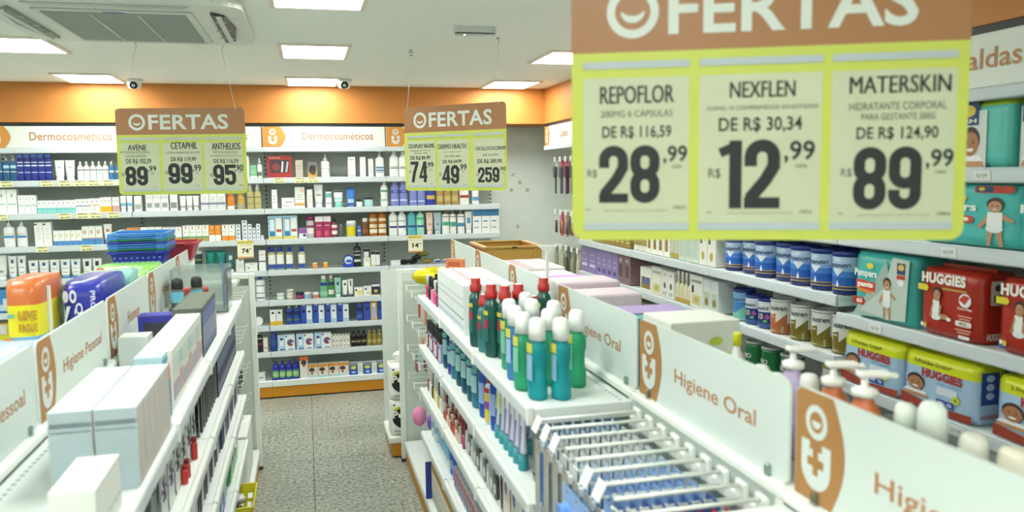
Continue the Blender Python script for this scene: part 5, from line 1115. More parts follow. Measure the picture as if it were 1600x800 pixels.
p = P_pack(w_, .17, h, TEAL, PP, seed=3, sideprint=[(.3, .36, .3, .34, 'c8e0dc'), (.4, .46, .3, .34, 'c8e0dc'), (.5, .56, .3, .34, 'c8e0dc')])
place_pack(p, 1338, 1432, z, XD, .17, 'teal diaper pants pack marked 60 next to the red packs')
HG = [('t', 'HUGGIES', .06, .80, .78, .94, 'f0ece4', .05), (.42, .82, .71, .735, 'b8a040'), ('p', [(0, .66), (.16, .65), (.19, .70), (.16, .75), (0, .75)], 'd8cc2e'),
      ('e', .80, .60, .10, .10, 'e3e6e4'), ('p', [(.70, .60), (.80, .54), (.88, .66), (.78, .68)], 'b83a2e'), ('t', 'Xtra-Flex', .68, .92, .46, .50, 'e8dcd8', .02), (.70, .92, .36, .38, 'd89a8c'), (.72, .90, .32, .34, 'd89a8c'), ('p', rrect(.66, .92, .22, .30, .03), 'dfe0dc'), ('t', '4XL', .72, .86, .235, .285, '8a3a30', .02), (.66, .92, .16, .18, 'd89a8c'), (.70, .90, .12, .14, 'd89a8c'), ('p', rrect(.72, .90, .04, .09, .02), 'e0dcd8'),
      ('e', .12, .10, .05, .05, '3a5aa8'), ('e', .15, .13, .03, .04, 'd8b83a'), ('e', .10, .14, .025, .03, 'e8e6e0')]+baby(.34, .45, .56, 'sit')
w2 = ww(1441, 1535, z, XD); h2 = hh(1450, 418, z, XD)
p = P_pack(w2, .16, h2, 'a82c1e', HG, seed=5, sideprint=[('t', 'HUGGIES', .2, .62, .05, .15, 'ece6de', .04), ('p', rrect(.25, .6, .55, .9, .04), 'd8dcda'), (.33, .5, .6, .7, '3a3c48'), ('e', .42, .8, .08, .05, '4a4c58')])
place_pack(p, 1441, 1535, z, XD, .16, 'red diaper pack with a sitting toddler, left of two')
place_pack(p, 1563, 1680, z, XD, .16, 'red diaper pack cut by the right edge of the photo')
# lower shelf: light blue packs
z = .955
HB = [('t', '2 Fraldas Grátis*', .18, .72, .83, .90, '6a6a1e', .02), ('t', 'HUGGIES', .30, .86, .60, .76, 'a8322a', .05), ('t', 'tripla proteção', .52, .86, .53, .57, '4a82b8', .01), (.52, .80, .36, .50, 'd3dfe8'), ('e', .78, .34, .055, .07, 'c8d430'), ('t', '0', .765, .795, .31, .37, '3a4a2a', .03), (.52, .76, .16, .28, '2c469c'), ('t', '80', .55, .62, .19, .25, 'dfe6f0', .03), ('t', 'G', .67, .73, .19, .25, 'dfe6f0', .03),
      ('p', [(0, .02), (1, .02), (1, .16), (.5, .12), (.0, .22)], '9a3c28'), ('e', .1, .55, .04, .05, '8fb0d4')]+baby(.22, .42, .42, 'face')
w3 = ww(1416, 1528, z, XD); h3 = hh(1420, 546, z, XD)
p = P_pack(w3, .13, h3, 'a9c6e2', HB, bands=[(.78, 1.01, 'd3dc26')], seed=8, sideprint=[(.2, .7, .35, .9, '2c4a9c'), ('e', .45, .8, .12, .06, 'b8ccec'), ('e', .45, .65, .12, .06, 'b8ccec'), ('e', .45, .5, .12, .06, 'b8ccec'), ('t', 'HUGGIES', .2, .75, .1, .18, 'a8322a', .03)])
place_pack(p, 1416, 1528, z, XD, .13, 'light blue diaper pack with yellow top, nearer of the pair')
place_pack(p, 1323, 1412, z, XD, .13, 'light blue diaper pack with yellow top, farther of the pair')
p4 = place_pack(p, 1576, 1690, z, XD, .13, 'light blue diaper pack leaning at the right photo edge')
# upper shelves
z = 1.515
w5 = ww(1440, 1598, z, XD); h5 = hh(1520, 285, z, XD)
PP2 = [(0, 1, 0, 1, TEAL)][:0]+[('t', 'Pampers', .05, .62, .52, .68, 'eef2ee', .03), ('e', .46, .76, .07, .06, 'd8c848'), ('p', rrect(.18, .60, .36, .48, .05), 'b8402e'), ('t', 'pants', .24, .55, .375, .465, 'f2eee8', .05), ('p', rrect(.60, .97, .84, .95, .04), 'b8402e'), (.62, .78, .85, .94, '2c4468'), ('e', .67, .9, .03, .03, 'd8b848')]+baby(.80, .40, .75, 'stand')
p = P_pack(w5, .15, h5, '4ab6b2', PP2, seed=11)
place_pack(p, 1440, 1598, z, XD, .15, 'teal diaper pants pack right below the offers sign edge')
place_pack(p, 1603, 1790, z, XD, .15, 'teal diaper pack at the right photo edge, second shelf')
z = 1.755
PP3 = [(0, .60, 0, .86, 'ccd6d0'), (.02, .45, .64, 1.0, '23406a'), ('e', .24, .86, .14, .09, 'd8c04a'), ('t', '12H', .08, .40, .68, .74, 'e6e8d8', .03)]+baby(.30, .32, .62, 'face')
w6 = ww(1500, 1584, z, XD); h6 = hh(1530, 158, z, XD)
p = P_pack(w6, .15, h6, '58bcb2', PP3, bands=[(.88, 1.01, 'a6c02a')], seed=13)
place_pack(p, 1500, 1584, z, XD, .15, 'teal diaper pack with green top and smiling toddler, top shelf')
place_pack(p, 1588, 1720, z, XD, .15, 'teal diaper pack with green top at the right edge, top shelf')
# small shelf-edge strips on the right shelves
for i, (px, py, zz, lb) in enumerate(((1483, 387, 1.515, 'shelf edge under the upper teal packs'), (1368, 512, 1.212, 'shelf edge under the teal pants pack'), (1535, 270, 1.755, 'top shelf edge by the smiling toddler pack'), (1495, 660, .955, 'edge under the light blue packs'))):
    y = at(px, py, X=RX).y
    m = MB(); m.box(-.032, .032, -.001, .0, -.014, .014, ('dde1de', 'paper'), .0003); q = MB(); q.text('R$ 9,99', -.02, .02, -.008, .006, -.0013, ('8a8f8c', 'paper'), .02)
    Proto('price_strip', 'price tag', [('card', m), ('tag_print', q)]).put((RX-.0015, y, zz-.024), RZ, 'small pale price strip on the '+lb, 'price strips')

# ---- corner hook unit: brushes and packs on hooks
def hook(name, label, x0, y, z, ln, rz, group, plate=True, up=0):
    """a white wire hook going from the panel (x0) out by ln along local -y"""
    t = thing(name, label, 'hook', (x0, y, z), rz, group)
    q = MB(); q.tube([(0, 0, 0), (0, -ln*.97, 0), (0, -ln, .012)], .0028, WHITE, 6); q.box(-.014, .014, -.004, .006, -.016, .006, WHITE, .002); q.build('prong', t)
    if plate:
        q = MB(); q.tube([(0, 0, .028), (0, -ln+.004, .028)], .0024, WHITE, 6); pa_ = q.build('plate_arm', t)
        q = MB(); q.box(-.024, .024, -ln-.0015, -ln+.0015, -.006, .036, ('e6e9e6', 'plastic'), .0008); q.build('price_plate', pa_)
    return t
def brush(kind, c1, c2):
    m = MB(); m.prism(rrect(-.032, .032, -.04, .014, .006, 3), -.0005, .0005, (c1, 'paper'))
    b = MB(); b.prism(rrect(-.010, .010, -.26, -.12, .009, 3), -.012, -.002, (c2, 'plastic')); b.prism(rrect(-.022, .022, -.13, -.035, .018, 4), -.020, -.002, (c2, 'plastic'))
    for k in range(5):
        for j in range(3): b.tube([(-.012+.012*j, -.020, -.05-.016*k), (-.012+.012*j, -.030, -.05-.016*k)], .0015, ('2a2c30', 'plastic'), 4)
    return Proto('hair_brush', 'brush', [('card', m), ('brush_body', b)])
cols = [('c8d4d2', '3a4a4a'), ('b0405a', '5a5e66'), ('c04a6a', '6a6470'), ('c8d4d2', '4a4670'), ('c23c60', '72304a'), ('3a9a90', '4a4e54')]
PANX = RX+.38-.03
for r_, (zz, n_, nm) in enumerate(((1.86, 5, 'upper'), (1.43, 5, 'middle'), (1.15, 5, 'lower'))):
    for i in range(n_):
        y = 6.48-.14*i
        hook('wire_hook', 'white wire hook in the corner unit, %s row%s' % (nm, ordinal(i, n_)), PANX-.003, y, zz, .30, RZ, 'corner unit hooks', plate=True)
        for k in range(3):
            c = cols[(i*2+k+r_) % 6]
            if r_ == 0: p = brush('b', *c)
            elif r_ == 1:
                m = MB(); m.prism(rrect(-.035, .035, -.17, .014, .006, 3), -.0005, .0005, (('d8dcda', 'c8506a', '9a8a70')[(i+k) % 3], 'paper'))
                b = MB(); [b.tube([(-.018+.012*j, -.007, -.05), (-.020+.013*j, -.007, -.15)], .0055, (('c8a83a', '3a4a8a', 'b03a5a', '2a2c30')[(j+i+k) % 4], 'plastic'), 6) for j in range(4)]
                p = Proto('hair_clip_card', 'hanging pack', [('card', m), ('clips', b)])
            else:
                m = MB(); m.prism(rrect(-.04, .04, -.20, .014, .006, 3), -.0005, .0005, (('8a8f7a', 'b8b49c', '6e7668')[(i+k) % 3], 'paper'))
                b = MB(); b.prism(rrect(-.028, .028, -.18, -.05, .02, 4), -.014, -.001, (('9a9a80', '4a5048', 'c8c4ac')[(i*2+k) % 3], 'plastic'))
                p = Proto('hair_accessory_card', 'hanging pack', [('card', m), ('goods', b)])
            p.put((PANX-.29+.055*k+.002, y, zz-.006), RZ, '%s on the %s corner hooks, %s hook, %s' % (('hair brush', 'card of hair clips', 'olive hair accessory card')[r_], nm, ['farthest', 'second', 'third', 'fourth', 'nearest'][i], ['front', 'middle', 'rear'][k]), '%s corner hook goods' % nm)

# ================================================================ right gondola, aisle side
GX = RS-.305+.025         # fronts of goods
def grow(y0, y1, z, n, w_, h, make, desc, where, deep=1, stag=0, X=None, sgn=-1, dgap=.006):
    """n goods along y from y0 (far) to y1 (near)"""
    p, d = make(w_, h); X0_ = GX if X is None else X
    for r_ in range(deep):
        for i in range(n):
            y = y0+(y1-y0)*(i+.5)/n
            lb = '%s %s' % (desc, where)
            o = ['', ' farthest', ' nearest']
            nm = '' if n == 1 else (', farthest of row' if i == 0 else (', nearest of row' if i == n-1 else ', %s from far end' % NTH[i+1]))
            if n > 16: nm = ', one of many'
            rr = '' if deep == 1 else (' front' if r_ == 0 else ' %s' % (['', 'second', 'third', 'fourth'][r_]))
            lb = short('%s %s%s%s' % (desc, where, nm, (', front file' if r_ == 0 else ', %s file' % NTH[r_+1]) if deep > 1 else ''))
            p.put((X0_-sgn*(d/2+r_*(d+dgap)), y+stag*(r_ % 2), z), RZ if sgn < 0 else pi/2, lb, '%ss %s' % (desc, where))
TZ = 1.145
# small bottles and orange box at the far end of the top shelf
def P_nail(c, cap, w_=.026, h=.085): return P_bottle(w_, h, c, cap, hc=.45, cw=.55, sh=.08, sy=.9, kind='gloss', name='nail_polish')
pal = ['c83a64', 'd85a88', '3a2a7a', '20222a', '8a3a6a', 'b8c0c0', 'e0809a', 'e0dcd8']
k = 0
for j, yy in enumerate((4.04, 3.96, 3.88, 3.80, 3.72, 3.64)):
    for r_ in range(3):
        P_bottle(.030, .115, pal[(j*3+r_) % 8], '22262a' if (j+r_) % 3 else 'd9dcdc', hc=.45, cw=.7, sh=.08, sy=.9, kind='gloss', name='polish_remover').put((GX+.018+.042*r_, yy, TZ), RZ, 'small %s bottle near the orange box, %s rank, %s file' % (('red', 'pink', 'violet', 'black', 'plum', 'grey', 'rose', 'white')[(j*3+r_) % 8], NTH[j+1], ['front', 'middle', 'rear'][r_]), 'small bottles at the far end of the top shelf')
bx_ = P_box(.10, .025, .19, 'd8845a', [(.08, .92, .10, .50, 'e3dcd6'), (.15, .85, .62, .92, 'c06038'), (.2, .8, .75, .79, 'e8b8a0')]); bx_.put((GX+.155, 4.03, TZ), radians(-40), 'orange and white upright box behind the small bottles, far end')
# yellow film bag behind it
yb_ = P_flow(.25, .12, 'd8cc20', name='plastic_bag'); yb_.put((RS-.15, 4.62, 1.118), radians(-12), 'crumpled yellow bag lying on the hooks at the far end')
# the block of white toothpaste cartons
tp = P_box(.045, .20, .19, 'e3e9e6', [(.15, .85, .30, .34, '4a8a80'), (.2, .8, .55, .60, 'b0b8b6'), (.3, .7, .7, .74, '7ab0a0'), (.4, .8, .1, .2, '7a9ac8')], top=[(.2, .8, .58, .78, 'c0b4b8'), (.25, .7, .26, .36, 'c8746e'), (.1, .9, .985, .995, 'a0a8a6'), (.95, .99, .0, 1, 'b0b8b6')], side=[(.1, .25, 'd8e4e2')], name='toothpaste_carton')
for i in range(13):
    tp.put((GX+.10, 3.60-.0475*i, TZ), RZ, 'white toothpaste carton in the block before the red caps, %s' % ('far end' if i == 0 else 'near end' if i == 12 else '%s from far end' % NTH[i+1]), 'block of white toothpaste cartons')
# mouthwash with red caps
def P_red(h=.245, w_=.068, c='1f5650'):
    return P_bottle(w_, h, c, 'b8292a', hc=.20, cw=.72, sh=.10, sy=.72, kind='gloss', capform='ribbed', waist=.10, ang=38, lab=[(.22, .56, '24685a'), (.40, .52, '9a3444'), (.58, .64, 'c8bc3a')], name='mouthwash_bottle')
pr1 = P_red(); pr2 = P_red(.20, .058, '3a7a80')
reds = [(748, 545, 1, 'pale blue plain one, leftmost'), (757, 547, 2, 'short one beside the leftmost'), (770, 553, 1, 'large dark green one in front'), (785, 560, 1, 'dark one right of the large one'), (789, 530, 1, 'dark one right of the tallest'), (812, 525, 1, 'dark one in the back file, third'), (838, 525, 2, 'short one in the back file'), (851, 510, 1, 'rightmost one by the header sign')]
for (px, py, kd, lb) in [(745, 540, 1, 'leftmost beside the toothpaste block'), (757, 549, 2, 'short one in front, second from left'), (769, 556, 1, 'tallest looking one with yellow label'), (790, 560, 1, 'behind the first green bottle'), (811, 556, 1, 'fourth in the back file'), (834, 553, 2, 'short one nearly hidden by white caps'), (850, 540, 1, 'rightmost by the header sign')]:
    p_ = at(px, py, Z=TZ); (pr1 if kd == 1 else pr2).put((p_.x, p_.y, TZ), RZ+.1, 'red capped dark mouthwash bottle, '+lb, 'red capped mouthwash bottles')
# mouthwash with white caps
def P_white(c, lab, h=.222, w_=.070):
    return P_bottle(w_, h, c, 'eef0ee', hc=.27, cw=.80, sh=.10, sy=.74, kind='liquid', capform='dome', waist=.15, ang=30, lab=[(.24, .56, lab), (.58, .70, 'd0c850')], name='mouthwash_bottle')
wt = {'green': P_white('46c08e', '78c0a0'), 'teal': P_white('2fb4c0', '8ab4cc'), 'blue': P_white('5aa4e4', '9abce0')}
for (px, py, kd, lb) in [(797, 576, 'green', 'leftmost'), (806, 592, 'blue', 'second from left'), (818, 608, 'green', 'third from left, yellow label'), (840, 622, 'teal', 'front left corner bottle'), (877, 622, 'teal', 'front right corner bottle'), (822, 560, 'blue', 'rearmost behind the second'), (832, 576, 'green', 'middle of the group, left'), (858, 600, 'green', 'between the two front corner bottles'), (866, 580, 'blue', 'behind the front right bottle'), (901, 603, 'green', 'rightmost by the header sign')]:
    p_ = at(px, py, Z=TZ); wt[kd].put((p_.x, p_.y, TZ), RZ+.15, 'white capped %s mouthwash bottle, %s' % (kd, lb), 'white capped mouthwash bottles')
# price clip plates below the corner
# second shelf
Z2 = .888
rem = [('8a2a24', '22262a'), ('6a8a94', '1c1e22'), ('7a7c9a', '1c1e22'), ('a8483a', '1c1e22'), ('8a92b8', '22262a'), ('b0a08c', '1c1e22')]
for j in range(9):
    for r_ in range(2):
        c = rem[(j*2+r_) % 6]; P_bottle(.034, .14, c[0], c[1], hc=.36, cw=.75, sh=.08, sy=.9, kind='gloss', name='polish_remover', lab=[(.1, .5, ['c8ccd4', '8a3030', 'c0c4d8'][j % 3])]).put((GX+.02+.05*r_, 4.06-.048*j, Z2), RZ, 'black capped polish remover bottle on second shelf, %s from far end, %s file' % (NTH[j+1], ['front', 'rear'][r_]), 'black capped remover bottles on the second gondola shelf')
def P_dark(c, h=.215, cap='1f3a48'): return P_bottle(.066, h, c, cap, hc=.14, cw=.55, sh=.16, sy=.75, kind='gloss', waist=.06, capform='ribbed', lab=[(.30, .62, '8fb8b8'), (.66, .76, '5aa0a0')], name='mouthwash_bottle')
pd = P_dark('144e62'); pd2 = P_dark('2a2c90', .17, 'c0c8d0'); pd3 = P_dark('2f7486', .20, 'dfe4e4')
for j, (y_, pp, d_) in enumerate(((3.585, pd, 'dark teal'), (3.46, pd2, 'violet blue'), (3.38, pd3, 'pale teal'), (3.26, pd, 'dark teal'), (3.14, pd, 'dark teal'), (3.02, pd, 'dark teal'), (2.93, pd3, 'pale teal'))):
    for r_ in range(2): pp.put((GX+.036+.075*r_, y_, Z2), RZ, 'dark mouthwash bottle on second gondola shelf, %s in line, %s, %s file' % (NTH[j+1], d_, ['front', 'rear'][r_]), 'dark mouthwash bottles on the second gondola shelf')
pb1 = P_bottle(.060, .215, '1c50a8', 'e3e6e6', hc=.16, cw=.55, sh=.14, sy=.75, kind='gloss', capform='dome', lab=[(.25, .6, '8aa8dc')], name='mouthwash_bottle')
pb1.put((GX+.035, 2.80, Z2), RZ, 'deep blue mouthwash bottle with a white cap on second gondola shelf')
pkid = P_bottle(.052, .18, 'c8d4dc', 'b8302c', hc=.2, cw=.6, sh=.12, sy=.75, lab=[(.05, .6, 'c8b840'), (.3, .45, '8a4a9a'), (.62, .72, 'c03a34')], name='mouthwash_bottle')
pkid.put((GX+.035, 2.72, Z2), RZ, 'red capped children mouthwash bottle with colourful label, second shelf')
pb1.put((GX+.12, 2.74, Z2), RZ, 'deep blue mouthwash bottle standing behind the colourful label one')
pb1.put((GX+.04, 2.64, Z2), RZ, 'deep blue mouthwash bottle nearest the teal tubes, second shelf')
pt_ = P_tube(.05, .165, 'c3d8dc', '2c8a94', hc=.26, bands=[(.3, .6, '5a4a94', .5), (.62, .9, 'd8cc3a', .4)], name='toothpaste_tube')
pt2 = P_tube(.05, .165, 'd8dcea', '2c8a94', hc=.3, bands=[(.32, .8, '8a80b8', .5)], name='toothpaste_tube')
for j in range(6):
    for r_ in range(2): (pt_ if j < 2 else pt2).put((GX+.028+.06*r_, 2.56-.062*j, Z2), RZ, 'teal capped %s toothpaste tube on second shelf, %s from far end, %s file' % ('yellow marked' if j < 2 else 'lilac', NTH[j+1], ['front', 'rear'][r_]), 'teal capped toothpaste tubes')
ps_ = P_bottle(.05, .20, '8a9498', '6a7276', hc=.12, cw=.7, sh=.05, sy=.8, kind='foil', lab=[(.1, .14, '22262a')], name='spray_can')
ps_.put((GX+.05, 2.15, Z2), RZ, 'single silver grey can near the corner of the second shelf', None)
pc_ = P_bottle(.085, .12, '9ad4d0', 'd8dc3a', hc=.2, cw=.5, sh=.15, sy=.8, kind='gloss', lab=[(.2, .6, 'c0e4e2')], name='floss_tub'); pc_.put((GX+.13, 2.07, Z2), RZ, 'pale teal tub with a yellow top near the corner of the second shelf')
# third shelf: polish pens, lotion, small bottles
Z3 = .662
for j in range(10):
    for r_ in range(2):
        c = ['a02c24', 'dfe3e0', 'e0e2dc', '1e2022', 'd8c040', 'e3e4e0', 'd6d8d0', 'c8a83a', 'e6e6e2', 'ccd0c8'][(j+r_*3) % 10]
        P_bottle(.026, .125, c, 'e6e8e4' if j % 4 != 3 else '1e2022', hc=.5, cw=.7, sh=.05, sy=.95, name='nail_care_bottle', capform='taper' if j % 3 == 0 else 'cyl').put((GX+.016+.04*r_, 4.05-.047*j, Z3), RZ, 'slim nail care bottle on third gondola shelf, %s from far end, %s file' % (NTH[j+1], ['front', 'rear'][r_]), 'slim nail care bottles')
for j in range(13):
    for r_ in range(2):
        c = ['b0462e', 'c0a08a', 'a83a30', 'd0b8a8', 'c86a4a', '9a2f2c', 'dcd0c8'][(j*2+r_) % 7]
        P_bottle(.024, .07, c, ['e0dcd4', 'c8a08a', '8a2c2a'][(j+r_) % 3], hc=.45, cw=.6, sh=.05, sy=.95, kind='gloss', name='nail_polish').put((GX+.014+.034*r_, 3.56-.030*j, Z3), RZ, 'tiny %s nail polish on third gondola shelf, %s from far, %s file' % (['rust', 'tan', 'red', 'beige', 'coral', 'crimson', 'pale'][(j*2+r_) % 7], NTH[j+1], ['front', 'rear'][r_]), 'tiny nail polishes on the third gondola shelf')
t = thing('lip_gloss', 'tall crimson tube at the near end of the nail polishes', 'tube', (GX+.02, 3.13, Z3), RZ); q = MB(); q.lathe([(.012, 0), (.013, .06)], ('b8487a', 'gloss'), 12); q.build('tube_body', t); q = MB(); q.lathe([(.0135, .0605), (.012, .16), (.009, .165)], ('8a2428', 'gloss'), 12); q.build('cap', t)
for j in range(10):
    for r_ in range(2):
        P_card(.06, .13, 0, lambda g_, j=j: (g_.prism(rrect(-.02, .02, -.11, -.03, .012, 4), -.012, -.0005, (['c8d0ce', '5a6260', 'b8c4c4', '8a948e', '3a403e'][j % 5], 'plastic')), g_.box(-.012, .012, -.014, -.0121, -.09, -.06, ('e3e6e4', 'plastic'))), name='blister_pack').put((GX+.02+.04*r_, 3.04-.055*j, Z3+.131), RZ, 'clear blister pack on third gondola shelf, %s from far end, %s file' % (NTH[j+1], ['front', 'rear'][r_]), 'blister packs on the third gondola shelf')
# fourth shelf
Z4 = .430
ploc = P_bottle(.07, .155, 'b8d0da', '24348c', hc=.2, cw=.45, sh=.10, lab=[(.2, .7, 'c8dce4'), (.3, .5, '8ab0c4')], name='lotion_bottle')
for j in range(2): ploc.put((GX+.04, 4.04-.10*j, Z4), RZ, 'pale blue bottle with dark blue cap, fourth gondola shelf, %s one' % ['far', 'second'][j], 'pale blue bottles on the fourth gondola shelf')
pbl2 = P_bottle(.05, .11, '7ab4d8', 'a8cce0', hc=.2, cw=.5, sh=.1, name='lotion_bottle')
for j in range(4): pbl2.put((GX+.05, 3.86-.06*j, Z4), RZ, 'small sky blue bottle on fourth gondola shelf, %s' % ['farthest', 'second', 'third', 'nearest'][j], 'small sky blue bottles')
pbb = P_bottle(.06, .135, '2a64c4', '2050a8', hc=.18, cw=.45, sh=.14, capform='dome', lab=[(.2, .5, '88aee0')], name='lotion_bottle')
for j in range(2):
    for r_ in range(2): pbb.put((GX+.035+.07*r_, 3.48-.075*j, Z4), RZ, 'bright blue rounded bottle on fourth gondola shelf, %s, %s file' % (['far', 'near'][j], ['front', 'rear'][r_]), 'bright blue rounded bottles')
psb = P_box(.05, .05, .095, 'b8b4c0', [(.1, .9, .55, .9, 'b0604a'), (.15, .85, .15, .5, '6a6a90')], name='blade_box')
for j in range(10):
    for r_ in range(2): psb.put((GX+.03+.054*r_, 3.30-.056*j, Z4), RZ, 'small grey and rust box on fourth gondola shelf, %s from far end, %s file' % (NTH[j+1], ['front', 'rear'][r_]), 'small grey and rust boxes')
pfl = P_box(.16, .12, .012, 'e0dedc', [], top=[(.1, .9, .8, .9, 'b05048'), (.1, .7, .2, .5, 'c0c4c4')], name='flat_carton'); pfl.put((GX+.08, 2.60, Z4), RZ, 'flat white carton lying on the fourth gondola shelf')
# bottom deck
pbt = P_box(.055, .07, .20, 'e3e0d4', [(0, 1, .8, 1, 'c8962c'), (.1, .9, .35, .7, 'd8d4c8'), (.3, .7, .1, .3, '8a90a0')], name='carton', top=[(.1, .9, .1, .9, 'd0a040')])
for j in range(12): pbt.put((RS-.25, 3.90-.062*j, .138), RZ, 'white carton with golden top on the bottom deck, %s from far end' % NTH[j+1], 'golden topped cartons on the bottom deck')
pbk = P_box(.012, .10, .19, '2a3c90', name='carton'); pbk.put((RS-.262, 3.945, .138), RZ, 'thin dark blue carton at the far end of the golden topped ones')
# big tall cartons on the third shelf nearer
pt3 = P_box(.10, .05, .21, 'e0ddd2', [(0, .12, 0, 1, '8a3a30'), (.3, .7, .3, .7, 'c8ccd0'), ('e', .5, .5, .15, .1, '4a6ab0')], name='carton')
pt4 = P_box(.10, .05, .21, 'dfe0dc', [('p', [(0, 0), (.4, 0), (0, .5)], 'd0d42e'), ('e', .6, .6, .2, .12, '7a80b0')], name='carton')
for j in range(4): (pt3 if j < 2 else pt4).put((GX+.04, 2.42-.105*j, Z3), RZ, 'tall white carton with %s on third gondola shelf, %s one' % ('dark red edge' if j < 2 else 'yellow corner', ['farther', 'nearer'][j % 2]), 'tall white cartons on the third gondola shelf')
# far hook bay
for r_, (zz, nm) in enumerate(((1.08, 'top'), (.90, 'second'), (.72, 'third'), (.55, 'lowest'))):
    for i in range(5):
        y = 4.79-.125*i
        hook('wire_hook', 'white wire hook, far right gondola bay, %s row, %s' % (nm, ['farthest', 'second farthest', 'middle', 'second nearest', 'nearest'][i]), RS-.014, y, zz, .27, RZ, 'far bay hooks of the right gondola', plate=(i % 2 == 0))
        if r_ in (0, 1) and i >= 2:
            P_card(.055, .13, 0, lambda g_: g_.prism(rrect(-.018, .018, -.115, -.03, .012, 4), -.010, -.0005, (['c8906a', 'd8c8b8', 'b8524a', 'c8c8b8'][(i+r_) % 4], 'plastic')), name='makeup_card', cardcol=['d8cfc8', 'cfd8c0'][r_]).put((RS-.24, y, zz-.006), RZ, 'small beige hanging card on the %s hook row, %s hook' % (nm, ['', '', 'third', 'fourth', 'nearest'][i]), 'hanging cards in the far bay')
# pink puff and violet sponge bags
def puff(c, label, x, y, z, w_):
    t = thing('bath_puff', label, 'bath puff', (x, y, z), RZ)
    m = MB(); rnd = random.Random(3); vs = []; R1, S1 = 9, 16
    for j in range(R1+1):
        for k in range(S1):
            a = pi*j/R1; b = 2*pi*k/S1; rr = w_*(.92+.12*rnd.random()); vs.append((rr*sin(a)*cos(b), rr*sin(a)*sin(b)*.8, -.16-w_*.2+rr*cos(a)*1.1))
    m.add(vs, [(j*S1+k, j*S1+(k+1) % S1, (j+1)*S1+(k+1) % S1, (j+1)*S1+k) for j in range(R1) for k in range(S1)], (c, 'cloth'), True); m.build('puff', t)
    b = MB(); b.prism([(-w_*1.1, -.25), (w_*1.1, -.25), (w_*1.0, -.10), (.015, -.02), (.012, .012), (-.012, .012), (-.015, -.02), (-w_*1.0, -.10)], w_+.002, w_+.003, ('d8dfdc', 'clear')); b.build('bag', t)
    return t
puff('e08cb4', 'pink bath puff in a clear bag on the lowest far hooks', RS-.255, 4.58, .545, .052)
puff('7a58b8', 'violet bath sponge in a clear bag beside the pink puff', RS-.20, 4.44, .545, .040)
pgc = P_card(.09, .10, 0, lambda g_: g_.prism([(-.04, -.09), (.0, -.03), (.04, -.09), (.02, -.05)], -.008, -.0005, ('a03050', 'plastic')), name='toiletry_card', cardcol='3aa88c')
for i in range(3): pgc.put((RS-.25+.05*i, 4.665, .714), RZ, 'green carded sponge on the third far hooks, %s' % ['front', 'middle', 'rear'][i], 'green cards on the third far hooks')

# near hook bay: toothbrush packs
def P_brush(c, card):
    def goods(g_):
        for s_ in (-.012, .012):
            g_.prism(rrect(s_-.0045, s_+.0045, -.19, -.05, .004, 3), -.012, -.005, (c, 'plastic')); g_.prism(rrect(s_-.006, s_+.006, -.05, -.028, .004, 3), -.016, -.006, ('e9ecee', 'plastic'))
        g_.prism(rrect(-.022, .022, -.20, -.02, .010, 3), -.020, -.0195, ('dde8f0', 'clear'))
    return P_card(.058, .21, 0, goods, name='toothbrush_pack', cardcol=card)
prots = [P_brush('6a94d4', 'a4bcdc'), P_brush('8a94a0', 'cdd3d6'), P_brush('9aa4a0', 'd0d6d4'), P_brush('6aa0d8', 'b0c8e0'), P_brush('4a80cc', '8aacdc'), P_brush('c8ccd0', '3a5a9a'), P_brush('b8302c', 'b03430')]
cn = ['blue', 'grey', 'pale grey', 'light blue', 'deep blue', 'navy', 'red']
HY = [1.930, 1.855, 1.780, 1.705, 1.630, 1.555, 1.480, 1.405, 1.330]
sel = [0, 1, 2, 1, 3, 4, 4, 5, 6]
rail = thing('hook_rail', 'white rail carrying the near toothbrush hooks', 'rail', (RS-.02, 1.63, 1.10), 0)
q = MB(); q.box(-.012, .006, -.345, .345, -.014, .014, WHITE, .003); q.build('bar', rail)
for i, y in enumerate(HY):
    t = thing('wire_hook', 'white wire hook for toothbrushes, %s from the mouthwash corner' % NTH[i+1], 'hook', (RS-.034, y, 1.108), RZ, 'toothbrush hooks')
    q = MB(); q.tube([(0, 0, 0), (0, -.255, 0), (0, -.268, .012)], .0032, WHITE, 6); q.build('prong', t)
    q = MB(); q.tube([(0, 0, .026), (0, -.262, .026)], .0044, WHITE, 6); pa_ = q.build('plate_arm', t)
    q = MB(); q.box(-.020, .020, .001, .012, -.014, .034, WHITE, .003); q.build('bracket', t)
    q = MB(); T = Matrix.Translation((0, -.266, .016)) @ Matrix.Rotation(radians(-25), 4, 'X'); q.box(-.021, .021, -.0015, .0015, -.020, .020, ('e9ecea', 'plastic'), .0008, T=T)
    if i in (0, 1, 2, 5, 6): q.build('price_plate', pa_)
    for k in range(8):
        prots[sel[i]].put((RS-.034-.245+.027*k, y, 1.104), RZ, '%s toothbrush pack on the %s hook, %s from the aisle' % (cn[sel[i]], NTH[i+1], NTH[k+1]), 'toothbrush packs on hooks')
for i in range(6):
    y = 1.90-.11*i
    t = hook('wire_hook', 'white lower wire hook under the toothbrushes, %s from the far end' % NTH[i+1], RS-.014, y, .80, .27, RZ, 'lower toothbrush hooks', plate=False)
    for k in range(3): prots[[1, 5, 4][k]].put((RS-.26+.05*k, y, .796), RZ, 'toothbrush pack on the %s lower hook, %s from the aisle' % (NTH[i+1], NTH[k+1]), 'toothbrush packs on the lower hooks')
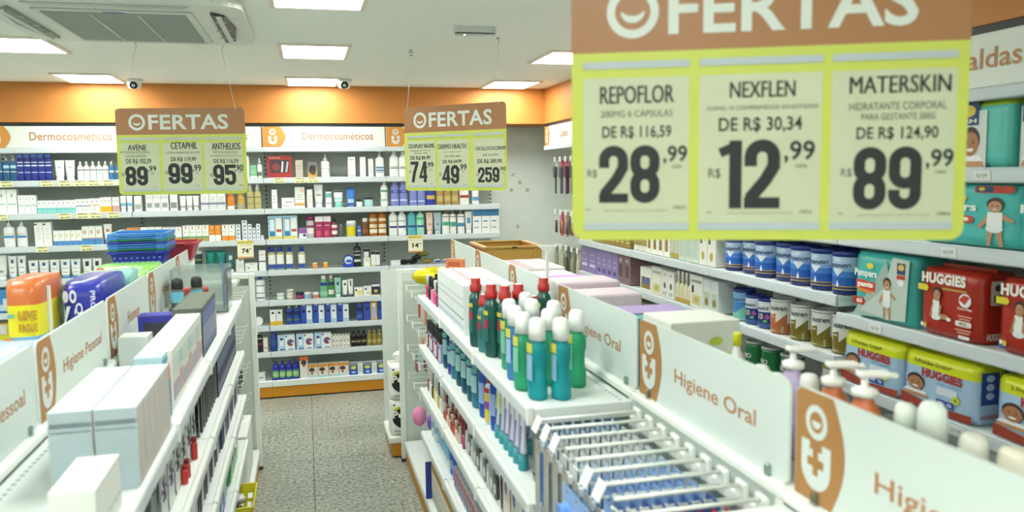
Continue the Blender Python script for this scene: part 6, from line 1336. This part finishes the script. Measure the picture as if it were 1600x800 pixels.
# tall blue pack hanging at the outer end of the hooks
for i in range(5):
    pbg = P_card(.062, .22, 0, lambda g_: g_.prism(rrect(-.024, .024, -.20, -.03, .018, 4), -.022, -.0005, (['6a98dc', '8ab0e4', 'b0c6e8', '5a84c8', '90b0dc'][i], 'film')), name='floss_bag', cardcol='8fb0dc'); pbg.put((RS-.304, 1.67-.06*i, 1.050), RZ, 'blue bagged pack hanging outermost below the hook plates, %s from far end' % NTH[i+1], 'blue bagged packs at the hook tips')
# two price plates hanging below the mouthwash corner
for i, (px, py) in enumerate(((824, 653),)):
    pass

# ---- goods on the other side of the right gondola, seen over the header signs
FX = RS+.305-.025
gb = P_box(.055, .26, .185, 'e6e4e2', [], top=[(.15, .85, .52, .76, 'a0707c'), (.2, .8, .14, .34, 'b8949e'), (.96, .99, 0, 1, 'b0b4b4')], name='carton')
for i in range(7): gb.put((RS+.16, 3.90-.0585*i, TZ), pi/2, 'white carton with plum marks on top behind the header signs, %s from far end' % NTH[i+1], 'plum marked cartons')
gw = P_box(.05, .22, .175, 'e6eae8', [(.2, .8, .4, .45, G)], name='carton')
for i in range(5): gw.put((RS+.17, 3.47-.056*i, TZ), pi/2, 'plain white upright carton behind the mouthwash sign, %s from far end' % NTH[i+1], 'plain white upright cartons')
P_box(.07, .20, .19, 'c86ab8', [], name='carton').put((RS+.16, 3.17, TZ), pi/2, 'magenta carton behind the mouthwash header sign')
P_box(.07, .20, .185, 'b8a4d0', [], name='carton').put((RS+.17, 3.09, TZ), pi/2, 'lilac carton beside the magenta one')
for i, (yy, hh_) in enumerate(((2.95, .205), (2.74, .185))):
    t = thing('tray_pack', 'pale pink wrapped tray pack behind the header sign, %s one' % ['farther higher', 'nearer lower'][i], 'pack', (RS+.165, yy, TZ), 0, 'pale pink tray packs')
    q = MB(); q.box(-.13, .13, -.09, .09, 0, hh_, ('d8c8d2', 'film'), .006); q.build('wrapper', t)
    q = MB(); 
    for k in range(3): q.box(-.131, .131, -.0915, -.0905, .04+.05*k, .042+.05*k, ('c0aebc', 'paper'))
    q.build('seam', t)
t = thing('soap_carton', 'turquoise carton with lilac top behind the full header sign', 'carton', (RS+.16, 2.27, TZ+.0005), 0)
q = MB(); q.box(-.12, .12, -.11, .11, 0, .188, ('4aa8ac', 'paper'), .002); q.build('carton', t); q = MB(); q.box(-.11, .11, -.03, .105, .1885, .190, ('9a86c0', 'paper')); q.box(-.11, .11, -.05, -.032, .1885, .190, ('2c2c70', 'paper')); q.build('top_print', t)
t = thing('soap_carton', 'white carton with lime leaves behind the full header sign', 'carton', (RS+.165, 2.02, TZ+.0005), 0)
q = MB(); q.box(-.10, .10, -.09, .09, 0, .215, ('dfe4dc', 'paper'), .002); q.build('carton', t)
q = MB()
for (a, b, c) in ((-.05, .15, .03), (.05, .11, .035), (.03, .16, .02)): q.flat(ell(a, b, c, c*.6, 12), -.0912, ('b8cc4a', 'paper'))
q.build('front_print', t)
def far_bottle(px, pytop, c, cap, w_, form, label, hc=.2, y=None, lab=None):
    p_ = at(px, pytop, X=RS+.15); h = min(.27, p_.z-TZ); P_bottle(w_, h, c, cap, hc=hc, cw=.8 if form == 'dome' else .5, sh=.24, sy=.7, capform=form, lab=lab).put((RS+.15, p_.y, TZ), pi/2-.3, label)
far_bottle(1152, 520, 'e6eae4', 'd8dc20', .05, 'cyl', 'white spray with yellow cap behind the full header sign', .14)
far_bottle(1240, 541, 'b8a8cc', 'e6e8e6', .095, 'pump', 'lilac soap bottle with white pump', .20, lab=[(.2, .6, '9a88b8')])
far_bottle(1190, 570, 'dfe3e0', 'e3e6e2', .06, 'dome', 'white domed bottle left of the lilac pump', .2)
far_bottle(1215, 583, 'dfe3e0', 'e3e6e2', .06, 'dome', 'second white domed bottle left of the lilac pump', .2)
far_bottle(1303, 565, 'c06a3c', 'e9e9e4', .095, 'pump', 'orange soap bottle with white pump, farther one', .20)
far_bottle(1352, 580, 'c06a3c', 'e9e9e4', .095, 'pump', 'orange soap bottle with white pump, nearer one', .20)
far_bottle(1265, 584, 'dfe3e0', 'e3e6e2', .06, 'dome', 'white domed bottle between lilac and orange pumps', .2)
far_bottle(1415, 630, 'a8d0a0', 'dfe8dc', .055, 'dome', 'small pale green bottle near the large logo sign', .22)
far_bottle(1458, 628, '9ad080', 'dfe8e0', .070, 'dome', 'larger green bottle with translucent cap', .28)
far_bottle(1522, 678, 'e0d8c8', 'dcdcd0', .065, 'dome', 'cream bottle with pale cap behind the nearest sign', .25)
far_bottle(1585, 700, 'ccc8a8', 'e0dcc8', .065, 'dome', 'beige bottle at the lower right photo edge', .25)
# white T-shaped hook post
t = thing('hook_stand', 'white T shaped display post behind the header signs', 'stand', (RS+.08, 3.10, TZ), 0)
q = MB(); q.box(-.007, .007, -.007, .007, .0, .30, WHITE, .002); q.build('post', t); q = MB(); q.prism([(-.040, .325), (.040, .325), (.010, .300), (-.010, .300)], -.006, .006, WHITE); q.build('head', t)

# ---- tan folding crate on top at the far end
def crate(x, y, z, wx, wy, h):
    t = thing('folding_crate', 'tan plastic folding crate with ribbed end standing behind the far header signs', 'crate', (x, y, z), 0)
    TC = ('a8843c', 'plastic'); RC = ('a8642c', 'plastic')
    q = MB(); q.box(-wx, wx, -wy, wy, 0, .008, TC, .002); q.build('floor_panel', t)
    for s_ in (-1, 1):
        q = MB(); a, b2 = sorted((s_*(wy-.012), s_*wy)); q.box(-wx, wx, a, b2, .0085, h-.012, TC, .002); a2, b3 = sorted((s_*(wy-.016), s_*(wy+.008))); q.box(-wx-.006, wx+.006, a2, b3, h-.0115, h, TC, .002)
        for k in (-.75, .75): q.box(wx*k-.006, wx*k+.006, *(sorted((s_*wy, s_*(wy+.006)))), .01, h-.012, TC)
        q.build('long_wall', t)
        q = MB(); a, b2 = sorted((s_*(wy+.0002), s_*(wy+.003))); q.prism([(-.05, h*.30), (.05, h*.30), (.065, h*.66), (-.065, h*.66)], a, b2, ('8a7850', 'plastic')); q.prism([(-.035, h*.34), (.035, h*.34), (.045, h*.60), (-.045, h*.60)], a-.001 if s_ < 0 else a, b2 if s_ < 0 else b2+.001, ('9aa098', 'clear')); q.build('handle_window', t)
        q = MB(); a, b2 = sorted((s_*(wx-.012), s_*wx)); q.box(a, b2, -wy+.013, wy-.013, .0085, h-.012, RC, .002)
        k = -wy+.03
        while k < wy-.02: q.box(*(sorted((s_*wx, s_*(wx+.005)))), k, k+.012, .02, h-.02, RC); k += .032
        q.box(*(sorted((s_*(wx-.016), s_*(wx+.008)))), -wy+.017, wy-.017, h-.0115, h, ('c8a070', 'plastic'), .002); q.build('end_wall', t)
    q = MB(); q.box(-.014, .014, -wy-.012, -wy-.0085, h-.009, h-.002, DARK, .001); q.build('latch', t)
crate(RS+.225, 4.40, TZ+.0035, .155, .20, .225)

# ---- end cap beyond the right gondola with the toilet paper packs
t = thing('endcap_unit', 'low orange footed end unit beyond the right gondola frame', 'shelf unit', (.86, 5.18, 0), 0)
MB().box(-.39, .39, -.20, .16, .012, .095, KICK).build('kickplate', t); MB().box(-.41, .41, -.215, .16, .096, .138, WHITE, .006).build('base_deck', t); MB().box(-.40, .40, .165, .185, .012, 1.14, BACKP).build('back_panel', t)
for q_ in range(2):
    t = thing('toilet_paper_pack', 'white and black toilet paper pack on the end unit, %s one' % ['lower', 'upper'][q_], 'toilet paper pack', (.565, 5.08, .1385+q_*.225), 0, 'toilet paper packs')
    m = P_pack(.205, .20, .222, 'e6e8e2', seed=20, n=5).parts[0][1]; m.build('wrapper', t)
    q = MB(); q.flat(ell(-.005, .115, .085, .068, 22), -.103, ('16181a', 'paper')); q.flat(ell(-.02, .168, .062, .022, 16), -.1025, ('c8cc30', 'paper')); q.text('Perso', -.088, .070, .115, .160, -.1036, ('eceee8', 'paper'), .04); q.flat([(-.08, .03), (.02, .03), (.02, .036), (-.08, .036)], -.103, ('8a8f8c', 'paper')); q.flat([(-.085, .195), (-.07, .195), (-.07, .204), (-.085, .204)], -.103, ('3a3c60', 'paper')); q.build('front_print', t)
tr = P_flow(.16, .07, 'e8eae6', name='plastic_wrapper'); tr.put((.57, 5.08, .1385+.455), 0, 'crumpled clear wrap on top of the toilet paper packs')
# ================================================================ left gondola
LX = LS+.305-.025        # fronts of goods, facing +x
def lput(p, x, y, z, label, group=None, rz=pi/2): return p.put((x, y, z), rz, label, group)
# near group of large pale boxes
pbig = P_box(.062, .078, .165, 'c8d2d2', [(.05, .95, .05, .95, 'c4bcb4')], name='medicine_box', side=[(.0, .99, 'aebfc6'), (.74, .76, '98a8b0'), (.80, .86, 'a0b2ba')], top=[(.1, .9, .45, .5, 'dcd8d6')])
pgl = P_box(.03, .10, .165, 'b4aca0', [(.1, .9, .55, .8, 'a8a094')], name='medicine_box')
pwht = P_box(.035, .072, .100, 'dfe3dc', [(.1, .9, .3, .35, 'b8bcb0')], name='medicine_box', top=[(.3, .7, .2, .8, 'e8e0dc')])
for k in range(6):
    for r_ in range(2): lput(pbig, LX-.022-.081*r_, 1.72+.064*k, TZ, 'large pale blue white box on the near top shelf, %s from near end, %s file' % (NTH[k+1], ['aisle', 'inner'][r_]), 'large pale boxes on the near top shelf')
for k in range(5): lput(pwht, LX-.036, 1.44+.037*k, TZ, 'low white box in front of the large pale boxes, %s from near end' % NTH[k+1], 'low white boxes on the near top shelf')
ptl = P_box(.035, .065, .175, 'b4d4dc', [(0, 1, .86, .94, '4aa0c4'), (0, 1, .06, .14, '4aa8b4'), (.2, .8, .45, .5, '8ab8c8')], name='medicine_box', top=[(.1, .9, .3, .7, 'dfe9ec')])
for k in range(2): lput(ptl, LX-.034, 2.125+.037*k, TZ, 'pale teal box with blue bands, %s one' % ['nearer', 'farther'][k], 'pale teal boxes')
pcard = P_box(.03, .06, .135, 'c87a5a', [(0, 1, 0, .7, '4a88b8')], name='medicine_box'); lput(pcard, LX-.033, 2.204, TZ, 'narrow blue and orange box beside the pale teal ones')
# long row of dental boxes
pden = P_box(.034, .078, .160, 'dfe2dc', [(.15, .85, .55, .85, 'c8d4cc'), (.2, .8, .15, .45, '9a90b0')], name='dental_box', top=[(.2, .8, .15, .25, 'b8bcb8'), (.2, .8, .55, .65, 'a8b0ac'), (.25, .75, .35, .4, 'c8a8a0')])
pden2 = P_box(.034, .078, .160, 'dfe2dc', [(.15, .85, .6, .85, '9ac4bc'), (.2, .8, .15, .55, 'c08a84')], name='dental_box', top=[(.2, .8, .15, .25, 'b8bcb8'), (.2, .8, .55, .65, 'a8b0ac')])
for k in range(17): lput(pden if k % 5 < 3 else pden2, LX-.041, 2.27+.0365*k, TZ, 'upright white box in the long row on the left top shelf, %s from near end' % (NTH[k+1] if k < 16 else 'seventeenth'), 'long row of upright white boxes')
pgr_ = P_box(.09, .09, .10, 'c3ccc8', [(.1, .9, .6, .9, 'dfe4e0')], name='carton', top=[(.05, .95, .05, .95, 'e3e8e2')]); lput(pgr_, LS+.075, 2.86, TZ, 'square pale grey carton set apart by the header sign')
# hair dye boxes
pd_ = P_box(.045, .095, .17, '5d655c', [(.1, .9, .1, .9, '7a86b0'), (.25, .75, .2, .6, 'b8bcc8'), (0, .12, 0, 1, '2c2c9a')], name='hair_dye_box', top=[(.1, .9, .1, .9, '6e7668')], side=[(0, .7, '22262a')])
for k in range(9): lput(pd_, LX-.05, 2.93+.047*k, TZ, 'dark green grey hair dye box on left top shelf, %s from near end' % NTH[k+1], 'hair dye boxes on the left top shelf')
pe_ = P_box(.14, .07, .13, '3a3aa8', [(.12, .88, .12, .8, '3c4250')], name='gift_box'); lput(pe_, LS+.115, 3.10, TZ, 'violet blue framed box beside the hair dye boxes', rz=0)
pf_ = P_box(.14, .07, .13, 'a83434', [(.15, .85, .1, .75, '4a5450')], name='gift_box'); lput(pf_, LS+.13, 3.78, TZ, 'red framed box behind the violet framed one', rz=0)
for i, (dx, y) in enumerate(((.105, 3.58), (.175, 3.62))):
    P_bottle(.055, .20, '4a5450', '23282a', hc=.22, cw=.85, sh=.06, sy=.8, capform='dome', lab=[(.5, .72, '6ab0cc')], name='styling_bottle').put((LS+dx, y, TZ), 0, 'black capped styling bottle standing over the dye boxes, %s one' % ['left', 'right'][i], 'black capped styling bottles')
P_card(.07, .22, 0, lambda g_: (g_.prism(rrect(-.028, .028, -.20, -.10, .01, 3), -.010, -.0005, ('2f74b8', 'plastic')), g_.tube([(0, -.01, -.1), (0, -.01, -.03)], .006, ('1d2226', 'plastic'))), name='comb_card', cardcol='3a7cc0').put((LX-.03, 3.93, TZ+.225), pi/2, 'blue comb card leaning at the far end of the top shelf')
P_card(.05, .16, 0, lambda g_: g_.prism(rrect(-.015, .015, -.15, -.03, .01, 3), -.010, -.0005, ('1c2022', 'plastic')), name='comb_card', cardcol='8ac83a').put((LX-.03, 4.03, TZ+.165), pi/2, 'lime edged comb card beside the blue one')
P_bottle(.03, .13, 'd8c83a', 'd0a82a', hc=.2, cw=.7, name='oil_bottle').put((LX-.02, 3.42, TZ), pi/2, 'small yellow bottle at the edge by the dye boxes')
# clear acrylic bin with white packs
t = thing('acrylic_bin', 'clear acrylic bin with white packs at the far end of the left gondola', 'bin', (LS+.155, 3.98, TZ+.004), 0)
AC_ = ('dfe9e6', 'clear')
q = MB(); q.box(-.12, .12, -.11, .11, 0, .004, AC_); q.build('bin_floor', t)
for (a, b, c, d) in ((-.12, .12, -.11, -.106), (-.12, .12, .106, .11), (-.12, -.116, -.106, .106), (.116, .12, -.106, .106)): MB().box(a, b, c, d, .0045, .20, AC_, .001).build('bin_wall', t)
for i in range(3):
    P_flow(.09, .07, 'e6e8e4', name='cotton_pack').put((LS+.155, 3.92+.055*i, TZ+.010), .0, 'white cotton pack inside the clear acrylic bin, %s' % ['left', 'middle', 'right'][i], 'cotton packs in the bin')
# lower shelves
pdk = P_box(.05, .07, .17, '2a3048', [(.1, .9, .1, .9, '3c4464'), (.2, .8, .55, .85, '8a9ab8'), (.3, .7, .1, .3, 'a8b0c0')], name='hair_dye_box')
for k in range(16): lput(pdk, LX-.045, 3.38+.0535*k, Z2, 'dark navy hair dye box on second left shelf, %s from near end' % NTH[k+1], 'dark navy hair dye boxes')
def P_comb(c): return P_card(.06, .17, 0, lambda g_: (g_.prism(rrect(-.018, .018, -.16, -.02, .008, 3), -.008, -.0005, (c, 'plastic')), [g_.box(-.018, .024, -.0085, -.0005, -.15+.012*k, -.146+.012*k, (c, 'plastic')) for k in range(10)]), name='comb_card', cardcol='c8d4d0')
cc = [P_comb('23302e'), P_comb('1a2426'), P_comb('3a4644'), P_comb('a82c28')]
for k in range(16): lput(cc[3] if k == 3 else cc[k % 3], LX-.02-.03*(k % 2), 2.86+.031*k, Z2+.172, '%s comb card standing on second left shelf, %s from near end' % ('red' if k == 3 else 'dark', NTH[k+1]), 'comb cards on the second left shelf')
def star(c):
    def g_(m):
        for k in range(6):
            a = pi*k/3; m.prism([(.0+.006*cos(a+1.57), -.08+.006*sin(a+1.57)), (.034*cos(a-.22), -.08+.034*sin(a-.22)), (.034*cos(a+.22), -.08+.034*sin(a+.22))], -.0012-.0002*k, -.0006, (c, 'paper'))
    return P_card(.085, .165, 0, g_, name='hair_band_card', cardcol='d3dcd8')
stars = [star('24302e'), star('3a3a40'), star('5a3a7a')]
for k in range(12): lput(stars[2] if k < 3 else stars[k % 2], LX-.02-.035*(k % 2), 2.14+.056*k, Z2+.168, '%s starburst hair band card on second left shelf, %s from near end' % ('violet' if k < 3 else 'black', NTH[k+1]), 'starburst hair band cards')
for k, (y, h_) in enumerate(((2.62, .07), (2.46, .055), (2.41, .055))): P_bottle(.03, h_, 'b8302c', '8a2424', hc=.2, cw=.7, name='nail_polish').put((LX-.01, y, Z2), pi/2, 'small red bottle before the starburst cards, %s' % ['farthest', 'middle', 'nearest'][k], 'small red bottles before the cards')
pmx = [P_box(.045, .08, .15, c, [(.1, .9, .5, .9, d)], name='hygiene_box') for c, d in (('34406a', '8a92b8'), ('23262c', '5a5e66'), ('c8ccc4', '8a9a90'), ('5a4a7a', 'a898c0'))]
for k in range(15): lput(pmx[k % 4], LX-.05, 3.42+.0525*k, Z3, '%s box on third left shelf, %s from near end' % (('navy', 'black', 'pale', 'violet')[k % 4], NTH[k+1]), 'boxes on the third left shelf')
pro = [P_bottle(.05, .14, c, d, hc=.3, cw=.85, sh=.05, name='deodorant') for c, d in (('2a2e34', '1b1d20'), ('c8ccd0', '22252a'), ('3a3f48', '1b1d20'))]
for k in range(15): lput(pro[k % 3], LX-.03, 2.60+.054*k, Z3, '%s deodorant on third left shelf, %s from near end' % (('black', 'silver', 'charcoal')[k % 3], NTH[k+1]), 'deodorants on the third left shelf')
ptw = P_box(.07, .09, .16, 'ccd4cc', [(.1, .9, .2, .8, 'dfe4dc')], name='hygiene_box')
for k in range(6): lput(ptw, LX-.05, 2.14+.075*k, Z3, 'pale wide box on third left shelf, %s from near end' % NTH[k+1], 'pale wide boxes on the third left shelf')
pgn = P_pack(.12, .07, .13, '3a9a50', [(.1, .9, .3, .7, 'b8dcb8')], name='wipes_pack', cat='wipes pack', seed=31, fin=False); pbn = P_pack(.12, .07, .14, '2f62c0', [(.1, .9, .3, .7, 'b8cce8')], name='wipes_pack', cat='wipes pack', seed=32, fin=False)
for k in range(3): lput(pgn, LX-.04, 3.66+.13*k, Z4, 'green wipes pack on fourth left shelf, %s' % ['nearest', 'middle', 'farthest'][k], 'green wipes packs')
for k in range(3): lput(pbn, LX-.04, 3.08+.13*k, Z4, 'blue wipes pack on fourth left shelf, %s' % ['nearest', 'middle', 'farthest'][k], 'blue wipes packs')
for k in range(6): lput(pmx[(k*3) % 4], LX-.05, 2.66+.06*k, Z4, '%s box on fourth left shelf, %s from near end' % (('navy', 'black', 'pale', 'violet')[(k*3) % 4], NTH[k+1]), 'boxes on the fourth left shelf')
# far hook bay of the left gondola
for r_, (zz, nm) in enumerate(((1.10, 'top'), (.90, 'second'), (.68, 'third'), (.50, 'lowest'))):
    for i in range(5):
        y = 4.88-.125*i
        hook('wire_hook', 'white wire hook, far left gondola bay, %s row, %s' % (nm, ['farthest', 'second farthest', 'middle', 'second nearest', 'nearest'][i]), LS+.014, y, zz, .27, pi/2, 'far bay hooks of the left gondola', plate=False)
        if r_ in (2, 3):
            for k in range(2): P_card(.05, .11, 0, lambda g_: g_.prism(rrect(-.015, .015, -.10, -.03, .01, 3), -.010, -.0005, (['2a2e30', '4a5054', '8a9294'][(i+k) % 3], 'plastic')), name='clip_card', cardcol='c8cec8').put((LS+.23-.06*k, y, zz-.006), pi/2, 'small dark clip card on the %s left hook row, %s hook, %s' % (nm, ['farthest', 'second', 'third', 'fourth', 'nearest'][i], ['front', 'rear'][k]), 'clip cards in the far left bay')
# white basket/box and the yellow basket at the foot
t = thing('white_bin', 'tilted white bin standing on the bottom deck by the left frame', 'bin', (LS+.20, 4.52, .139), 0)
q = MB(); q.box(-.09, .09, -.20, .20, 0, .27, ('dfe3de', 'plastic'), .008); q.build('bin_body', t); q = MB(); q.box(-.093, .093, -.203, .203, .2705, .285, ('e9ece8', 'plastic'), .004); q.build('lid', t)
t = thing('yellow_basket', 'yellow perforated basket of small goods low at the left aisle edge', 'basket', (LS+.235, 3.88, .139), 0)
YB = ('d6cc1e', 'plastic'); wx, wy, h_ = .115, .15, .13
q = MB(); q.box(-wx*.85, wx*.85, -wy*.85, wy*.85, 0, .004, YB); q.build('basket_floor', t)
for (ax, s_) in (('y', -1), ('y', 1), ('x', -1), ('x', 1)):
    q = MB(); L_ = wx if ax == 'y' else wy; D_ = wy if ax == 'y' else wx; n_ = 5
    # wall made of a lattice so that the holes are real
    def pt(u, v):
        sc = .85+.15*v; a = u*L_*sc; d = s_*D_*sc
        return (a, d, .0045+v*h_) if ax == 'y' else (d, a, .0045+v*h_)
    us = [-1]; 
    for k in range(n_): us += [-1+2*(k+.22)/n_, -1+2*(k+.78)/n_]
    us += [1]; vs_ = [0, .18, .38, .50, .70, .88, 1.0]
    for a in range(len(us)-1):
        for b in range(len(vs_)-1):
            if a % 2 == 1 and b in (1, 3): continue
            P4 = [pt(us[a], vs_[b]), pt(us[a+1], vs_[b]), pt(us[a+1], vs_[b+1]), pt(us[a], vs_[b+1])]
            off = (0, -.003*s_, 0) if ax == 'y' else (-.003*s_, 0, 0)
            Q4 = [tuple(p_[i]+off[i] for i in range(3)) for p_ in P4]
            q.add(P4+Q4, [(0, 1, 2, 3), (7, 6, 5, 4), (0, 4, 5, 1), (1, 5, 6, 2), (2, 6, 7, 3), (3, 7, 4, 0)], YB)
    q.build('basket_wall', t)
q = MB()
for s_ in (-1, 1): q.box(-wx-.006, wx+.006, *(sorted((s_*(wy-.002), s_*(wy+.006)))), h_+.002, h_+.010, YB, .002); q.box(*(sorted((s_*(wx-.002), s_*(wx+.006)))), -wy+.003, wy-.003, h_+.002, h_+.010, YB, .002)
q.build('rim', t)
for i in range(8):
    c = ['2a2e30', 'b8402a', '3a3f42', 'c8ccc8', '1e2022', 'c0c4c4', '4a2a28', '8a9290'][i]
    P_flow(.07, .045, c, name='sachet').put((LS+.19+.045*(i % 3), 3.80+.045*(i // 2 % 4), .20+.03*(i // 3)), .7*i, '%s sachet heaped in the yellow basket' % ['black', 'orange red', 'charcoal', 'pale', 'jet black', 'silver', 'maroon', 'grey'][i], 'sachets in the yellow basket')

# ---- other side of the left gondola
SX = LS-.165
# orange and yellow bulk pack
t = thing('bulk_pack', 'orange pack with a yellow LEVE PAGUE band at the left edge', 'pack', (-.862, 2.93, TZ+.0035), 0)
m = P_pack(.105, .30, .295, '6fa8d0', bands=[(.72, 1.01, 'd0703a'), (.42, .72, 'e6dc28')], n=5, seed=40, wob=.006, fin=False).parts[0][1]; m.build('wrapper', t)
q = MB(); q.text('LEVE', -.008, .045, .175, .205, -.156, ('b8862a', 'paper'), .05); q.text('PAGUE', -.008, .045, .138, .165, -.156, ('b8862a', 'paper'), .05); q.flat(ell(-.028, .19, .010, .007, 14), -.1555, ('6ab0a8', 'paper')); q.flat([(-.05, .0), (-.018, .0), (-.026, .12), (-.05, .12)], -.156, ('d87c2e', 'paper')); q.flat(ell(-.036, .07, .010, .03, 16), -.1562, ('e8dcd0', 'paper'))
for k in range(5): q.flat([(.0, .02+.02*k), (.04, .02+.02*k), (.04, .027+.02*k), (.0, .027+.02*k)], -.156, ('a8c4dc', 'paper'))
q.build('front_print', t)
T2 = thing('wrapped_pack', 'pale blue wrapped pack behind the nearest header sign', 'pack', (SX-.005, 2.30, TZ+.0035), 0)
P_pack(.25, .40, .17, 'a8c0dc', n=6, seed=41, fin=False).parts[0][1].build('wrapper', T2)
# blue diaper pack with vertical name
t = thing('diaper_pack', 'royal blue pack with white vertical name behind the header signs', 'diaper pack', (-.735, 3.16, TZ+.0035), 0, 'tall packs behind the left header signs')
m = P_pack(.125, .44, .262, '2c34a0', n=7, seed=42, wob=.006, fin=False).parts[0][1]; m.build('wrapper', t)
q = MB(); T = Matrix.Rotation(0, 4, 'Z')
q.flat(ell(-.042, .222, .009, .020, 16), -.2255, ('d8dcec', 'paper')); q.flat(ell(-.020, .222, .011, .022, 16), -.2255, ('e3e6f0', 'paper')); q.flat(ell(-.020, .222, .005, .012, 12), -.2260, ('2c34a0', 'paper'))
q.flat([(-.040, .19), (-.028, .19), (-.044, .14), (-.022, .03), (-.034, .02), (-.054, .12)], -.2255, ('e3e6f0', 'paper'))
vs, fs = textmesh('Qualifral', .02); q.add([(-.018+b*.026, -.226, .20-a*.18) for a, b in vs], fs, ('e8eaf2', 'paper'))
vs, fs = textmesh('PROTECT', .03); q.add([(.032+b*.016, -.226, .24-a*.15) for a, b in vs], fs, ('c8cce8', 'paper'))
q.build('front_print', t)
t = thing('diaper_pack', 'pale teal side pack right behind the royal blue one', 'diaper pack', (-.70, 3.48, TZ+.0035), 0, 'tall packs behind the left header signs')
P_pack(.07, .18, .25, '8cc4bc', n=6, seed=43, fin=False).parts[0][1].build('wrapper', t)
# green packs
for i, (x, y, z_, lb) in enumerate(((SX-.0, 3.76, .0035, 'nearer lower one'), (SX+.0, 4.08, .0035, 'farther lower one'), (SX-.005, 3.77, .110, 'nearer upper one'), (SX-.005, 4.09, .110, 'farther upper one'))):
    t = thing('wipes_pack', 'lime green and white wrapped pack below the baskets, '+lb, 'pack', (x, y, TZ+z_), 0, 'lime green packs')
    P_pack(.255, .30, .104, '8cd05a', bands=[(.0, .3, 'c8e0b0')] if i % 2 else [(.7, 1.01, 'a8d888')], n=5, seed=50+i, wob=.012, fin=False).parts[0][1].build('wrapper', t)
    q = MB(); q.flat(ell(-.04, .07, .05, .02, 14), -.157, ('d3e6c0', 'paper')); q.flat([(.05, .02), (.08, .02), (.08, .11), (.05, .11)], -.157, ('e3ece0', 'paper')); q.flat(ell(-.09, .10, .018, .010, 12), -.157, ('d87a94', 'paper')); q.build('front_print', t)
# divider posts
for i, (y, h_) in enumerate(((2.88, .27), (3.52, .25))):
    t = thing('divider_post', 'white upright divider between the packs behind the header signs, %s one' % ['nearer', 'farther'][i], 'divider', ((-.805 if i == 0 else -.76), y if i else 2.86, TZ+.004), 0, 'white dividers'); q = MB(); q.box(-.006, .006, -.004, .004, 0, h_, WHITE, .002); q.build('post', t); q = MB(); q.box(-.012, .012, -.012, -.0045, 0, .02, WHITE, .002); q.build('foot', t)
# stack of shopping baskets
def basket(z, c, label, x=0, y=0, body=False, rz=0):
    t = thing('shopping_basket', label, 'basket', (-.825+x, 4.52+y, z), rz, 'nested shopping baskets')
    wx, wy = .140, .150; P = (c, 'plastic'); hb = .085
    q = MB()
    # rim as a rolled ring
    out = rrect(-wx, wx, -wy, wy, .03, 4); inn = rrect(-wx+.016, wx-.016, -wy+.016, wy-.016, .02, 4); n = len(out)
    vs = [(p_[0], p_[1], hb) for p_ in out]+[(p_[0], p_[1], hb+.012) for p_ in out]+[(p_[0], p_[1], hb+.012) for p_ in inn]+[(p_[0], p_[1], hb) for p_ in inn]
    q.add(vs, [(a*n+i, a*n+(i+1) % n, ((a+1) % 4)*n+(i+1) % n, ((a+1) % 4)*n+i) for a in range(4) for i in range(n)], P); q.build('rim', t)
    q = MB(); bot = rrect(-wx+.035, wx-.035, -wy+.045, wy-.045, .02, 4); top = rrect(-wx+.012, wx-.012, -wy+.012, wy-.012, .025, 4)
    vs = [(p_[0], p_[1], hb-.001) for p_ in top]+[(p_[0], p_[1], 0) for p_ in bot]
    q.add(vs, [(i, (i+1) % n, n+(i+1) % n, n+i) for i in range(n)]+[tuple(range(n, 2*n))[::-1]], P); q.build('basket_body', t)
    if body:
        q = MB()
        for s_ in range(9):
            for r_ in range(3):
                v = .25+.25*r_; x_ = (-.104+.026*s_)*(1-.08*(2-r_)); yy = -(wy-.012-.033*(1-v))-.0012; zz = hb*v
                q.flat(ell(x_, zz, .0055, .0055, 10), yy, ('7a8ee0', 'plastic'))
        q.build('basket_holes', t)
    q = MB(); q.tube([(-wx*.6, -wy-.004, hb+.006), (-wx*.6, -wy-.012, hb+.010), (wx*.6, -wy-.012, hb+.010), (wx*.6, -wy-.004, hb+.006)], .004, P, 6); q.build('handle', t)
z0 = TZ+.128*0
BZ0 = 1.385
for i, (dz, c, lb, bd) in enumerate(((0, '2434a8', 'dark blue shopping basket at the bottom of the stack', True), (.022, '1f7c54', 'green rimmed basket second from the bottom', False), (.040, '3a78c8', 'light blue basket third from the bottom', False), (.058, '3f80cc', 'light blue basket in the middle of the stack', False), (.078, '2c38a4', 'dark blue basket in the upper half of the stack', False), (.096, '2a8456', 'green rimmed basket in the upper half', False), (.112, '3f84cc', 'light blue basket third from the top', False), (.128, '4489d0', 'light blue basket second from the top', False), (.144, '4a90d6', 'light blue basket on top of the stack', False))):
    basket(BZ0+dz*.62-.085, c, lb, x=.003*(i % 3), y=.004*(i % 2), body=bd)
basket(BZ0+.01-.085, 'a82838', 'red shopping basket showing right behind the blue stack', x=.10, y=.31)
# end cap beyond left frame
t = thing('endcap_unit', 'low orange footed end unit beyond the left gondola frame', 'shelf unit', (-.80, 5.22, 0), 0)
MB().box(-.39, .36, -.18, .16, .012, .095, KICK).build('kickplate', t); MB().box(-.41, .38, -.19, .16, .096, .138, WHITE, .006).build('base_deck', t)
MB().box(-.40, .37, .165, .185, .012, 1.10, BACKP).build('back_panel', t); MB().box(-.41, .38, -.19, .16, 1.105, 1.145, WHITE, .006).build('shelf', t)
